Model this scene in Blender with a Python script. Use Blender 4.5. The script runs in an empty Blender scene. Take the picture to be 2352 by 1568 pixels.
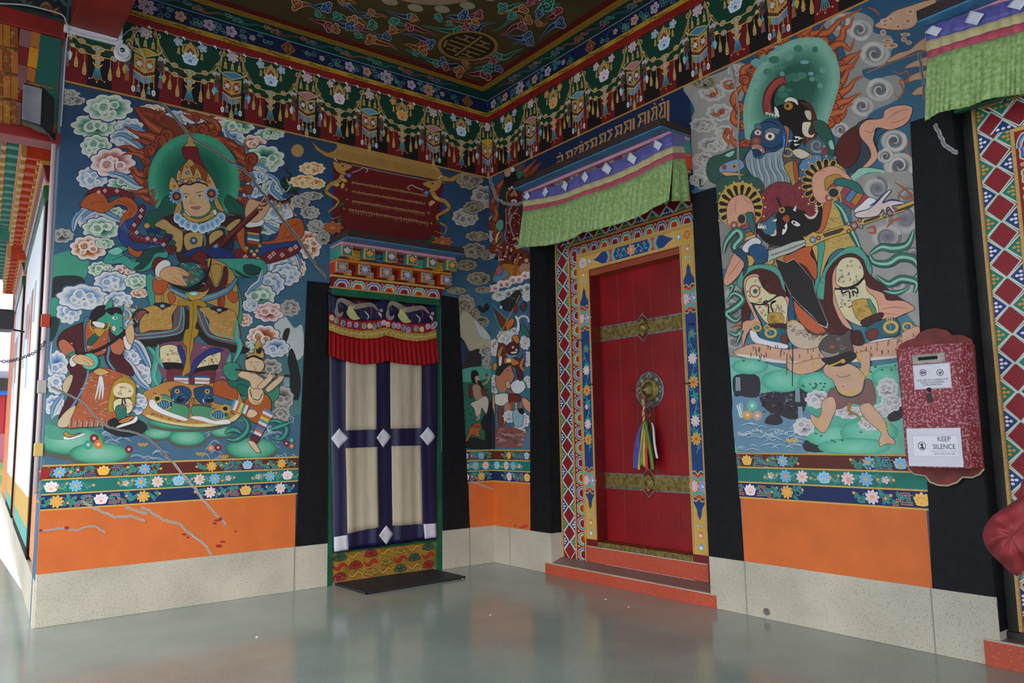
import bpy, bmesh, math, random
import numpy as np
from mathutils import Vector, Matrix
from mathutils.geometry import tessellate_polygon
random.seed(7)
SC = bpy.context.scene
COL = SC.collection
# ---------------------------------------------------------------- camera
W_, H_ = 2352,1568
FOC = 1758.78
CR = np.array([0.79488486,-0.60648697,-0.01821018])
CU = np.array([-0.05717726,-0.10474979,0.99285359])
CF = np.array([0.60406028,0.78816308,0.11794129])
CC = np.array([-5.02705634,-6.9498718,1.4])
cd = bpy.data.cameras.new('camera'); cam = bpy.data.objects.new('camera', cd); COL.objects.link(cam)
cd.sensor_fit = 'HORIZONTAL'; cd.sensor_width = 36; cd.lens = FOC / W_ * 36; cd.clip_start = .05; cd.clip_end = 300
M = Matrix(((CR[0], CU[0], -CF[0], CC[0]),(CR[1], CU[1], -CF[1], CC[1]),(CR[2], CU[2], -CF[2], CC[2]),(0,0,0,1)))
cam.matrix_world = M
SC.camera = cam
# ---------------------------------------------------------------- light
wd = bpy.data.worlds.new('world'); SC.world = wd; wd.use_nodes = True
bg = wd.node_tree.nodes['Background']; bg.inputs[0].default_value = (.86,.92,1.0,1); bg.inputs[1].default_value = 1.3
def area(name, loc, rot, sx, sy, power, col=(1,1,1)):
    l = bpy.data.lights.new(name, 'AREA'); l.shape = 'RECTANGLE'; l.size = sx; l.size_y = sy; l.energy = power; l.color = col
    o = bpy.data.objects.new(name, l); o.location = loc; o.rotation_euler = rot; COL.objects.link(o); return o
sl = bpy.data.lights.new('sun','SUN'); sl.energy = 1.0; sl.angle = math.radians(25); sl.color = (1,.97,.92)
so = bpy.data.objects.new('sun', sl); COL.objects.link(so)
so.rotation_euler = (math.radians(62), 0, math.radians(-48))
vs = SC.view_settings; SC.display_settings.display_device = 'sRGB'
vs.view_transform = 'Standard'; vs.look = 'None'; vs.gamma = 1; vs.use_curve_mapping = False; vs.exposure = 0.98

def ray(px, py):
    return CF * FOC + CR * (px - W_ / 2) - CU * (py - H_ / 2)
def at(px, py, **k):
    d = ray(px, py); (a, v), = k.items(); i = 'xyz'.index(a); t = (v - CC[i]) / d[i]; return CC + d * t
# ---------------------------------------------------------------- colours
def s2l(c): return c / 12.92 if c <= .04045 else ((c + .055) / 1.055) ** 2.4
def hx(h):
    if not isinstance(h, str): return tuple(h)
    if len(h) == 3: h = ''.join(c * 2 for c in h)
    return tuple(s2l(int(h[i:i + 2],16) / 255) for i in (0,2,4))
def lerp(a, b, t):
    a, b = hx(a), hx(b); return tuple(a[i] + (b[i] - a[i]) * t for i in range(3))
# ---------------------------------------------------------------- materials
def newmat(name):
    m = bpy.data.materials.new(name); m.use_nodes = True
    return m, m.node_tree.nodes, m.node_tree.links, m.node_tree.nodes['Principled BSDF']
MC = {}
def mat(name, col='888', rough=.6, metal=0, nscale=0, namt=.12, bump=0, bscale=None, spec=.5, sheen=0, col2=None, detail=4, stretch=None):
    if name in MC: return MC[name]
    m, N, L, b = newmat(name)
    b.inputs['Roughness'].default_value = rough; b.inputs['Metallic'].default_value = metal
    b.inputs['Specular IOR Level'].default_value = spec
    if sheen: b.inputs['Sheen Weight'].default_value = sheen
    c = hx(col); b.inputs['Base Color'].default_value = (*c, 1)
    if nscale or bump:
        tc = N.new('ShaderNodeTexCoord'); src = tc.outputs['Object']
        if stretch:
            mp = N.new('ShaderNodeMapping'); mp.inputs['Scale'].default_value = stretch; L.new(src, mp.inputs[0]); src = mp.outputs[0]
    if nscale:
        n = N.new('ShaderNodeTexNoise'); n.inputs['Scale'].default_value = nscale; n.inputs['Detail'].default_value = detail
        L.new(src, n.inputs['Vector'])
        r = N.new('ShaderNodeValToRGB'); e = r.color_ramp.elements
        e[0].position = .3; e[1].position = .7
        d = hx(col2) if col2 else tuple(x * (1 - namt * 2) for x in c)
        e[0].color = (*d, 1); e[1].color = (*(tuple(min(1, x * (1 + namt)) for x in c) if not col2 else c), 1)
        L.new(n.outputs[0], r.inputs[0]); L.new(r.outputs[0], b.inputs['Base Color'])
    if bump:
        n2 = N.new('ShaderNodeTexNoise'); n2.inputs['Scale'].default_value = bscale or 60; n2.inputs['Detail'].default_value = 5
        L.new(src, n2.inputs['Vector'])
        bp = N.new('ShaderNodeBump'); bp.inputs['Strength'].default_value = bump; bp.inputs['Distance'].default_value = .01
        L.new(n2.outputs[0], bp.inputs['Height']); L.new(bp.outputs[0], b.inputs['Normal'])
    MC[name] = m; return m
def paintmat(name, rough=.55, wear=.1, bump=.06):
    if name in MC: return MC[name]
    m, N, L, b = newmat(name)
    a = N.new('ShaderNodeAttribute'); a.attribute_name = 'Col'
    tc = N.new('ShaderNodeTexCoord')
    n = N.new('ShaderNodeTexNoise'); n.inputs['Scale'].default_value = 9; n.inputs['Detail'].default_value = 8; n.inputs['Roughness'].default_value = .7
    L.new(tc.outputs['Object'], n.inputs['Vector'])
    mr = N.new('ShaderNodeMapRange'); mr.inputs[1].default_value = .3; mr.inputs[2].default_value = .7; mr.inputs[3].default_value = 1 - wear; mr.inputs[4].default_value = 1 + wear
    L.new(n.outputs[0], mr.inputs[0])
    mx = N.new('ShaderNodeVectorMath'); mx.operation = 'SCALE'; L.new(a.outputs['Color'], mx.inputs[0]); L.new(mr.outputs[0], mx.inputs['Scale'])
    L.new(mx.outputs[0], b.inputs['Base Color']); b.inputs['Roughness'].default_value = rough
    b.inputs['Specular IOR Level'].default_value = .35
    n2 = N.new('ShaderNodeTexNoise'); n2.inputs['Scale'].default_value = 140; n2.inputs['Detail'].default_value = 3
    L.new(tc.outputs['Object'], n2.inputs['Vector'])
    bp = N.new('ShaderNodeBump'); bp.inputs['Strength'].default_value = bump; bp.inputs['Distance'].default_value = .004
    L.new(n2.outputs[0], bp.inputs['Height']); L.new(bp.outputs[0], b.inputs['Normal'])
    MC[name] = m; return m
def speckmat(name, base, dark, light, rough=.5, scale=90, blotch=None, tint=None):
    if name in MC: return MC[name]
    m, N, L, b = newmat(name)
    tc = N.new('ShaderNodeTexCoord')
    n = N.new('ShaderNodeTexNoise'); n.inputs['Scale'].default_value = 1.7; n.inputs['Detail'].default_value = 6
    L.new(tc.outputs['Object'], n.inputs['Vector'])
    r = N.new('ShaderNodeValToRGB'); r.color_ramp.elements[0].position = .35; r.color_ramp.elements[1].position = .65
    r.color_ramp.elements[0].color = (*hx(base), 1); r.color_ramp.elements[1].color = (*hx(tint or base), 1)
    L.new(n.outputs[0], r.inputs[0]); cur = r.outputs[0]
    for k, (c, sc, lo, hi) in enumerate(((dark, scale, .15,.24),(light, scale * .7,.13,.22))):
        v = N.new('ShaderNodeTexVoronoi'); v.inputs['Scale'].default_value = sc; L.new(tc.outputs['Object'], v.inputs['Vector'])
        q = N.new('ShaderNodeMapRange'); q.inputs[1].default_value = lo; q.inputs[2].default_value = hi; q.inputs[3].default_value = .75; q.inputs[4].default_value = 0
        L.new(v.outputs['Distance'], q.inputs[0])
        mx = N.new('ShaderNodeMix'); mx.data_type = 'RGBA'; L.new(q.outputs[0], mx.inputs[0]); L.new(cur, mx.inputs[6]); mx.inputs[7].default_value = (*hx(c), 1)
        cur = mx.outputs[2]
    L.new(cur, b.inputs['Base Color'])
    nr = N.new('ShaderNodeTexNoise'); nr.inputs['Scale'].default_value = 3; nr.inputs['Detail'].default_value = 8; L.new(tc.outputs['Object'], nr.inputs['Vector'])
    q = N.new('ShaderNodeMapRange'); q.inputs[3].default_value = rough * .75; q.inputs[4].default_value = rough * 1.3; L.new(nr.outputs[0], q.inputs[0]); L.new(q.outputs[0], b.inputs['Roughness'])
    MC[name] = m; return m
# ---------------------------------------------------------------- objects
def setp(o, label=None, cat=None, group=None, kind=None):
    if label: o['label'] = label
    if cat: o['category'] = cat
    if group: o['group'] = group
    if kind: o['kind'] = kind
    return o
def empty(name, loc=(0,0,0), label=None, cat=None, group=None, kind=None, parent=None):
    o = bpy.data.objects.new(name, None); o.empty_display_size = .1; COL.objects.link(o); o.location = loc
    if parent: o.parent = parent
    return setp(o, label, cat, group, kind)
def wloc(o):
    v = Vector((0,0,0))
    while o: v += o.location; o = o.parent
    return v
class MB:
    def __init__(s): s.v = []; s.f = []; s.m = []; s.sm = []
    def add(s, vs, fs, mi=0, smooth=False):
        k = len(s.v); s.v += [tuple(map(float, a)) for a in vs]; s.f += [tuple(i + k for i in f) for f in fs]; s.m += [mi] * len(fs); s.sm += [smooth] * len(fs); return s
    def box(s, x0, x1, y0, y1, z0, z1, mi=0):
        a, b = sorted((x0, x1)); c, d = sorted((y0, y1)); e, f = sorted((z0, z1))
        return s.add([(x, y, z) for z in (e, f) for y in (c, d) for x in (a, b)],[(0,2,3,1),(4,5,7,6),(0,1,5,4),(2,6,7,3),(0,4,6,2),(1,3,7,5)], mi)
    def prism(s, pts, ex, mi=0, smooth=False):   # pts: 3D polygon, ex: extrusion vector
        n = len(pts); P = [Vector(p) for p in pts]; E_ = Vector(ex); Q = [p + E_ for p in P]
        nrm = Vector((0,0,0))
        for i in range(n): nrm += P[i].cross(P[(i + 1) % n])
        fl = nrm.dot(E_) > 0
        tri = tessellate_polygon([P])
        k = len(s.v); s.v += [tuple(p) for p in P + Q]
        def orient(t):
            a, b, c = (P[i] for i in t); return (b - a).cross(c - a).dot(E_) > 0
        for t in tri:
            t = tuple(t)
            if orient(t): t = t[::-1]
            s.f.append(tuple(k + i for i in t)); s.f.append(tuple(k + n + i for i in t[::-1])); s.m += [mi, mi]; s.sm += [False] * 2
        for i in range(n):
            j = (i + 1) % n; f = (k + i, k + j, k + n + j, k + n + i)
            s.f.append(f if fl else f[::-1]); s.m.append(mi); s.sm.append(smooth)
        return s
    def tube(s, pts, r, n=8, mi=0, closed=False, cap=True):
        P = [Vector(p) for p in pts]; m = len(P); k = len(s.v)
        rs = r if hasattr(r, '__len__') else [r] * m
        up = None
        for i in range(m):
            a = P[(i - 1) % m] if (closed or i) else P[0]; b = P[(i + 1) % m] if (closed or i < m - 1) else P[-1]
            t = (b - a).normalized() if (b - a).length > 1e-9 else Vector((0,0,1))
            if up is None: up = Vector((0,0,1)) if abs(t.z) < .9 else Vector((1,0,0))
            x = t.cross(up).normalized(); y = x.cross(t).normalized(); up = y
            for j in range(n):
                q = 2 * math.pi * j / n; s.v.append(tuple(P[i] + (x * math.cos(q) + y * math.sin(q)) * rs[i]))
        for i in range(m if closed else m - 1):
            for j in range(n):
                a = k + i * n + j; b = k + i * n + (j + 1) % n; c = k + ((i + 1) % m) * n + (j + 1) % n; d = k + ((i + 1) % m) * n + j
                s.f.append((a, b, c, d)); s.m.append(mi); s.sm.append(True)
        if cap and not closed:
            s.f.append(tuple(k + j for j in range(n))[::-1]); s.f.append(tuple(k + (m - 1) * n + j for j in range(n))); s.m += [mi] * 2; s.sm += [False] * 2
        return s
    def lathe(s, prof, c, ax=(0,0,1), n=24, mi=0, smooth=True):  # prof: (radius, along)
        A = Vector(ax).normalized(); X = A.orthogonal().normalized(); Y = A.cross(X); c = Vector(c); k = len(s.v)
        for r, h in prof:
            for j in range(n):
                q = 2 * math.pi * j / n; s.v.append(tuple(c + A * h + (X * math.cos(q) + Y * math.sin(q)) * max(r, 1e-5)))
        for i in range(len(prof) - 1):
            for j in range(n):
                s.f.append((k + i * n + j, k + i * n + (j + 1) % n, k + (i + 1) * n + (j + 1) % n, k + (i + 1) * n + j)); s.m.append(mi); s.sm.append(smooth)
        return s
    def build(s, name, mats, parent=None, bevel=0, label=None, cat=None, group=None, kind=None, mod=None):
        me = bpy.data.meshes.new(name); o = bpy.data.objects.new(name, me); COL.objects.link(o)
        off = wloc(parent) if parent else Vector((0,0,0))
        vs = s.v if off.length == 0 else [(a[0] - off.x, a[1] - off.y, a[2] - off.z) for a in s.v]
        me.from_pydata(vs, [], s.f)
        for m in (mats if isinstance(mats, (list, tuple)) else [mats]): me.materials.append(m)
        me.polygons.foreach_set('material_index', s.m); me.polygons.foreach_set('use_smooth', s.sm)
        me.update()
        if parent: o.parent = parent
        if bevel:
            b = o.modifiers.new('bevel','BEVEL'); b.width = bevel; b.segments = 2; b.limit_method = 'ANGLE'; b.angle_limit = .7
        return setp(o, label, cat, group, kind)
def sm_curve(P, closed=True, k=5):
    n = len(P); out = []
    rng = range(n) if closed else range(n - 1)
    for i in rng:
        if closed: a, b, c, d = P[(i - 1) % n], P[i], P[(i + 1) % n], P[(i + 2) % n]
        else: a, b, c, d = P[max(i - 1,0)], P[i], P[i + 1], P[min(i + 2, n - 1)]
        for j in range(k):
            t = j / k; t2 = t * t; t3 = t2 * t
            out.append(tuple(.5 * (2 * b[m] + (c[m] - a[m]) * t + (2 * a[m] - 5 * b[m] + 4 * c[m] - d[m]) * t2 + (3 * b[m] - a[m] - 3 * c[m] + d[m]) * t3) for m in range(len(b))))
    if not closed: out.append(tuple(P[-1]))
    return out
class Paint:
    """flat painted shapes on a plane: O origin, U right, V up, N out; every shape a thin film of colour above the last"""
    def __init__(s, O, U, V, N, step=.00005, base=.0004, ext=(-12,12,-2,8), cell=.012):
        s.O, s.U, s.V, s.N = (np.array(a, float) for a in (O, U, V, N)); s.step = step; s.base = base
        s.cell = cell; s.ext = ext; s.grid = np.zeros((int((ext[1] - ext[0]) / cell) + 1, int((ext[3] - ext[2]) / cell) + 1), np.int16)
        s.v = []; s.c = []; s.f = []; s.metric(); s.maxl = 0; s.rng = random.Random(3); s.clip = None
    def view(s, x0, y0, sc):
        s.up = -1
        def T(x, y):
            d = ray(x0 + x / sc, y0 + y / sc); t = ((s.O - CC) @ s.N) / (d @ s.N); p = CC + d * t - s.O; return (p @ s.U, p @ s.V)
        s.T = T; return s
    def px(s): return s.view(0,0,1)
    def metric(s, u0=0, v0=0, k=1, mx=1, rot=0, my=1):
        s.up = 1; c, q = math.cos(rot), math.sin(rot)
        s.T = lambda x, y: (u0 + k * (mx * x * c - my * y * q), v0 + k * (mx * x * q + my * y * c)); return s
    def _z(s, uv):
        a = np.array(uv); e = s.ext; g = s.grid
        i0, j0 = np.clip(((a.min(0) - (e[0], e[2])) / s.cell).astype(int), 0, None); i1, j1 = ((a.max(0) - (e[0], e[2])) / s.cell).astype(int) + 1
        r = g[i0:i1, j0:j1]; l = int(r.max()) + 1 if r.size else 1; g[i0:i1, j0:j1] = l; s.maxl = max(l, s.maxl); return l
    def _put(s, uv, cols, faces):
        l = s._z(uv); z = s.base + l * s.step; k = len(s.v)
        if s.clip:
            c = s.clip; uv = [c(a, b) for a, b in uv] if callable(c) else [(min(max(a, c[0]), c[1]), min(max(b, c[2]), c[3])) for a, b in uv]
        for a, b in uv: s.v.append(tuple(s.O + s.U * a + s.V * b + s.N * z))
        s.c += [hx(c) for c in cols]; s.f += [tuple(k + i for i in f) for f in faces]
    def poly(s, pts, col, sm=0, ol=None, w=0, grad=None):
        if not hasattr(pts[0],'__len__'): pts = [(pts[i], pts[i + 1]) for i in range(0, len(pts), 2)]
        if sm: pts = sm_curve(pts, True, sm)
        uv = [s.T(*p) for p in pts]; t = tessellate_polygon([[Vector((a, b, 0)) for a, b in uv]])
        if grad:   # (colour at low local y .. colour at high local y)
            ys = [p[1] for p in pts]; lo, hi = min(ys), max(ys); cols = [lerp(col, grad, (y - lo) / (hi - lo + 1e-9)) for y in ys]
        else: cols = [hx(col)] * len(uv)
        s._put(uv, cols, [tuple(f) for f in t])
        if ol: s.stroke(pts + pts[:1], w, ol, sm=0)
        return s
    def rings(s, pts, stops, c=None, sm=0):   # stops [(t,col)] t=1 rim .. 0 centre
        if not hasattr(pts[0],'__len__'): pts = [(pts[i], pts[i + 1]) for i in range(0, len(pts), 2)]
        if sm: pts = sm_curve(pts, True, sm)
        n = len(pts)
        if c is None: c = (sum(p[0] for p in pts) / n, sum(p[1] for p in pts) / n)
        uv = []; cols = []; fs = []
        for t, col in stops:
            if t <= 0: break
            uv += [s.T(c[0] + (p[0] - c[0]) * t, c[1] + (p[1] - c[1]) * t) for p in pts]; cols += [hx(col)] * n
        m = len(uv) // n; uv.append(s.T(*c)); cols.append(hx(stops[-1][1]))
        for i in range(m - 1):
            for j in range(n): fs.append((i * n + j, i * n + (j + 1) % n, (i + 1) * n + (j + 1) % n, (i + 1) * n + j))
        for j in range(n): fs.append(((m - 1) * n + j, (m - 1) * n + (j + 1) % n, m * n))
        s._put(uv, cols, fs); return s
    def stroke(s, pts, w, col, sm=4, taper=None, col2=None):
        if not hasattr(pts[0],'__len__'): pts = [(pts[i], pts[i + 1]) for i in range(0, len(pts), 2)]
        if sm and len(pts) > 2: pts = sm_curve(pts, False, sm)
        n = len(pts); L_ = []; R_ = []
        for i, p in enumerate(pts):
            a = pts[max(i - 1,0)]; b = pts[min(i + 1, n - 1)]; dx, dy = b[0] - a[0], b[1] - a[1]; d = math.hypot(dx, dy) or 1
            q = i / (n - 1); k = 1
            if taper == 'both': k = math.sin(math.pi * (q * .96 + .02)) ** .7
            elif taper == 'end': k = 1 - q * .92
            elif taper == 'start': k = .08 + q * .92
            h = w / 2 * k; L_.append((p[0] - dy / d * h, p[1] + dx / d * h)); R_.append((p[0] + dy / d * h, p[1] - dx / d * h))
        uv = [s.T(*p) for p in L_ + R_]; c1, c2 = hx(col), hx(col2 or col)
        s._put(uv, [c1] * n + [c2] * n, [(i, i + 1, n + i + 1, n + i) for i in range(n - 1)]); return s
    def ell(s, x, y, rx, ry, col, n=20, rot=0, a0=0, a1=360):
        full = abs(a1 - a0) >= 360; m = n if full else n + 1
        P = []
        for i in range(m):
            q = math.radians(a0 + (a1 - a0) * i / n); cx, cy = rx * math.cos(q), ry * math.sin(q); P.append((x + cx * math.cos(rot) - cy * math.sin(rot), y + cx * math.sin(rot) + cy * math.cos(rot)))
        if isinstance(col, list): return s.rings(P, col, (x, y))
        return s.poly(P, col)
    def ring(s, x, y, rx, ry, w, col, n=24, a0=0, a1=360, taper=None):
        P = [(x + rx * math.cos(math.radians(a0 + (a1 - a0) * i / n)), y + ry * math.sin(math.radians(a0 + (a1 - a0) * i / n))) for i in range(n + 1)]
        return s.stroke(P, w, col, sm=0, taper=taper)
    def spiral(s, x, y, r, w, col, turns=1.3, a0=0, cw=1):
        n = int(turns * 14); P = []
        for i in range(n + 1):
            q = i / n; a = math.radians(a0) + cw * q * turns * 2 * math.pi; rr = r * (1 - q * .88); P.append((x + rr * math.cos(a), y + rr * math.sin(a)))
        return s.stroke(P, w, col, sm=0, taper='end')
    # --- motifs
    def puff(s, x, y, r, light, dark, a=90):
        """one swirl ball of a cloud: light crescent rim over a dark heart"""
        P = [(x + r * math.cos(2 * math.pi * i / 14), y + r * .9 * math.sin(2 * math.pi * i / 14)) for i in range(14)]
        q = math.radians(a); s.rings(P, [(1, light),(.72, light),(.25, dark),(0, dark)], (x - math.cos(q) * r * .35, y - s.up * math.sin(q) * r * .35))
    def cloud(s, x, y, rx, ry, rim, mid, deep, ol='23366b', olw=None, bumps=9, pf=5, seed=0):
        R = random.Random(seed + int(x * 13 + y * 7)); ph = R.random() * 6
        n = bumps * 6; P = []
        for i in range(n):
            a = 2 * math.pi * i / n; b = abs(math.sin(bumps * a / 2 + ph)); k = .86 + .17 * b
            P.append((x + rx * k * math.cos(a), y + ry * k * math.sin(a)))
        if ol:
            ow = olw or .07 * (rx + ry) / 2; s.poly([(x + (p[0] - x) * (1 + ow / rx), y + (p[1] - y) * (1 + ow / ry)) for p in P], ol)
        s.rings(P, [(1, rim),(.84, lerp(rim, mid, .15)),(.6, mid),(.3, deep),(0, deep)], (x + R.uniform(-.1,.1) * rx, y + R.uniform(-.1,.1) * ry))
        for k in range(pf):
            a = math.pi * (k + .5) / pf * 1.3 + ph; rr = R.uniform(.25,.5); q = R.uniform(.19,.3) * (rx + ry) / 2
            s.puff(x + rx * rr * math.cos(a), y + ry * rr * math.sin(a) - s.up * ry * .08, q, rim, lerp(mid, rim, .25), 70 + R.uniform(-30,30))
        for q in range(2 if pf > 2 else 1):
            r = (.42,.3)[q] * min(rx, ry); a = x + (R.uniform(-.35,0), R.uniform(.1,.45))[q] * rx; b = y + R.uniform(-.25,.25) * ry
            s.ell(a, b, r * 1.25, r, [(1, rim),(.8, rim),(.45, lerp(rim, mid, .7)),(0, mid)],14); s.spiral(a, b, r * .72, r * .2, lerp(mid, deep, .5), 1.3, R.uniform(0,360), R.choice((1,-1)))
    def flame(s, pts, w, col='9a4327', dark='5c2217', curl=True):
        s.stroke(pts, w * 1.35, dark, taper='end'); s.stroke(pts, w, col, taper='end')
        if not hasattr(pts[0],'__len__'): pts = [(pts[i], pts[i + 1]) for i in range(0, len(pts), 2)]
        s.stroke(pts[:-1], w * .22, lerp(col, 'd08050', .5), taper='both')
        if curl:
            x, y = pts[0]; s.ell(x, y, w * .75, w * .75, dark, 12); s.ell(x, y, w * .6, w * .6, col, 12); s.spiral(x, y, w * .42, w * .2, dark, 1.1,90)
    def flower(s, x, y, r, rim, mid, core, n=8, layers=2, ry=None, core_r=.24, rot=0):
        ry = ry or r
        for l in range(layers):
            k = 1 - .34 * l
            for i in range(n):
                a = 2 * math.pi * (i + .5 * l) / n + rot; c, q = math.cos(a), math.sin(a)
                ln, wd_ = k, k * 1.9 / n
                P = []
                for (t, h) in ((.15,.25),(.45,.75),(.72,1),(.93,.6),(1,0),(.93,-.6),(.72,-1),(.45,-.75),(.15,-.25)):
                    P.append((x + r * (t * ln * c - h * wd_ * q), y + ry * (t * ln * q + h * wd_ * c)))
                s.rings(P, [(1, rim),(.6, lerp(rim, mid, .5)),(0, mid)], (x + r * c * ln * .5, y + ry * q * ln * .5))
        s.ell(x, y, r * core_r, ry * core_r, core, 10)
    def lotus(s, x, y, r, rim, mid, core='e8b040', up=None):
        """side-on lotus: fan of petals"""
        up = up or s.up
        for (a, l) in ((0,.75),(180,.75),(25,.95),(155,.95),(55,1),(125,1),(90,1.02),(-25,.7),(205,.7),(-60,.5),(240,.5)):
            a = math.radians(a); c, q = math.cos(a), math.sin(a) * up; P = []
            for (t, h) in ((.1,.3),(.45,.8),(.75,.8),(1,0),(.75,-.8),(.45,-.8),(.1,-.3)):
                P.append((x + r * (t * l * c - h * .27 * q), y + r * (t * l * q + h * .27 * c)))
            s.rings(P, [(1, rim),(.6, rim),(0, mid)], (x + r * c * l * .42, y + r * q * l * .42), sm=3)
        s.ell(x, y, r * .2, r * .16, core, 10)
    def leaf(s, x, y, l, w, a, col, ol=None):
        c, q = math.cos(a), math.sin(a)
        P = [(x + l * t * c - h * w * q, y + l * t * q + h * w * c) for t, h in ((0,0),(.25,.8),(.55,1),(.8,.5),(1,0),(.8,-.5),(.55,-1),(.25,-.8))]
        s.poly(P, col, ol=ol, w=l * .09)
    def fret(s, x, y, k, mx, col, ol):
        """square scroll"""
        P = [(0,0),(.95,0),(.95,.8),(.3,.8),(.3,.35),(.62,.35)]
        P2 = [(.95,.25),(1.35,.25),(1.35,-.1),(1.75,-.1)]
        for w, c in ((.27, ol),(.17, col)):
            for Q in (P, P2): s.stroke([(x + mx * k * a, y + k * (b - .4)) for a, b in Q], w * k, c, sm=0)
    def build(s, name, parent=None, rough=.55, **kw):
        me = bpy.data.meshes.new(name); o = bpy.data.objects.new(name, me); COL.objects.link(o)
        off = np.array(wloc(parent)) if parent else np.zeros(3)
        me.from_pydata([tuple(np.array(a) - off) for a in s.v],[], s.f)
        a = me.color_attributes.new('Col','FLOAT_COLOR','POINT')
        a.data.foreach_set('color', np.array([(*c, 1) for c in s.c], np.float32).ravel())
        me.materials.append(paintmat('mural_paint' if rough > .5 else 'gloss_paint', rough)); me.update()
        # make every face look out of the wall
        bm = bmesh.new(); bm.from_mesh(me); N = Vector(s.N)
        bad = [f for f in bm.faces if f.normal.dot(N) < 0]
        if bad: bmesh.ops.reverse_faces(bm, faces=bad)
        bm.to_mesh(me); bm.free()
        if parent: o.parent = parent
        return setp(o, **kw)
def PL(**k): return Paint((0,0,0),(1,0,0),(0,0,1),(0,-1,0), **k)          # left wall, u=x v=z
def PR(x=0, **k): return Paint((x, 0,0),(0,-1,0),(0,0,1),(-1,0,0), **k)    # right wall, u=-y v=z
# ================================================================ setting
class Loc:
    """a wall's own frame: u along it, d out of it, z up"""
    def __init__(s, O, u, d): s.O = Vector(O); s.u = Vector(u); s.d = Vector(d)
    def p(s, u, d, z): return s.O + s.u * u + s.d * d + Vector((0,0, z))
    def box(s, mb, u0, u1, d0, d1, z0, z1, mi=0):
        k = len(mb.v)
        for z in (z0, z1):
            for d in (d0, d1):
                for u in (u0, u1): mb.v.append(tuple(s.p(u, d, z)))
        F = [(0,2,3,1),(4,5,7,6),(0,1,5,4),(2,6,7,3),(0,4,6,2),(1,3,7,5)]
        c = s.p((u0 + u1) / 2,(d0 + d1) / 2,(z0 + z1) / 2)
        for f in F:
            V_ = [Vector(mb.v[k + i]) for i in f]; n = (V_[1] - V_[0]).cross(V_[2] - V_[0]); g = tuple(k + i for i in f)
            if n.dot(sum(V_, Vector()) / 4 - c) < 0: g = g[::-1]
            mb.f.append(g); mb.m.append(mi); mb.sm.append(False)
        return mb
    def paint(s, d, **k):
        n = np.array(s.d); return Paint(np.array(s.O) + n * d, np.array(s.u),(0,0,1), n, **k)
LW = Loc((0,0,0),(1,0,0),(0,-1,0))
RW = Loc((0,0,0),(0,-1,0),(-1,0,0))
FA = Loc((-4.282,0,0),(.0506,.9987,0),(-.9987,.0506,0))

m_floor = speckmat('terrazzo_floor','87948c','55625c','a6b2aa', .17,85, tint='94a098')
m_plinth = speckmat('terrazzo_plinth','b2ab9b','554e42','cac4b4', .5,75, tint='c8c0ae')
m_out = speckmat('paving','8f9290','6d706e','a9acaa', .7,60, tint='9b9e9c')
m_wall = mat('plaster_blue','3f5f78', .7, nscale=2, namt=.2, bump=.1, bscale=40)
m_orange = mat('orange_wall_paint','d96c2b', .6, nscale=5, namt=.05, bump=.25, bscale=160)
m_black = mat('black_frame_paint','101116', .6, nscale=14, namt=.3, bump=.3, bscale=120, spec=.25)
m_red = mat('red_beam_paint','8a1a16', .45, nscale=4, namt=.15)
m_dred = mat('dark_red_paint','6e1012', .4, nscale=5, namt=.15)
m_gold = mat('gold_paint','c89c58', .42, nscale=60, namt=.1, bump=.35, bscale=90)
m_green = mat('green_gloss_paint','0c5a3c', .35, nscale=6, namt=.18)
m_white = mat('white_paint','d8d6dc', .5, nscale=8, namt=.05)
m_brown = mat('brown_slab_paint','34221f', .6, nscale=8, namt=.15)
m_blue = mat('blue_soffit_paint','38769f', .5, nscale=5, namt=.1)
m_pink = mat('pink_moulding_paint','c98a9e', .5, nscale=7, namt=.08)
m_brass = mat('brass','9d8a52', .38, metal=.85, nscale=30, namt=.3, bump=.6, bscale=160)
m_silver = mat('tarnished_silver','8d8a88', .4, metal=.7, nscale=30, namt=.25, bump=.2, bscale=150)
m_iron = mat('black_iron','1a1b1f', .5)
m_whitepl = mat('white_plastic','dcdde2', .3)
m_cable = mat('grey_cable','b9b9bd', .5)

def S(o): o['kind'] = 'structure'; return o
fl = MB().box(-14,3,-16,0.02,-.1,0).box(-14,-4.2,0.02,24,-.1,0)
S(fl.build('floor', m_floor))
# left wall with its doorway
w = MB().box(-4.282,-1.94,0,.3,0,5.6).box(-.66,.3,0,.3,0,5.6).box(-1.94,-.66,0,.3,2.86,5.6)
WL = S(w.build('wall_left', m_wall))
w = MB().box(0,.3,-.966,0,0,5.6).box(0,.3,-4.985,-2.923,0,5.6).box(0,.3,-2.923,-.966,3.62,5.6).box(0,.3,-7.6,-4.985,3.55,5.6).box(0,.3,-11,-7.6,0,5.6)
WR = S(w.build('wall_right', m_wall))
# plinths (a thin proud course)
b = MB()
for a, c in ((-4.285,-1.937),(-.663,0.0)): LW.box(b, a, c, -.05,.006,0,.396)
S(b.build('baseboard_left', m_plinth, bevel=.004))
b = MB()
for a, c in ((0,.970),(2.919,4.989)): RW.box(b, a, c, -.149,.006,0,.396)
S(b.build('baseboard_right', m_plinth, bevel=.004))
jn = MB()
for u in (-2.262,-.325): LW.box(jn, u - .006, u + .006,.003,.0085,0,.396)
for u in (.30,3.255,4.62): RW.box(jn, u - .004, u + .004,.003,.0085,0,.396)
S(jn.build('trim_1', mat('joint_mortar','8d8f86', .7)))
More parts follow.
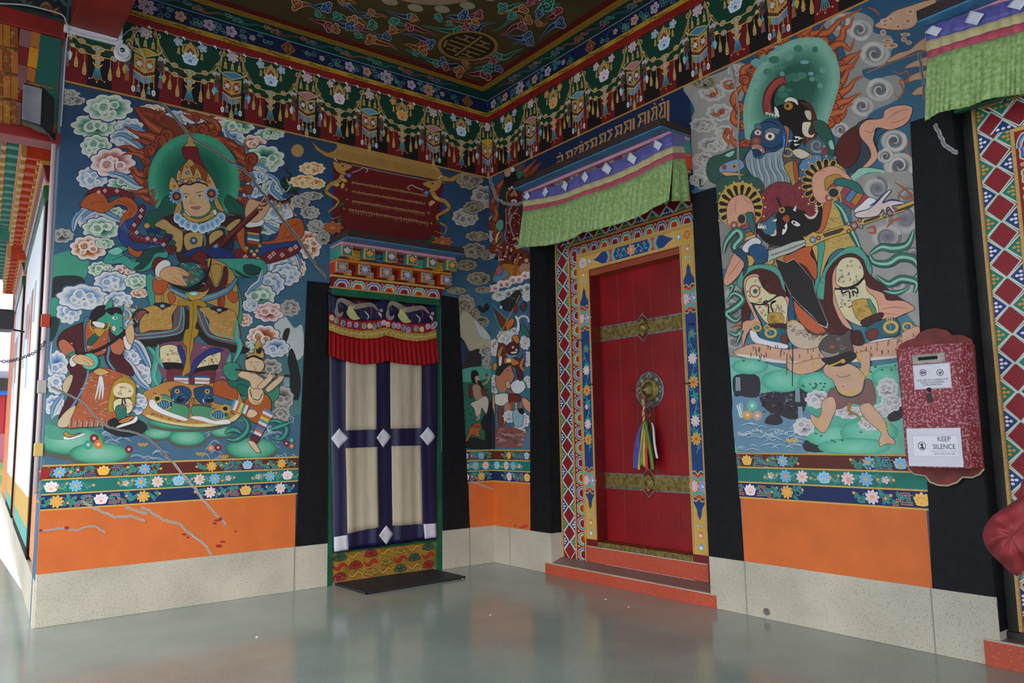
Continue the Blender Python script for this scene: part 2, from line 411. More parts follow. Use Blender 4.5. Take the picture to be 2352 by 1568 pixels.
# orange dados
b = MB()
for a, c in ((-4.285,-2.257),(-.322,0)): LW.box(b, a, c, -.01,.004,.396,.868)
S(b.build('orange_dado', m_orange, WL))
b = MB()
for a, c in ((0,.656),(3.251,4.632)): RW.box(b, a, c, -.01,.004,.396,.868)
S(b.build('orange_dado', m_orange, WR))
# black tapered door surrounds
def surround(L, quad, parent, name='black_surround', d=.014, mi=None):
    pts = [tuple(L.p(u, -.002, z)) for u, z in quad]
    return S(MB().prism(pts, L.d * d).build(name, m_black, parent, bevel=.004))
surround(LW, [(-2.175,2.885),(-1.942,2.885),(-1.942,.396),(-2.257,.396)], WL)
surround(LW, [(-.66,2.89),(-.438,2.875),(-.322,.396),(-.66,.396)], WL)
surround(RW, [(.746,3.4),(.966,3.4),(.966,.396),(.656,.396)], WR)
surround(RW, [(2.923,3.36),(3.167,3.355),(3.251,.396),(2.923,.396)], WR)
surround(RW, [(4.73,3.369),(4.985,3.369),(4.985,.396),(4.632,.396)], WR)
b = MB(); b.box(0.001,.149,-.974,-.966,.396,3.4); b.box(0.001,.149,-4.992,-4.985,.2,3.5)
S(b.build('black_reveal', m_black, WR))
# ceiling, beams
m_ceil = mat('ceiling_brown_paint','4a3c1c', .6, nscale=3, namt=.15)
S(MB().box(-6.6,.3,-11,.3,5.262,5.6).box(-6.6,-4.0,.3,14,5.262,5.6).build('ceiling', m_ceil))
S(MB().box(-6.75,-6.55,-11,14,4.35,5.6).box(-6.6,.3,-11.2,-11,4.1,5.6).build('trim_12', m_red))  # unseen eave beams, added to block high sky and darken upper walls and ceiling
bm_ = MB().box(-4.258,-3.9,-11,-.03,4.8,5.262)
S(bm_.build('trim_2', m_red, bevel=.006))
b = MB().box(-4.30,-3.86,-.030,-.002,4.74,4.80).box(-3.898,-3.87,-.06,-.002,4.8,5.2)
S(b.build('trim_3', m_white, bevel=.003))

# ---------------------------------------------------------------- carved canopies over the doors
m_teal = mat('teal_beam_paint','3f8f80', .5, nscale=6, namt=.1)
m_redor = mat('vermilion_paint','c8401f', .5, nscale=6, namt=.1)
m_yel = mat('yellow_scroll_paint','d19a1e', .5, nscale=25, namt=.3)
m_bl2 = mat('blue_scroll_paint','1d4468', .5, nscale=30, namt=.4)
m_or2 = mat('orange_moulding_paint','d9762a', .45, nscale=12, namt=.1)
def arch(P, x, y, w, h, outc, inc, rim='e3c98c', core=None, ang=90):
    """lotus moulding petal: concentric bands; base centre x,y, growing along ang"""
    a = math.radians(ang); ux, uy = math.cos(a), math.sin(a); vx, vy = -uy, ux
    def shape(k, lift=0):
        Q = []
        for i in range(13):
            t = math.pi * i / 12; ww = w / 2 * math.cos(t) * k; hh = h * (math.sin(t) ** .75) * k * (1 + .07 * math.cos(6 * t)) + lift
            Q.append((x + vx * ww + ux * hh, y + vy * ww + uy * hh))
        return Q
    P.poly(shape(1), rim); P.poly(shape(.9), outc); P.poly(shape(.74), lerp(outc, 'ffffff', .35)); P.poly(shape(.62), rim);
    Q = shape(.54); P.rings(Q, [(1, inc),(.5, core or inc),(0, lerp(core or inc, '000000', .3))], (x + ux * h * .12, y + uy * h * .12))
PAL = (('2a62b8','a32433','7c1626'),('219a94','d2521f','b23a12'))
def canopy(L, u0, u1, n, label, dd=.41, z=0, row1=.27, cut=None):
    root = empty('door_canopy', tuple(L.p(u0,0,2.8 + z)), label, 'canopy')
    bx = lambda *a: L.box(MB(), *a)
    bx(u0, u1,-.01, dd, 3.273 + z, 3.333 + z).build('roof_slab', m_brown, root, bevel=.004)
    bx(u0 + .005, u1 - .005,-.01, dd - .012,3.258 + z, 3.273 + z).build('soffit_board', m_blue, root)
    bx(u0 + .01, u1 - .01,-.01,.262,3.226 + z, 3.258 + z).build('pink_moulding', m_pink, root, bevel=.008)
    bx(u0 + .012, u1 - .012,-.01,.168,3.107 + z, 3.226 + z).build('upper_frieze', m_dred, root)
    bx(u0 + .008, u1 - .008,-.01,.172,3.083 + z, 3.108 + z).build('orange_moulding', m_or2, root, bevel=.005)
    bx(u0 + .012, u1 - .012,-.01,.054,2.968 + z, 3.083 + z).build('lower_frieze', m_dred, root)
    for uu in (u0 + .008, u1 - .016):
        bx(uu, uu + .008,-.01, row1 - .012,3.109 + z, 3.222 + z).build('teal_cheek', m_teal, root); bx(uu, uu + .008,-.01,.155,2.97 + z, 3.082 + z).build('orange_cheek', m_redor, root)
    g = L.box(MB(), u0 + .004, u1 - .02,-.01,.058,2.946 + z, 2.969 + z); L.box(g, u0 + .004, u1 - .06,-.01,.022,2.838 + z, 2.856 + z)
    g.build('gold_strip', m_gold, root, bevel=.003)
    pt = [tuple(L.p(u0 + .008, d, zz + z)) for d, zz in ((-.01,2.856),(.016,2.856),(.045,2.946),(-.01,2.946))]
    MB().prism(pt, L.u * (u1 - u0 - .05)).build('lotus_moulding', m_dred, root)
    P = Paint(np.array(L.p(0,.017,2.856 + z)), np.array(L.u), np.array((L.p(0,.045,2.946) - L.p(0,.016,2.856)).normalized()), np.array(((L.d * .9) + Vector((0,0,-.28))).normalized()), base=.001)
    pitch = .175; k = int((u1 - u0 - .06) / pitch); off = (u1 - u0 - .06 - (k - .5) * pitch) / 2
    for i in range(k):
        c = u0 + off + pitch * (i + .35); o, a, q = PAL[i % 2]
        arch(P, c, .002, pitch * .96,.083, o, a, core=q)
        if i < k - 1: P.ell(c + pitch / 2,.062,.02,.022,[(1,'c9808a'),(0,'8a1c2c')],10)
    P.build('painted_petals', root)
    bx(u0 + .02, u1 - .07,-.01,.035,2.765 + z, 2.838 + z).build('lintel', m_green, root, bevel=.006)
    pitch = (u1 - u0 - .13) / (n - 1)
    yb = [m_yel, m_bl2, m_dred, m_teal]
    for i in range(n):
        c = u0 + .068 + pitch * i
        for row in (0,1):
            z0, z1, d1, hw = ((3.109,3.222, row1,.052),(2.97,3.08,.164,.058))[row]
            mats = [m_teal, m_gold] if row == 0 else [m_redor, m_gold]
            b = MB(); L.box(b, c - hw, c + hw, .0, d1 - .012, z0 + .012 + z, z1 + z, 0); L.box(b, c - hw - .004, c + hw + .004, d1 - .03, d1, z0 + .004 + z, z1 + z, 1)
            be = b.build('beam_end', mats, root, bevel=.003)
            P = Paint(np.array(L.p(c, d1 + .0005,(z0 + z1) / 2 + .003 + z)), np.array(L.u),(0,0,1), np.array(L.d), cell=.004, ext=(-.2,.2,-.2,.2))
            if row == 0:
                P.poly([-.047,-.047,.047,-.047,.047,.047,-.047,.047],'1f5c52')
                P.poly([-.05,-.05,.05,-.05,.05,-.045,-.05,-.045],'d2431f')
                cc = ('f1d4e2','b8407c','e8a0c0') if i % 2 == 0 else ('f0a030','d96a14','e88a20')
                P.flower(0,-.004,.038, cc[0], cc[1], cc[2],5,2, rot=math.pi / 2)
                P.ell(-.033,.036,.008,.007,'e2803a' if i % 2 == 0 else 'f0d8e0', 8); P.ell(.033,.036,.008,.007,'e2803a' if i % 2 == 0 else 'f0d8e0', 8)
                for sx in (-1,1): P.leaf(0,-.036,.04,.01, math.pi / 2 - sx * 1.15,'2f9070')
            else:
                P.poly([-.053,-.049,.053,-.049,.053,.049,-.053,.049],'241012')
                for k2 in range(8):
                    a = k2 * math.pi / 4; L2 = .05 if k2 % 2 == 0 else .064;
                    for off2, cl in ((-.008,'dfe6ee'),(.008,'dfe6ee'),(0,('b8381c','2f74c0')[k2 % 2])):
                        P.stroke([(off2 * -math.sin(a) + .008 * math.cos(a), off2 * math.cos(a) + .008 * math.sin(a)),(off2 * -math.sin(a) + L2 * math.cos(a), off2 * math.cos(a) + L2 * math.sin(a))], .0042, cl, sm=0)
                P.flower(0,0,.022, *(('f0a848','cc6a1a','f4d070') if i % 2 == 0 else ('b8dcf0','4a90c8','e8a050')), 6,1)
            P.build('painted_face', be)
            # scroll cut edging on the block's left cheek
        if i < n - 1:
            bx(c + .056, c + pitch - .056,.15,.171,3.112 + z, 3.205 + z).build('frieze_panel', yb[i % 4], root)
            P = Paint(np.array(L.p(c + pitch / 2,.172,3.158 + z)), np.array(L.u),(0,0,1), np.array(L.d), cell=.004, ext=(-.3,.3,-.2,.2))
            for k2 in range(6): P.spiral(-.035 + .036 * (k2 % 3), -.02 + .038 * (k2 // 3), .014,.005,('8a5a10','6fb0d8','d08a9a','7fd0c0')[i % 4],1.2, k2 * 70)
            P.build('scrollwork', root)
            bb = bx(c + .062, c + .062 + .08,.04,.075,2.972 + z, 3.03 + z).build('cloud_block', m_yel, root, bevel=.006)
            P = Paint(np.array(L.p(c + .10,.076,3.002 + z)), np.array(L.u),(0,0,1), np.array(L.d), cell=.004, ext=(-.2,.2,-.2,.2))
            for (x, y, cl) in ((-.02,.006,'223c7c'),(.004,.012,'1f5a50'),(.024,.002,('c02838','2a4a9a')[i % 2]),(-.006,-.012,'b02838')):
                P.ell(x, y, .015,.014,'e8e4e0', 10); P.ell(x, y, .012,.011, cl, 10); P.spiral(x, y, .008,.003,'e8e4e0', 1,0)
            P.build('painted_clouds', bb)
    return root
canopy(LW, -1.952,-.623,6,'brown-roofed carved canopy with painted beam ends over the curtained left door')
canopy(RW, .961,2.937,9,'brown-roofed carved canopy half hidden by the green pelmet over the red door', dd=.388, z=.6, row1=.236)
canopy(RW, 4.985,7.6,11,'carved canopy at the top right edge above the side door', dd=.388, z=.56, row1=.236)

# ---------------------------------------------------------------- door 1 (curtained)
D1 = empty('door_1', (-1.3,.06,0), kind='structure')
b = MB(); b.box(-1.94,-1.885,.0,.12,0,2.86); b.box(-.735,-.66,.0,.12,0,2.86); b.box(-1.94,-.66,.0,.12,2.77,2.86); b.box(-1.94,-.66,.01,.12,.29,.345)
b.build('door_frame', m_green, D1, bevel=.004)
MB().box(-1.89,-.73,.12,.16,.3,2.8).build('door_leaf', m_dred, D1)
kp = MB().box(-1.885,-.735,.02,.1,0,.3).build('kick_panel', mat('ochre_paint','9a7226', .5, nscale=10, namt=.2), D1)
P = Paint((0,.0195,0),(1,0,0),(0,0,1),(0,-1,0), cell=.006, ext=(-2,0,0,1)); P.base = .0006
R = random.Random(4)
for i in range(7):
    x = -1.80 + i * .163;
    for j, y in enumerate((.07,.16,.25)):
        if (i + j) % 2 == 0:
            c = [('a82a1c','6e1a14'),('3f5a3c','2b4030'),('b08a2c','8a6820')][(i + j * 2) % 3]
            P.ell(x, y, .062,.042,'2a2622', 16); P.ell(x, y, .056,.037,[(1, c[0]),(0, c[1])],16)
            for dx in (-.045,.045): P.ell(x + dx, y - .012,.03,.022,'2a2622', 12); P.ell(x + dx, y - .012,.025,.018, c[0],12); P.spiral(x + dx, y - .012,.016,.006,'2a2622', 1.2,90 * i)
            P.spiral(x, y + .008,.026,.007,'2a2622', 1.5,50 * j + 40 * i)
        else:
            c = [('a82a1c'),('b08a2c')][(i + j) % 2 if j != 1 else 0]
            P.stroke([(x - .08, y + .02),(x - .03, y - .02),(x + .03, y + .02),(x + .08, y - .015)], .036,'2a2622', taper='both')
            P.stroke([(x - .08, y + .02),(x - .03, y - .02),(x + .03, y + .02),(x + .08, y - .015)], .026, c, taper='both')
for i in range(60):
    x, y = R.uniform(-1.87,-.75), R.uniform(.01,.09) ** 1.0; P.ell(x, y, R.uniform(.003,.012), R.uniform(.002,.006), R.choice(['b0a088','4f9a80','b85a50','9a8a70']), 6)
P.build('painted_clouds', kp)
MB().box(-1.885,-.735,.012,.03,0,.02).build('threshold_strip', mat('pink_worn','b08078', .6, nscale=20), D1)

# ---------------------------------------------------------------- door 2 (red)
D2 = empty('door_2', (.15,-2.06,0), kind='structure')
fr = MB()
RW.box(fr, .974,1.484,-.3,-.15,.13,3.62); RW.box(fr, 2.634,2.93,-.3,-.15,.13,3.62); RW.box(fr, 1.484,2.634,-.3,-.15,2.985,3.62)
frame = fr.build('carved_frame', m_dred, D2)
def bandframe(u0, u1, zt, x, right=True, zb=.13, zgold=.365, seed=0, parent=None, L=None):
    """painted bands of a carved door frame; u0 outer left, zt outer top; returns Paint"""
    P = PR(x) if L is None else L
    P.metric()
    # widths from the outer edge in
    w = dict(g0=.02, dia=.175, g1=.022, lot=.105, g2=.04, blue=.118, g3=.026)
    e = [0]
    for k in ('g0','dia','g1','lot','g2','blue','g3'): e.append(e[-1] + w[k])
    def rect(a, b, c, d, col): P.poly([a, c, b, c, b, d, a, d], col)
    zz = [zt - q for q in e]; L_ = [u0 + q for q in e]; Rr = [u1 - q for q in e]
    # colour fields
    for i, col in enumerate(('cfa660','7c1620','cfa660','8c1d22','cfa660','20427e','d8b070')):
        rect(L_[i], L_[i + 1], zb if i < 4 else zgold, zz[i], col); rect(L_[i], Rr[i], zz[i + 1], zz[i], col)
        if right: rect(Rr[i + 1], Rr[i], zb if i < 4 else zgold, zz[i], col)
    cols = ('203a78','1d7a68')
    def dia(cx, cy, hw, hh, vert):
        # red diamond with beaded edge between stepped triangles
        for k, cl in ((1.12,'d8cfa8'),(1.05,'9fd0d8'),(.97,'84141f')):
            P.poly([cx - hw * k, cy, cx, cy - hh * k, cx + hw * k, cy, cx, cy + hh * k], cl)
        for i in range(-3,4):
            for j in range(-3,4):
                x_, y_ = cx + (i + j) * hw * .14, cy + (i - j) * hh * .14; P.ell(x_, y_, hw * .06, hh * .045,'a02c3a', 5)
    def field(u, z, hw, hh, k, side):
        c = cols[k % 2]; P.poly([u, z - hh, u + side * hw, z, u, z + hh],'d8e4d8'); P.poly([u, z - hh * .86, u + side * hw * .86, z, u, z + hh * .86], c)
        for (a, b) in ((.16,.3),(.16,-.3),(.42,0),(.16,0)): P.ell(u + side * hw * a, z + hh * b, hw * .13, hh * .11,('e8e4ec','e0902c')[k % 2],7)
    pit = .172; hw = w['dia'] / 2
    n = int((zt - e[1] - zb) / pit)
    for side, c in ((1,(L_[1] + L_[2]) / 2),(-1,(Rr[1] + Rr[2]) / 2)):
        if side < 0 and not right: continue
        for i in range(n):
            z = zb + pit * (i + .55)
            field(c - hw, z + pit / 2, hw * .95, pit * .46, i, 1); field(c + hw, z + pit / 2, hw * .95, pit * .46, i + 1,-1)
            dia(c, z, hw * .9, pit * .5,1)
    zc = (zz[1] + zz[2]) / 2; nu = int((u1 - u0 - .2) / pit)
    for i in range(nu):
        u = u0 + .2 + pit * (i + .3)
        for sd in (1,-1):
            P.poly([u - pit * .95, zc + sd * hw, u - pit * .05, zc + sd * hw, u - pit / 2, zc + sd * hw * .1],'d8e4d8'); P.poly([u - pit * .87, zc + sd * hw, u - pit * .13, zc + sd * hw, u - pit / 2, zc + sd * hw * .22], cols[(i + (sd > 0)) % 2])
            for q in (-.18,0,.18): P.ell(u - pit / 2 + q * pit, zc + sd * hw * .8,.011,.009,('e8e4ec','e0902c')[(i + (sd > 0)) % 2],7)
        dia(u, zc, pit * .5, hw * .9,0)
    # lotus petals
    pit = .147
    n = int((zz[3] - .05 - zb) / pit)
    for i in range(n):
        z = zz[4] - .03 - pit * i; o, a, q = PAL[i % 2]
        for side, base in ((180, L_[4]),(0, Rr[4])):
            if side == 0 and not right: continue
            arch(P, base, z, pit * .93,.092, o, a, core=q, ang=side)
            P.ell(base + (-.075 if side else .075), z - pit / 2,.014,.012,[(1,'e8c8b8'),(0,'a83448')],8)
    n = int((Rr[3] - L_[3]) / pit)
    for i in range(n):
        u = L_[3] + pit * (i + .5); o, a, q = PAL[i % 2]
        arch(P, u, zz[4], pit * .95,.092, o, a, core=q); P.ell(u + pit / 2, zz[4] + .075,.014,.013,[(1,'e8c8b8'),(0,'a83448')],8)
    # gold wood beads
    for k in (1,3,5,7):
        if k < 7: rect(L_[k] - .002, L_[k] + .002, zb, zz[k],'8a6a30'); P.stroke([(L_[k], zz[k]),(Rr[k], zz[k])], .003,'8a6a30', sm=0)
    # blue cartouche band
    def jamb(c, hw, z0, z1):
        goldc = 'cfa650'
        for (a, b, s_) in ((z1 - .33, z1 + .10,-1),(z0, z0 + .42,1)):
            tip = a if s_ < 0 else b
            zt_, zb_ = (b, a) if s_ < 0 else (a, b)
            P.poly([c - hw, zt_, c + hw, zt_, c + hw, zb_, c + hw * .45, zb_ - s_ * .05, c + hw * .35, zb_ - s_ * .10, c, zb_ - s_ * .14, c - hw * .35, zb_ - s_ * .10, c - hw * .45, zb_ - s_ * .05, c - hw, zb_], goldc)
            cs = [('3f86c8','f0f4f8'),('c8504a','f4dcd4')]
            for k, dz in enumerate((.06,.16)):
                y = zt_ + s_ * dz * (1 if s_ > 0 else 1); cc = cs[k]
                P.ell(c, y, .024,.03,[(1, cc[0]),(.3, cc[1]),(0, cc[1])],12); P.spiral(c + .006, y + .026,.018,.008, cc[0],1,200)
            for sx, cc in ((-1,'38a8a0'),(1,'4a70b8')): P.ell(c + sx * .022, zt_ + s_ * .235,.013,.013,[(1, cc),(0,'e8f0f0')],9)
        for zc_ in (z1 - .5, z0 + .56):
            P.poly([c - hw, zc_ - .1, c + hw, zc_ - .1, c + hw, zc_ + .1, c - hw, zc_ + .1],'c8472a')
            for s_ in (1,-1):
                for wd_, cl in ((.034,'e8dcb8'),(.026,'1c7f7c'),(.01,'70c8c0')): P.stroke([(c - hw, zc_ + s_ * .08),(c - hw * .3, zc_ + s_ * .055),(c + hw * .3, zc_ + s_ * .055),(c + hw, zc_ + s_ * .08)], wd_, cl)
                P.stroke([(c - hw, zc_ + s_ * .115),(c - hw * .5, zc_ + s_ * .125),(c, zc_ + s_ * .10),(c + hw * .5, zc_ + s_ * .125),(c + hw, zc_ + s_ * .115)], .012, goldc)
            P.flower(c - hw * .8, zc_, .05,'f2e4ea','d89aac','e8c0c8', 9); P.flower(c + hw * .8, zc_, .05,'a8d0f0','3a7ac0','e0ecf4', 9)
        zs = [z1 - .85, z1 - 1.02, z1 - 1.22, z1 - 1.38, z1 - 1.55, z1 - 1.70]
        P.stroke([(c, z1 - .76)] + [(c + (.03 if i % 2 else -.03), z) for i, z in enumerate(zs)] + [(c, z1 - 1.82)], .006,'3fb8ac')
        for i, z in enumerate(zs):
            for q in range(5):
                a = q * 1.3 + i; P.leaf(c + .01, z + .04,.05,.011, a, '2f9f94')
            if i == 0: P.leaf(c, z + .02,.05,.014,1.57,'c8702a')
            elif i in (1,4): P.flower(c, z, .05,'f4ecf0','d8a8b8','f0e0b0', 9)
            elif i in (2,5): P.flower(c, z, .055,'f0c060','d07a28','c8582a', 9)
            else: P.flower(c - .01, z, .028,'f0e0e8','c890a8','e8b060', 6)
            P.spiral(c + (.03 if i % 2 else -.03), z - .06,.02,.005,'5fd0c4', 1.2,40 * i)
    jamb((L_[5] + L_[6]) / 2, w['blue'] / 2, zgold, zz[5] - .12)
    if right: jamb((Rr[5] + Rr[6]) / 2, w['blue'] / 2, zgold, zz[5] - .12)
    # top blue band
    zc = (zz[5] + zz[6]) / 2; h = w['blue'] / 2; uc = (u0 + u1) / 2; gc = 'cfa650'
    for sx in (-1,1):
        a = L_[5] if sx < 0 else Rr[5]
        P.poly([a, zc - h, a, zc + h, a - sx * .33, zc + h, a - sx * .27, zc + h * .4, a - sx * .21, zc, a - sx * .27, zc - h * .4, a - sx * .33, zc - h], gc)
        P.flower(a - sx * .055, zc, .05, *(('f2e4ee','d888a8','40b0b0') if sx < 0 else ('e8b040','b83020','40b8b8')), 4,1, rot=.78); P.flower(a - sx * .055, zc, .05, *(('f2e4ee','d888a8','40b0b0') if sx < 0 else ('e8b040','b83020','40b8b8')), 4,1)
        P.ell(a - sx * .15, zc, .022,.026,[(1,'3f86c8'),(.2,'f0f4f8'),(0,'fff')],12); P.ell(a - sx * .205, zc + .02,.011,.012,[(1,'4a70b8'),(0,'eef')],9); P.ell(a - sx * .205, zc - .022,.011,.012,[(1,'c84848'),(0,'fee')],9)
        x = uc + sx * .27
        P.poly([x - .05, zc - h, x + .05, zc - h, x, zc],'c8472a'); P.poly([x - .05, zc + h, x + .05, zc + h, x, zc],'c8472a')
        for q in (-1,1):
            for wd_, cl in ((.03,'e0c890'),(.022,'1c7f7c'),(.008,'80d0c8')): P.stroke([(x + q * .05, zc + h),(x + q * .022, zc),(x + q * .05, zc - h)], wd_, cl)
    P.flower(uc, zc, .056,'f0b878','c8584a','e8c060', 7);
    for sx in (-1,1):
        P.stroke([(uc + sx * .04, zc - .02),(uc + sx * .1, zc + .02),(uc + sx * .15, zc - .02),(uc + sx * .19, zc + .03)], .006,'58c8bc')
        for q, z_ in ((.09,.03),(.12,-.03),(.16,.035),(.19,-.02)): P.ell(uc + sx * q, zc + z_, .014,.012,('d86a50','3fb0a4')[int(q * 100) % 2],8); P.spiral(uc + sx * (q - .02), zc - z_, .015,.005,'58c8bc', 1.1, q * 900)
    return P
bandframe(.974,3.142,3.50,.15).build('painted_bands', frame)
# raised gilt edges
g = MB()
for u in (.978,1.182,1.318,1.472): RW.box(g, u - .008, u + .008,-.151,-.140,.37 if u > 1.4 else .13,2.985 + (1.484 - u) )
for u in (2.646,2.80): RW.box(g, u - .008, u + .008,-.151,-.140,.37,2.985 + (u - 2.634))
for z, a, c in ((2.998,1.46,2.66),(3.152,1.31,2.93),(3.290,1.18,2.93),(3.492,.97,2.93)): RW.box(g, a, c, -.151,-.140, z - .008, z + .008)
g.build('gilt_beading', m_gold, D2, bevel=.003)
b = MB(); RW.box(b, 1.484,2.634,-.29,-.156,2.93,2.985)
b.build('door_lintel', mat('rust_lintel_paint','9c4426', .5, nscale=5), D2)
b = MB(); RW.box(b, 1.46,1.487,-.29,-.152,.36,2.985); RW.box(b, 2.632,2.66,-.29,-.152,.36,2.985)
b.build('door_jamb', m_dred, D2)
lf = MB(); pl = [1.484,1.74,1.95,2.16,2.40,2.634]
for a, c in zip(pl, pl[1:]): RW.box(lf, a + .0015, c - .0015,-.32,-.28,.35,2.95)
leaf_o = lf.build('door_leaf', mat('red_door_gloss','8e1119', .33, nscale=3, namt=.14, bump=.08, bscale=30), D2, bevel=.003)
for zc in (.921,2.354):
    b = MB(); RW.box(b, 1.484,2.634,-.28,-.272, zc - .06, zc + .06)
    bb = b.build('brass_band', m_brass, leaf_o, bevel=.002)
    b = MB()
    for s_ in (-1,1):
        z1 = zc + s_ * .068
        RW.box(b, 1.484,1.99,-.28,-.269, z1 - .008, z1 + .008); RW.box(b, 2.12,2.634,-.28,-.269, z1 - .008, z1 + .008)
        for q in (-1,1):
            pts = [RW.p(2.055 + q * .065,-.28, z1 - .008), RW.p(2.055 + q * .065,-.28, z1 + .008), RW.p(2.055,-.28, z1 + s_ * .06 + .01), RW.p(2.055,-.28, z1 + s_ * .06 - .01)]
            b.prism([tuple(p) for p in pts], RW.d * .011)
    b.build('silver_edge', m_silver, bb)
    b = MB(); P8 = []
    for i in range(32):
        a = 2 * math.pi * i / 32; r = .062 * (1 + .16 * math.cos(4 * a)); P8.append(tuple(RW.p(2.055 + r * math.cos(a) * .95,-.272, zc + r * math.sin(a) * 1.15)))
    b.prism(P8, RW.d * .012); b.lathe([(.04,0),(.034,.012),(.015,.02),(0,.022)], RW.p(2.055,-.262, zc), RW.d, 16)
    b.build('brass_boss', m_brass, bb, bevel=.002)
# medallion with ring
mc = RW.p(2.106,-.28,1.767)
md = MB().lathe([(.172,0),(.172,.008),(.158,.012),(.156,.008),(.10,.008)], mc, RW.d, 40).build('handle_plate', m_silver, leaf_o)
P = Paint(np.array(mc + RW.d * .0085), np.array(RW.u),(0,0,1), np.array(RW.d), cell=.004, ext=(-.3,.3,-.3,.3))
P.ell(0,0,.156,.156,'55504c', 32)
for k in range(8):
    a = k * math.pi / 4; x, y = .127 * math.cos(a), .127 * math.sin(a)
    if k % 2 == 0:
        for r_, cl in ((.027,'b8b6b4'),(.019,'1e1a1a'),(.008,'88807a')): P.poly([(x + r_ * math.cos(t) * (1 - .3 * abs(math.sin(2 * t))), y + r_ * math.sin(t) * (1 - .3 * abs(math.sin(2 * t))) * 1.15) for t in [2 * math.pi * i / 24 for i in range(24)]], cl)
    else: P.flower(x, y, .018,'b0aeac','8a8886','b0aeac', 4,1)
P.build('engraving', md)
MB().lathe([(.106,.006),(.108,.014),(.098,.022),(.088,.018),(.074,.016),(.066,.03),(.056,.052),(.038,.068),(.02,.074),(.012,.088),(0,.09)], mc, RW.d, 36).build('brass_boss', m_brass, leaf_o)
rc = mc + RW.u * -.045 + RW.d * .095 + Vector((0,0,-.045))
MB().tube([tuple(rc + RW.u * .038 * math.cos(t) + Vector((0,0,.045 * math.sin(t)))) for t in [2 * math.pi * i / 28 for i in range(28)]], .005,8, closed=True).tube([tuple(mc + RW.d * .08 + Vector((0,0,-.005))), tuple(rc + Vector((0,0,.045)))], .006).build('ring_handle', m_brass, leaf_o)
b = MB(); RW.box(b, 1.487,2.634,-.30,-.142,.302,.35)
b.build('brass_sill', m_brass, D2, bevel=.004)

# steps
m_step = speckmat('red_terrazzo','b44a33','a03c28','d08868', .4,60, tint='bd5238')
m_tread = speckmat('brown_terrazzo','6d5350','54403d','8c7672', .3,70, tint='7a605c')
def step(L, u0, u1, d0, d1, z0, z1, name, lab, tread=True, slope=.0):
    r = empty(name, tuple(L.p(u0, d1, z0)), lab, 'step')
    L.box(MB(), u0, u1, d0, d1, z0, z1 - .006).build('riser', m_step, r, bevel=.002)
    if tread:
        MB().prism([tuple(L.p(u0, d, zz)) for d, zz in ((d0, z1 - .006),(d1 - .028, z1 - .006),(d1 - .028, z1),(d0, z1 + slope))], L.u * (u1 - u0)).build('tread', m_tread, r)
        L.box(MB(), u0, u1, d1 - .028, d1 + .001, z1 - .006, z1 + .001).build('tread_edge', m_plinth, r)
    return r
step(RW, .893,2.975,-.139,.02,0,.108,'lower_step','lower red terrazzo step with brown tread before the red door', slope=.045)
step(RW, 1.335,2.79,-.30,-.140,.153,.30,'upper_step','short red terrazzo step right under the red door sill')
step(RW, 4.905,7.6,-.14,.02,0,.15,'side_step','pale red step at the bottom right corner of the photo')

# ---------------------------------------------------------------- door 3 (right edge)
D3 = empty('door_3', (.1,-6.2,0), kind='structure')
b = MB(); RW.box(b, 5.06,5.56,-.25,-.1,.19,3.5); RW.box(b, 6.9,7.6,-.25,-.1,.19,3.5); RW.box(b, 5.06,7.6,-.25,-.1,2.85,3.5)
f3 = b.build('carved_frame', m_dred, D3)
bandframe(5.06,7.55,3.36,.1, zb=.2, zgold=.4).build('painted_bands', f3)
b = MB(); RW.box(b, 4.985,5.06,-.25,-.115,.15,3.5); RW.box(b, 4.985,7.6,-.25,-.09,.13,.19)
b.build('dark_border', mat('dark_stone','24241f', .5, nscale=6, namt=.3), D3)
g = MB();
for u in (5.066,5.27,5.40): RW.box(g, u - .008, u + .008,-.101,-.088,.2,3.36 - (u - 5.06))
g.build('gilt_beading', m_gold, D3)
MB().box(.20,.24,-6.9,-5.56,.15,2.86).build('door_leaf', m_dred, D3)
# ================================================================ painted borders low on the walls
BZ = [(1.109,1.203,'5e2a1e'),(.996,1.098,'1f7468'),(.880,.985,'1a2b5c')]
def border(P, segs):
    P.metric()
    for u0, u1 in segs:
        P.poly([u0,.868, u1,.868, u1,1.216, u0,1.216],'d9a94e')
        for a, b, c in BZ: P.poly([u0, a, u1, a, u1, b, u0, b], c)
def vine(P, u, b, side=0, span=.15, seed=0):
    a, z1, _ = BZ[b]; zc = (a + z1) / 2; h = (z1 - a) / 2; R = random.Random(seed + int(u * 100))
    for s_ in ((-1,1) if side == 0 else (side,)):
        P.stroke([(u, zc),(u + s_ * span * .4, zc + h * .5),(u + s_ * span * .7, zc - h * .4),(u + s_ * span, zc + h * .1)], .004,'7fa8a0')
        for k in range(6):
            x = u + s_ * span * (.32 + .13 * k); y = zc + R.uniform(-.65,.65) * h
            if b == 1: P.spiral(x, y, .014,.003,'6fb8ac', 1.1, R.uniform(0,360))
            else:
                for q in range(3): P.leaf(x, y, .022,.009, R.uniform(0,6.3), '1f7f76','5fa8a0')
        P.ell(u + s_ * span * 1.05, zc + R.uniform(-.4,.5) * h, .011,.011,[(1,'e8873a'),(0,'f4c070')],9)
